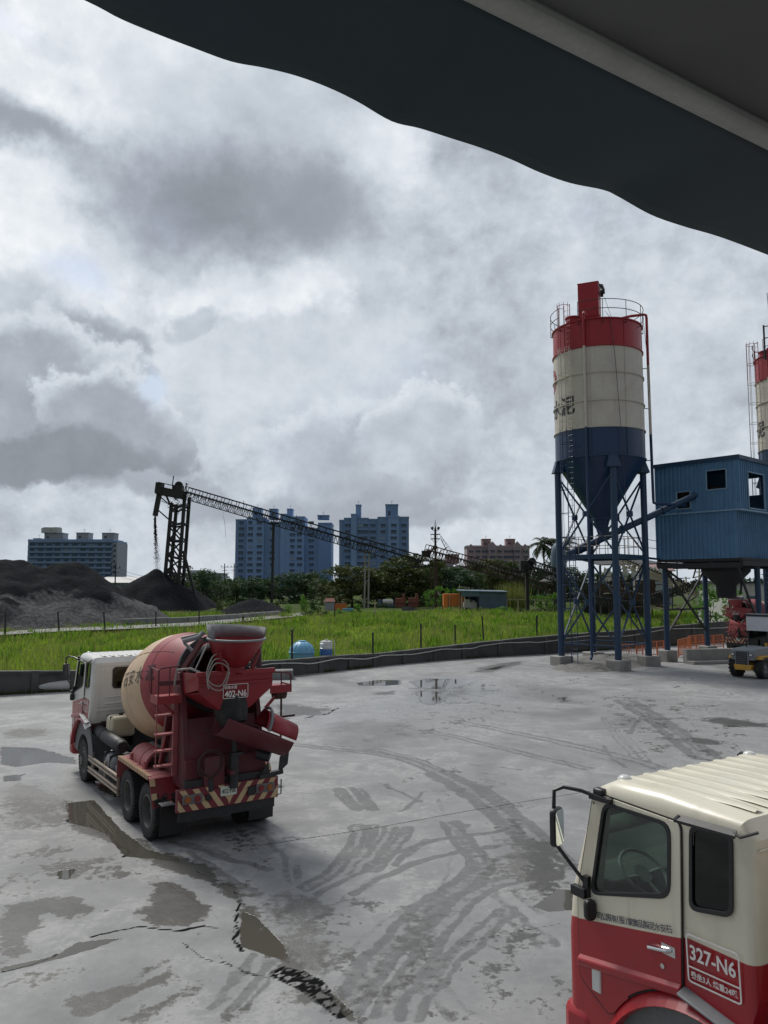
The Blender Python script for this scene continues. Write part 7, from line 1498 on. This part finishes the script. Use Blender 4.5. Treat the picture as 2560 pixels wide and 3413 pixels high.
# grass over the field and at the wall foot
def grass(name,lab,n,xy,hmin,hmax,mat,seed,w_=.03):
    g=np.random.default_rng(seed); x,y=xy(g,n); keep=(y>np.interp(x,wallx,wally)+.35); x,y=x[keep],y[keep]; z=field_z(x,y)-.02; n=len(x); pt=fbm(x*.22,y*.13,3,5); h=(hmin+(hmax-hmin)*g.random(n))*np.clip(.25+1.6*pt,.3,1.5)
    a=g.uniform(0,2*PI,n); l=h*g.uniform(.15,.6,n); sc=np.clip(y/45,.8,2.6); dx=np.cos(a); dy=np.sin(a)
    b=np.stack([x,y,z],1); side=np.stack([-dy,dx,0*dx],1)*(w_*sc)[:,None]; tip=np.stack([x+dx*l,y+dy*l,z+h],1)
    tag(link(name,poly_mesh(name,np.stack([b-side,b+side,tip],1),3,MATS[mat])),lab,'grass',kind='stuff')
def spread(ymax,pw):
    def f(g,n):
        y=34+(ymax-34)*g.random(n)**pw; x=(g.random(n)-.5)*y*1.12; return x,y
    return f
grass('meadow_grass','bright green grass covering the field',190000,spread(112,1.25),.10,.34,'grass_blade',1,.035)
grass('dry_grass','yellowish seeding grass mixed into the field',45000,spread(120,1.1),.35,.85,'grass_dry',2,.02)
def clumpy(g,n):
    x,y=spread(115,1.0)(g,n*3); k=fbm(x*.55,y*.22,4,31)+.12*(fbm(x*.12,y*.08,2,33)-.5)*2+np.clip((y-70)/45,0,1)*.06; s_=k>.57; return x[s_][:n],y[s_][:n]
grass('weed_patches','darker leafy weed patches in the grass field',28000,clumpy,.3,.75,'leaf_weed',3,.10)
def foot(g,n):
    t__=g.random(n)*(len(WB)-2)+1; i=t__.astype(int); f=t__-i; x=wallx[i]*(1-f)+wallx[np.minimum(i+1,len(WB)-1)]*f; y=wally[i]*(1-f)+wally[np.minimum(i+1,len(WB)-1)]*f; return x,y-.03-abs(g.normal(size=n))*.10
g=np.random.default_rng(8); x,y=foot(g,5000); k=fbm(x*.5,y*.5,3,2)>.47; x,y=x[k],y[k]; n=len(x); h=g.uniform(.05,.22,n); a=g.uniform(0,2*PI,n); b=np.stack([x,y,0*x],1); sd_=np.stack([np.cos(a),np.sin(a),0*a],1)*.02; tp=b+np.stack([np.sin(a)*h*.5,-abs(np.cos(a))*h*.4,h],1)
tag(link('wall_foot_weeds',poly_mesh('wall_foot_weeds',np.stack([b-sd_,b+sd_,tp],1),3,MATS['leaf_olive'])),'thin weeds along the foot of the dark boundary wall','weeds',kind='stuff')
# pale track in front of the sand piles
mb=MB(); q=[(-60,2120),(200,2104),(410,2096),(640,2086),(930,2060),(1010,2052)]; A=[gz(x,y,FG+.32) for x,y in q]; B=[gz(x,y-11,FG+.32) for x,y in q]
for i in range(len(q)-1): mb.quad(A[i],A[i+1],B[i+1],B[i])
mb.v=[(p[0],p[1],p[2]) for p in mb.v]; tag(mb.build('track',[MATS['block_concrete']]),'pale dirt track along the sand piles','track',kind='structure')
# things among the trees
def onfield(px,Y): p=at(px,1950,Y); return Vector((p.x,Y,float(field_z(np.array(p.x),np.array(Y)))))
p=onfield(1512,118); t_=thing('orange_container','orange steel container raised on legs beside the light mast','container',p); t_.scale=(.85,.85,.85); mb=MB(); mb.b2((-1.9,-1.3,.8),(1.9,1.3,3.0)); mb.b2((-1.75,-1.5,-.2),(-1.2,1.2,2.9)); 
for i in range(9): mb.b2((-1.8+i*.42,-1.34,.85),(-1.7+i*.42,-1.3,2.95))
mb.build('body',[MATS['container_orange']],t_,.02); mb=MB()
for x in (-1.6,-.5,.6,1.7): mb.bar((x,-1.1,-.2),(x,-1.1,.8),.16)
for x,z in ((.9,4.6),(1.9,4.0),(2.6,4.2),(-.9,2.9)): mb.bar((x,-1.5,0),(x,-1.5,z),.12)
mb.bar((.9,-1.5,4.3),(2.6,-1.5,4.1),.1); mb.bar((.9,-1.5,3.2),(2.6,-1.5,3.2),.08); mb.build('frame_posts',[MATS['guard_paint']],t_)
p=onfield(1612,116); t_=thing('tin_shed','blue grey tin shed with an open bay on its left','shed',p); mb=MB(); mb.b2((-.9,-2,-.2),(3.1,2,2.9)); 
for i in range(13): mb.b2((-.85+i*.31,-2.03,-.2),(-.80+i*.31,-2,2.85))
mb.b2((-3.4,1.8,-.2),(-.9,2,2.7)); mb.build('wall',[MATS['shed_blue']],t_); mb=MB(); mb.prism([(-3.9,-2.3,2.95),(3.3,-2.3,2.80),(3.3,2.3,2.95),(-3.9,2.3,3.1)],(0,0,.12)); mb.b2((-3.6,-2.2,2.2),(-.9,-2.1,2.9)); mb.build('roof',[MATS['shed_blue']],t_); mb=MB()
for x in (-3.5,-3.1): mb.bar((x,-2,-.2),(x,-2,2.9),.12)
mb.build('post',[MATS['guard_paint']],t_); mb=MB(); mb.box((-2.1,-.2,.7),(2,1.4,1.2)); mb.box((-2.5,-.6,1.5),(.8,.6,.5)); mb.box((-1.6,-.3,1.4),(.6,.6,.35)); mb.build('crates',[MATS['tarp_white']],t_,.05)
p=onfield(1735,118); mb=MB(); 
for x in (-2.1,-.4,2.2): mb.bar((p.x+x,118,0),(p.x+x,118,p.z+1.9),.13)
mb.bar((p.x-2.3,118,p.z+1.9),(p.x+4.8,118,p.z+1.8),.13); tag(mb.build('pipe_rail',[MATS['guard_paint']]),'bare pipe rail on posts right of the tin shed','rail')
p=onfield(1100,140); t_=thing('red_hut','small reddish brick hut with a pitched roof under the trees','hut',p); t_.scale=(.6,.6,.7); mb=MB(); mb.b2((-1.4,-1.2,-.2),(1.4,1.2,2.2)); mb.build('wall',[MATS['tower_pale_side']],t_); mb=MB(); mb.prism([(-1.7,-1.4,2.1),(1.7,-1.4,2.1),(1.2,0,3.0),(-1.2,0,3.0)],(0,0,.1)); mb.prism([(-1.7,1.4,2.1),(1.7,1.4,2.1),(1.2,0,3.0),(-1.2,0,3.0)],(0,0,.1)); mb.build('roof',[MATS['hut_red']],t_)
p=onfield(1136,140); t_=thing('brick_shed','low orange brick shed with a pipe frame right of the red hut','shed',p); t_.scale=(.55,.55,.7); mb=MB(); mb.b2((-1.9,-1,-.2),(1.9,1,1.5)); mb.build('wall',[MATS['container_orange']],t_); mb=MB(); mb.b2((-2,-1.1,1.5),(2,1.1,1.6)); mb.tube([(.2,-1,1.6),(.2,-1,2.6),(1.6,-1,2.6),(1.6,-1,1.6)],.06,5); mb.build('roof',[MATS['hut_red']],t_)
p=onfield(1160,128); t_=thing('pond_boat','small green plastic boat lying in the grass','boat',p); t_.scale=(.5,.5,.6); mb=MB(); mb.prism([(-1.4,-.5,.2),(1.4,-.5,.2),(1.9,-.6,.95),(-1.7,-.6,.9)],(0,1.1,0)); mb.b2((-1.75,-.68,.88),(1.95,.58,.98)); mb.build('hull',[MATS['tank_blue']],t_,.05)
p=onfield(1293,132); t_=thing('tanker','white horizontal tank on a frame under the trees','tank',p); t_.scale=(.5,.5,.6); mb=MB(); mb.cyl((-1.5,0,1.6),(1.5,0,1.6),.75,seg=18); mb.sphere((-1.5,0,1.6),.75,14,8,(.5,1,1)); mb.sphere((1.5,0,1.6),.75,14,8,(.5,1,1)); mb.build('tank_shell',[MATS['roof_pale']],t_); mb=MB(); mb.b2((-2.2,-.7,.3),(2.2,.7,.85)); mb.b2((-3.4,-.8,.5),(-2.2,.8,2.3)); mb.build('frame',[MATS['shed_blue']],t_,.05)
for px,lab in ((1335,'rust orange machine body left of the leaning tree trunk'),(1378,'rust orange machine with a railing, right of the leaning tree trunk')):
    p=onfield(px,138); t_=thing('rusty_machine',lab,'machine',p,0,'orange machines under the trees'); t_.scale=(.6,.6,.75); mb=MB(); mb.b2((-1.5,-1,.3),(1.5,1,2.4)); mb.b2((.6,-.9,2.4),(1.3,.9,3.4)); mb.build('body',[MATS['hut_red']],t_,.05); mb=MB(); mb.bar((-1.7,-1.1,1.2),(1.7,-1.1,1.2),.1); mb.bar((-1.6,-1.1,0),(-1.6,-1.1,2.8),.12); mb.bar((1.6,-1.1,0),(1.6,-1.1,2.8),.12); mb.build('frame',[MATS['rusty_steel']],t_)
o=pile('low dark soil mound under the trees, left of the light mast',[(at(1400,2025,128).x-2,129,1.5,.35),(at(1440,2025,128).x,129,1.4,.35)],at(1340,2000,128).x,at(1500,2000,128).x,124,134,.4,0,name='soil_mound',step=.4,seed=31)
# far wooded land on both sides, as one mass
g=np.random.default_rng(77); C=[]
for k in range(420):
    y=g.uniform(300,520); x=g.uniform(-.75,.75)*y
    C.append((x,y,g.uniform(1.5,6.5),g.uniform(2.2,4.2)))
tag(link('far_woods',crown_mesh('far_woods','leaf_blue',C,9,1.0,5,.9)),'far off green woods along the horizon','woods',kind='stuff')
t_=thing('cream_house','cream walled house with a red tiled roof behind the shed at the right','house',(0,0,0)); a=at(2180,1882,150); mb=MB(); mb.b2((a.x-1,150,0),(a.x+3.5,160,a.z-1.2)); mb.build('wall',[MATS['tower_pale_side']],t_); mb=MB(); mb.prism([(a.x-1.5,149.5,a.z-1.3),(a.x+4,149.5,a.z-1.3),(a.x+3,155,a.z+.6),(a.x,155,a.z+.6)],(0,0,.2)); mb.build('roof',[MATS['tower_brick']],t_); mb=MB(); mb.b2((a.x+1,149.9,a.z-3),(a.x+2.5,150,a.z-1.8)); mb.build('window',[MATS['window_dark']],t_)
t_=thing('pale_house','pale walled building behind the small mixer truck','house',(0,0,0)); a=at(2445,1945,75); b=at(2600,1940,75); mb=MB(); mb.b2((a.x,75,0),(b.x,84,a.z)); mb.build('wall',[MATS['tarp_white']],t_); mb=MB(); mb.b2((a.x-.3,74.7,a.z),(b.x,84.3,a.z+.2)); mb.build('roof',[MATS['dark_steel']],t_); mb=MB(); mb.b2((a.x+1.2,74.95,a.z-2.4),(a.x+2.4,75.02,a.z-1.2)); mb.build('window',[MATS['window_dark']],t_)

# ================================================================ awning overhead
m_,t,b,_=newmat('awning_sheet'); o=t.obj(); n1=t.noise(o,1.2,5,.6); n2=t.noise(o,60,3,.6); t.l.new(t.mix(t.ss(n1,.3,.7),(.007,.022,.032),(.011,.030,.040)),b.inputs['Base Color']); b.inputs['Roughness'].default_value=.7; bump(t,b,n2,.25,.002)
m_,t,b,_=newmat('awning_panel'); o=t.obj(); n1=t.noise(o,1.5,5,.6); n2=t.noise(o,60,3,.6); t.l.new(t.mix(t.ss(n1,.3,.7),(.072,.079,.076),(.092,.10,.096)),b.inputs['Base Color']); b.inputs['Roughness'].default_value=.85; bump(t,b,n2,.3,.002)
dirty('awning_batten',(.28,.29,.275),(.17,.175,.165),.6,amt=.5,scale=4,fine=50)
HA=1.35
def up(px,py,H): d=ray(px,py); k=H/d.z; return Vector((d.x*k,d.y*k,EYE+H))
e0,e1=up(280,0,HA),up(2560,852,HA); de=(e1-e0); de.z=0; de.normalize(); nn=Vector((-de.y,de.x,0))
edge=[(-420,-330),(-120,-180),(280,0),(400,62),(520,112),(640,158),(770,205),(880,226),(985,252),(1090,290),(1190,338),(1305,404),(1400,428),(1500,460),(1600,492),(1700,530),(1800,575),(1900,610),(2010,633),(2060,655),(2170,716),(2280,755),(2400,790),(2560,850),(2760,930),(2950,1040)]
aw=thing('awning','dark corrugated sheet awning with a wavy front edge overhead','awning',(0,0,0))
def vplane(px,py):                      # pixel onto the vertical plane through the awning's front edge
    d=ray(px,py); k=(e0.dot(nn)-0)/(d.x*nn.x+d.y*nn.y); return Vector((d.x*k,d.y*k,EYE+d.z*k))
E_=[vplane(*p) for p in edge]; E_=[Vector(p) for p in smooth_line([tuple(p) for p in E_],5)]
c_=up(1550,0,HA-.02); wid=(e0-c_).dot(nn)
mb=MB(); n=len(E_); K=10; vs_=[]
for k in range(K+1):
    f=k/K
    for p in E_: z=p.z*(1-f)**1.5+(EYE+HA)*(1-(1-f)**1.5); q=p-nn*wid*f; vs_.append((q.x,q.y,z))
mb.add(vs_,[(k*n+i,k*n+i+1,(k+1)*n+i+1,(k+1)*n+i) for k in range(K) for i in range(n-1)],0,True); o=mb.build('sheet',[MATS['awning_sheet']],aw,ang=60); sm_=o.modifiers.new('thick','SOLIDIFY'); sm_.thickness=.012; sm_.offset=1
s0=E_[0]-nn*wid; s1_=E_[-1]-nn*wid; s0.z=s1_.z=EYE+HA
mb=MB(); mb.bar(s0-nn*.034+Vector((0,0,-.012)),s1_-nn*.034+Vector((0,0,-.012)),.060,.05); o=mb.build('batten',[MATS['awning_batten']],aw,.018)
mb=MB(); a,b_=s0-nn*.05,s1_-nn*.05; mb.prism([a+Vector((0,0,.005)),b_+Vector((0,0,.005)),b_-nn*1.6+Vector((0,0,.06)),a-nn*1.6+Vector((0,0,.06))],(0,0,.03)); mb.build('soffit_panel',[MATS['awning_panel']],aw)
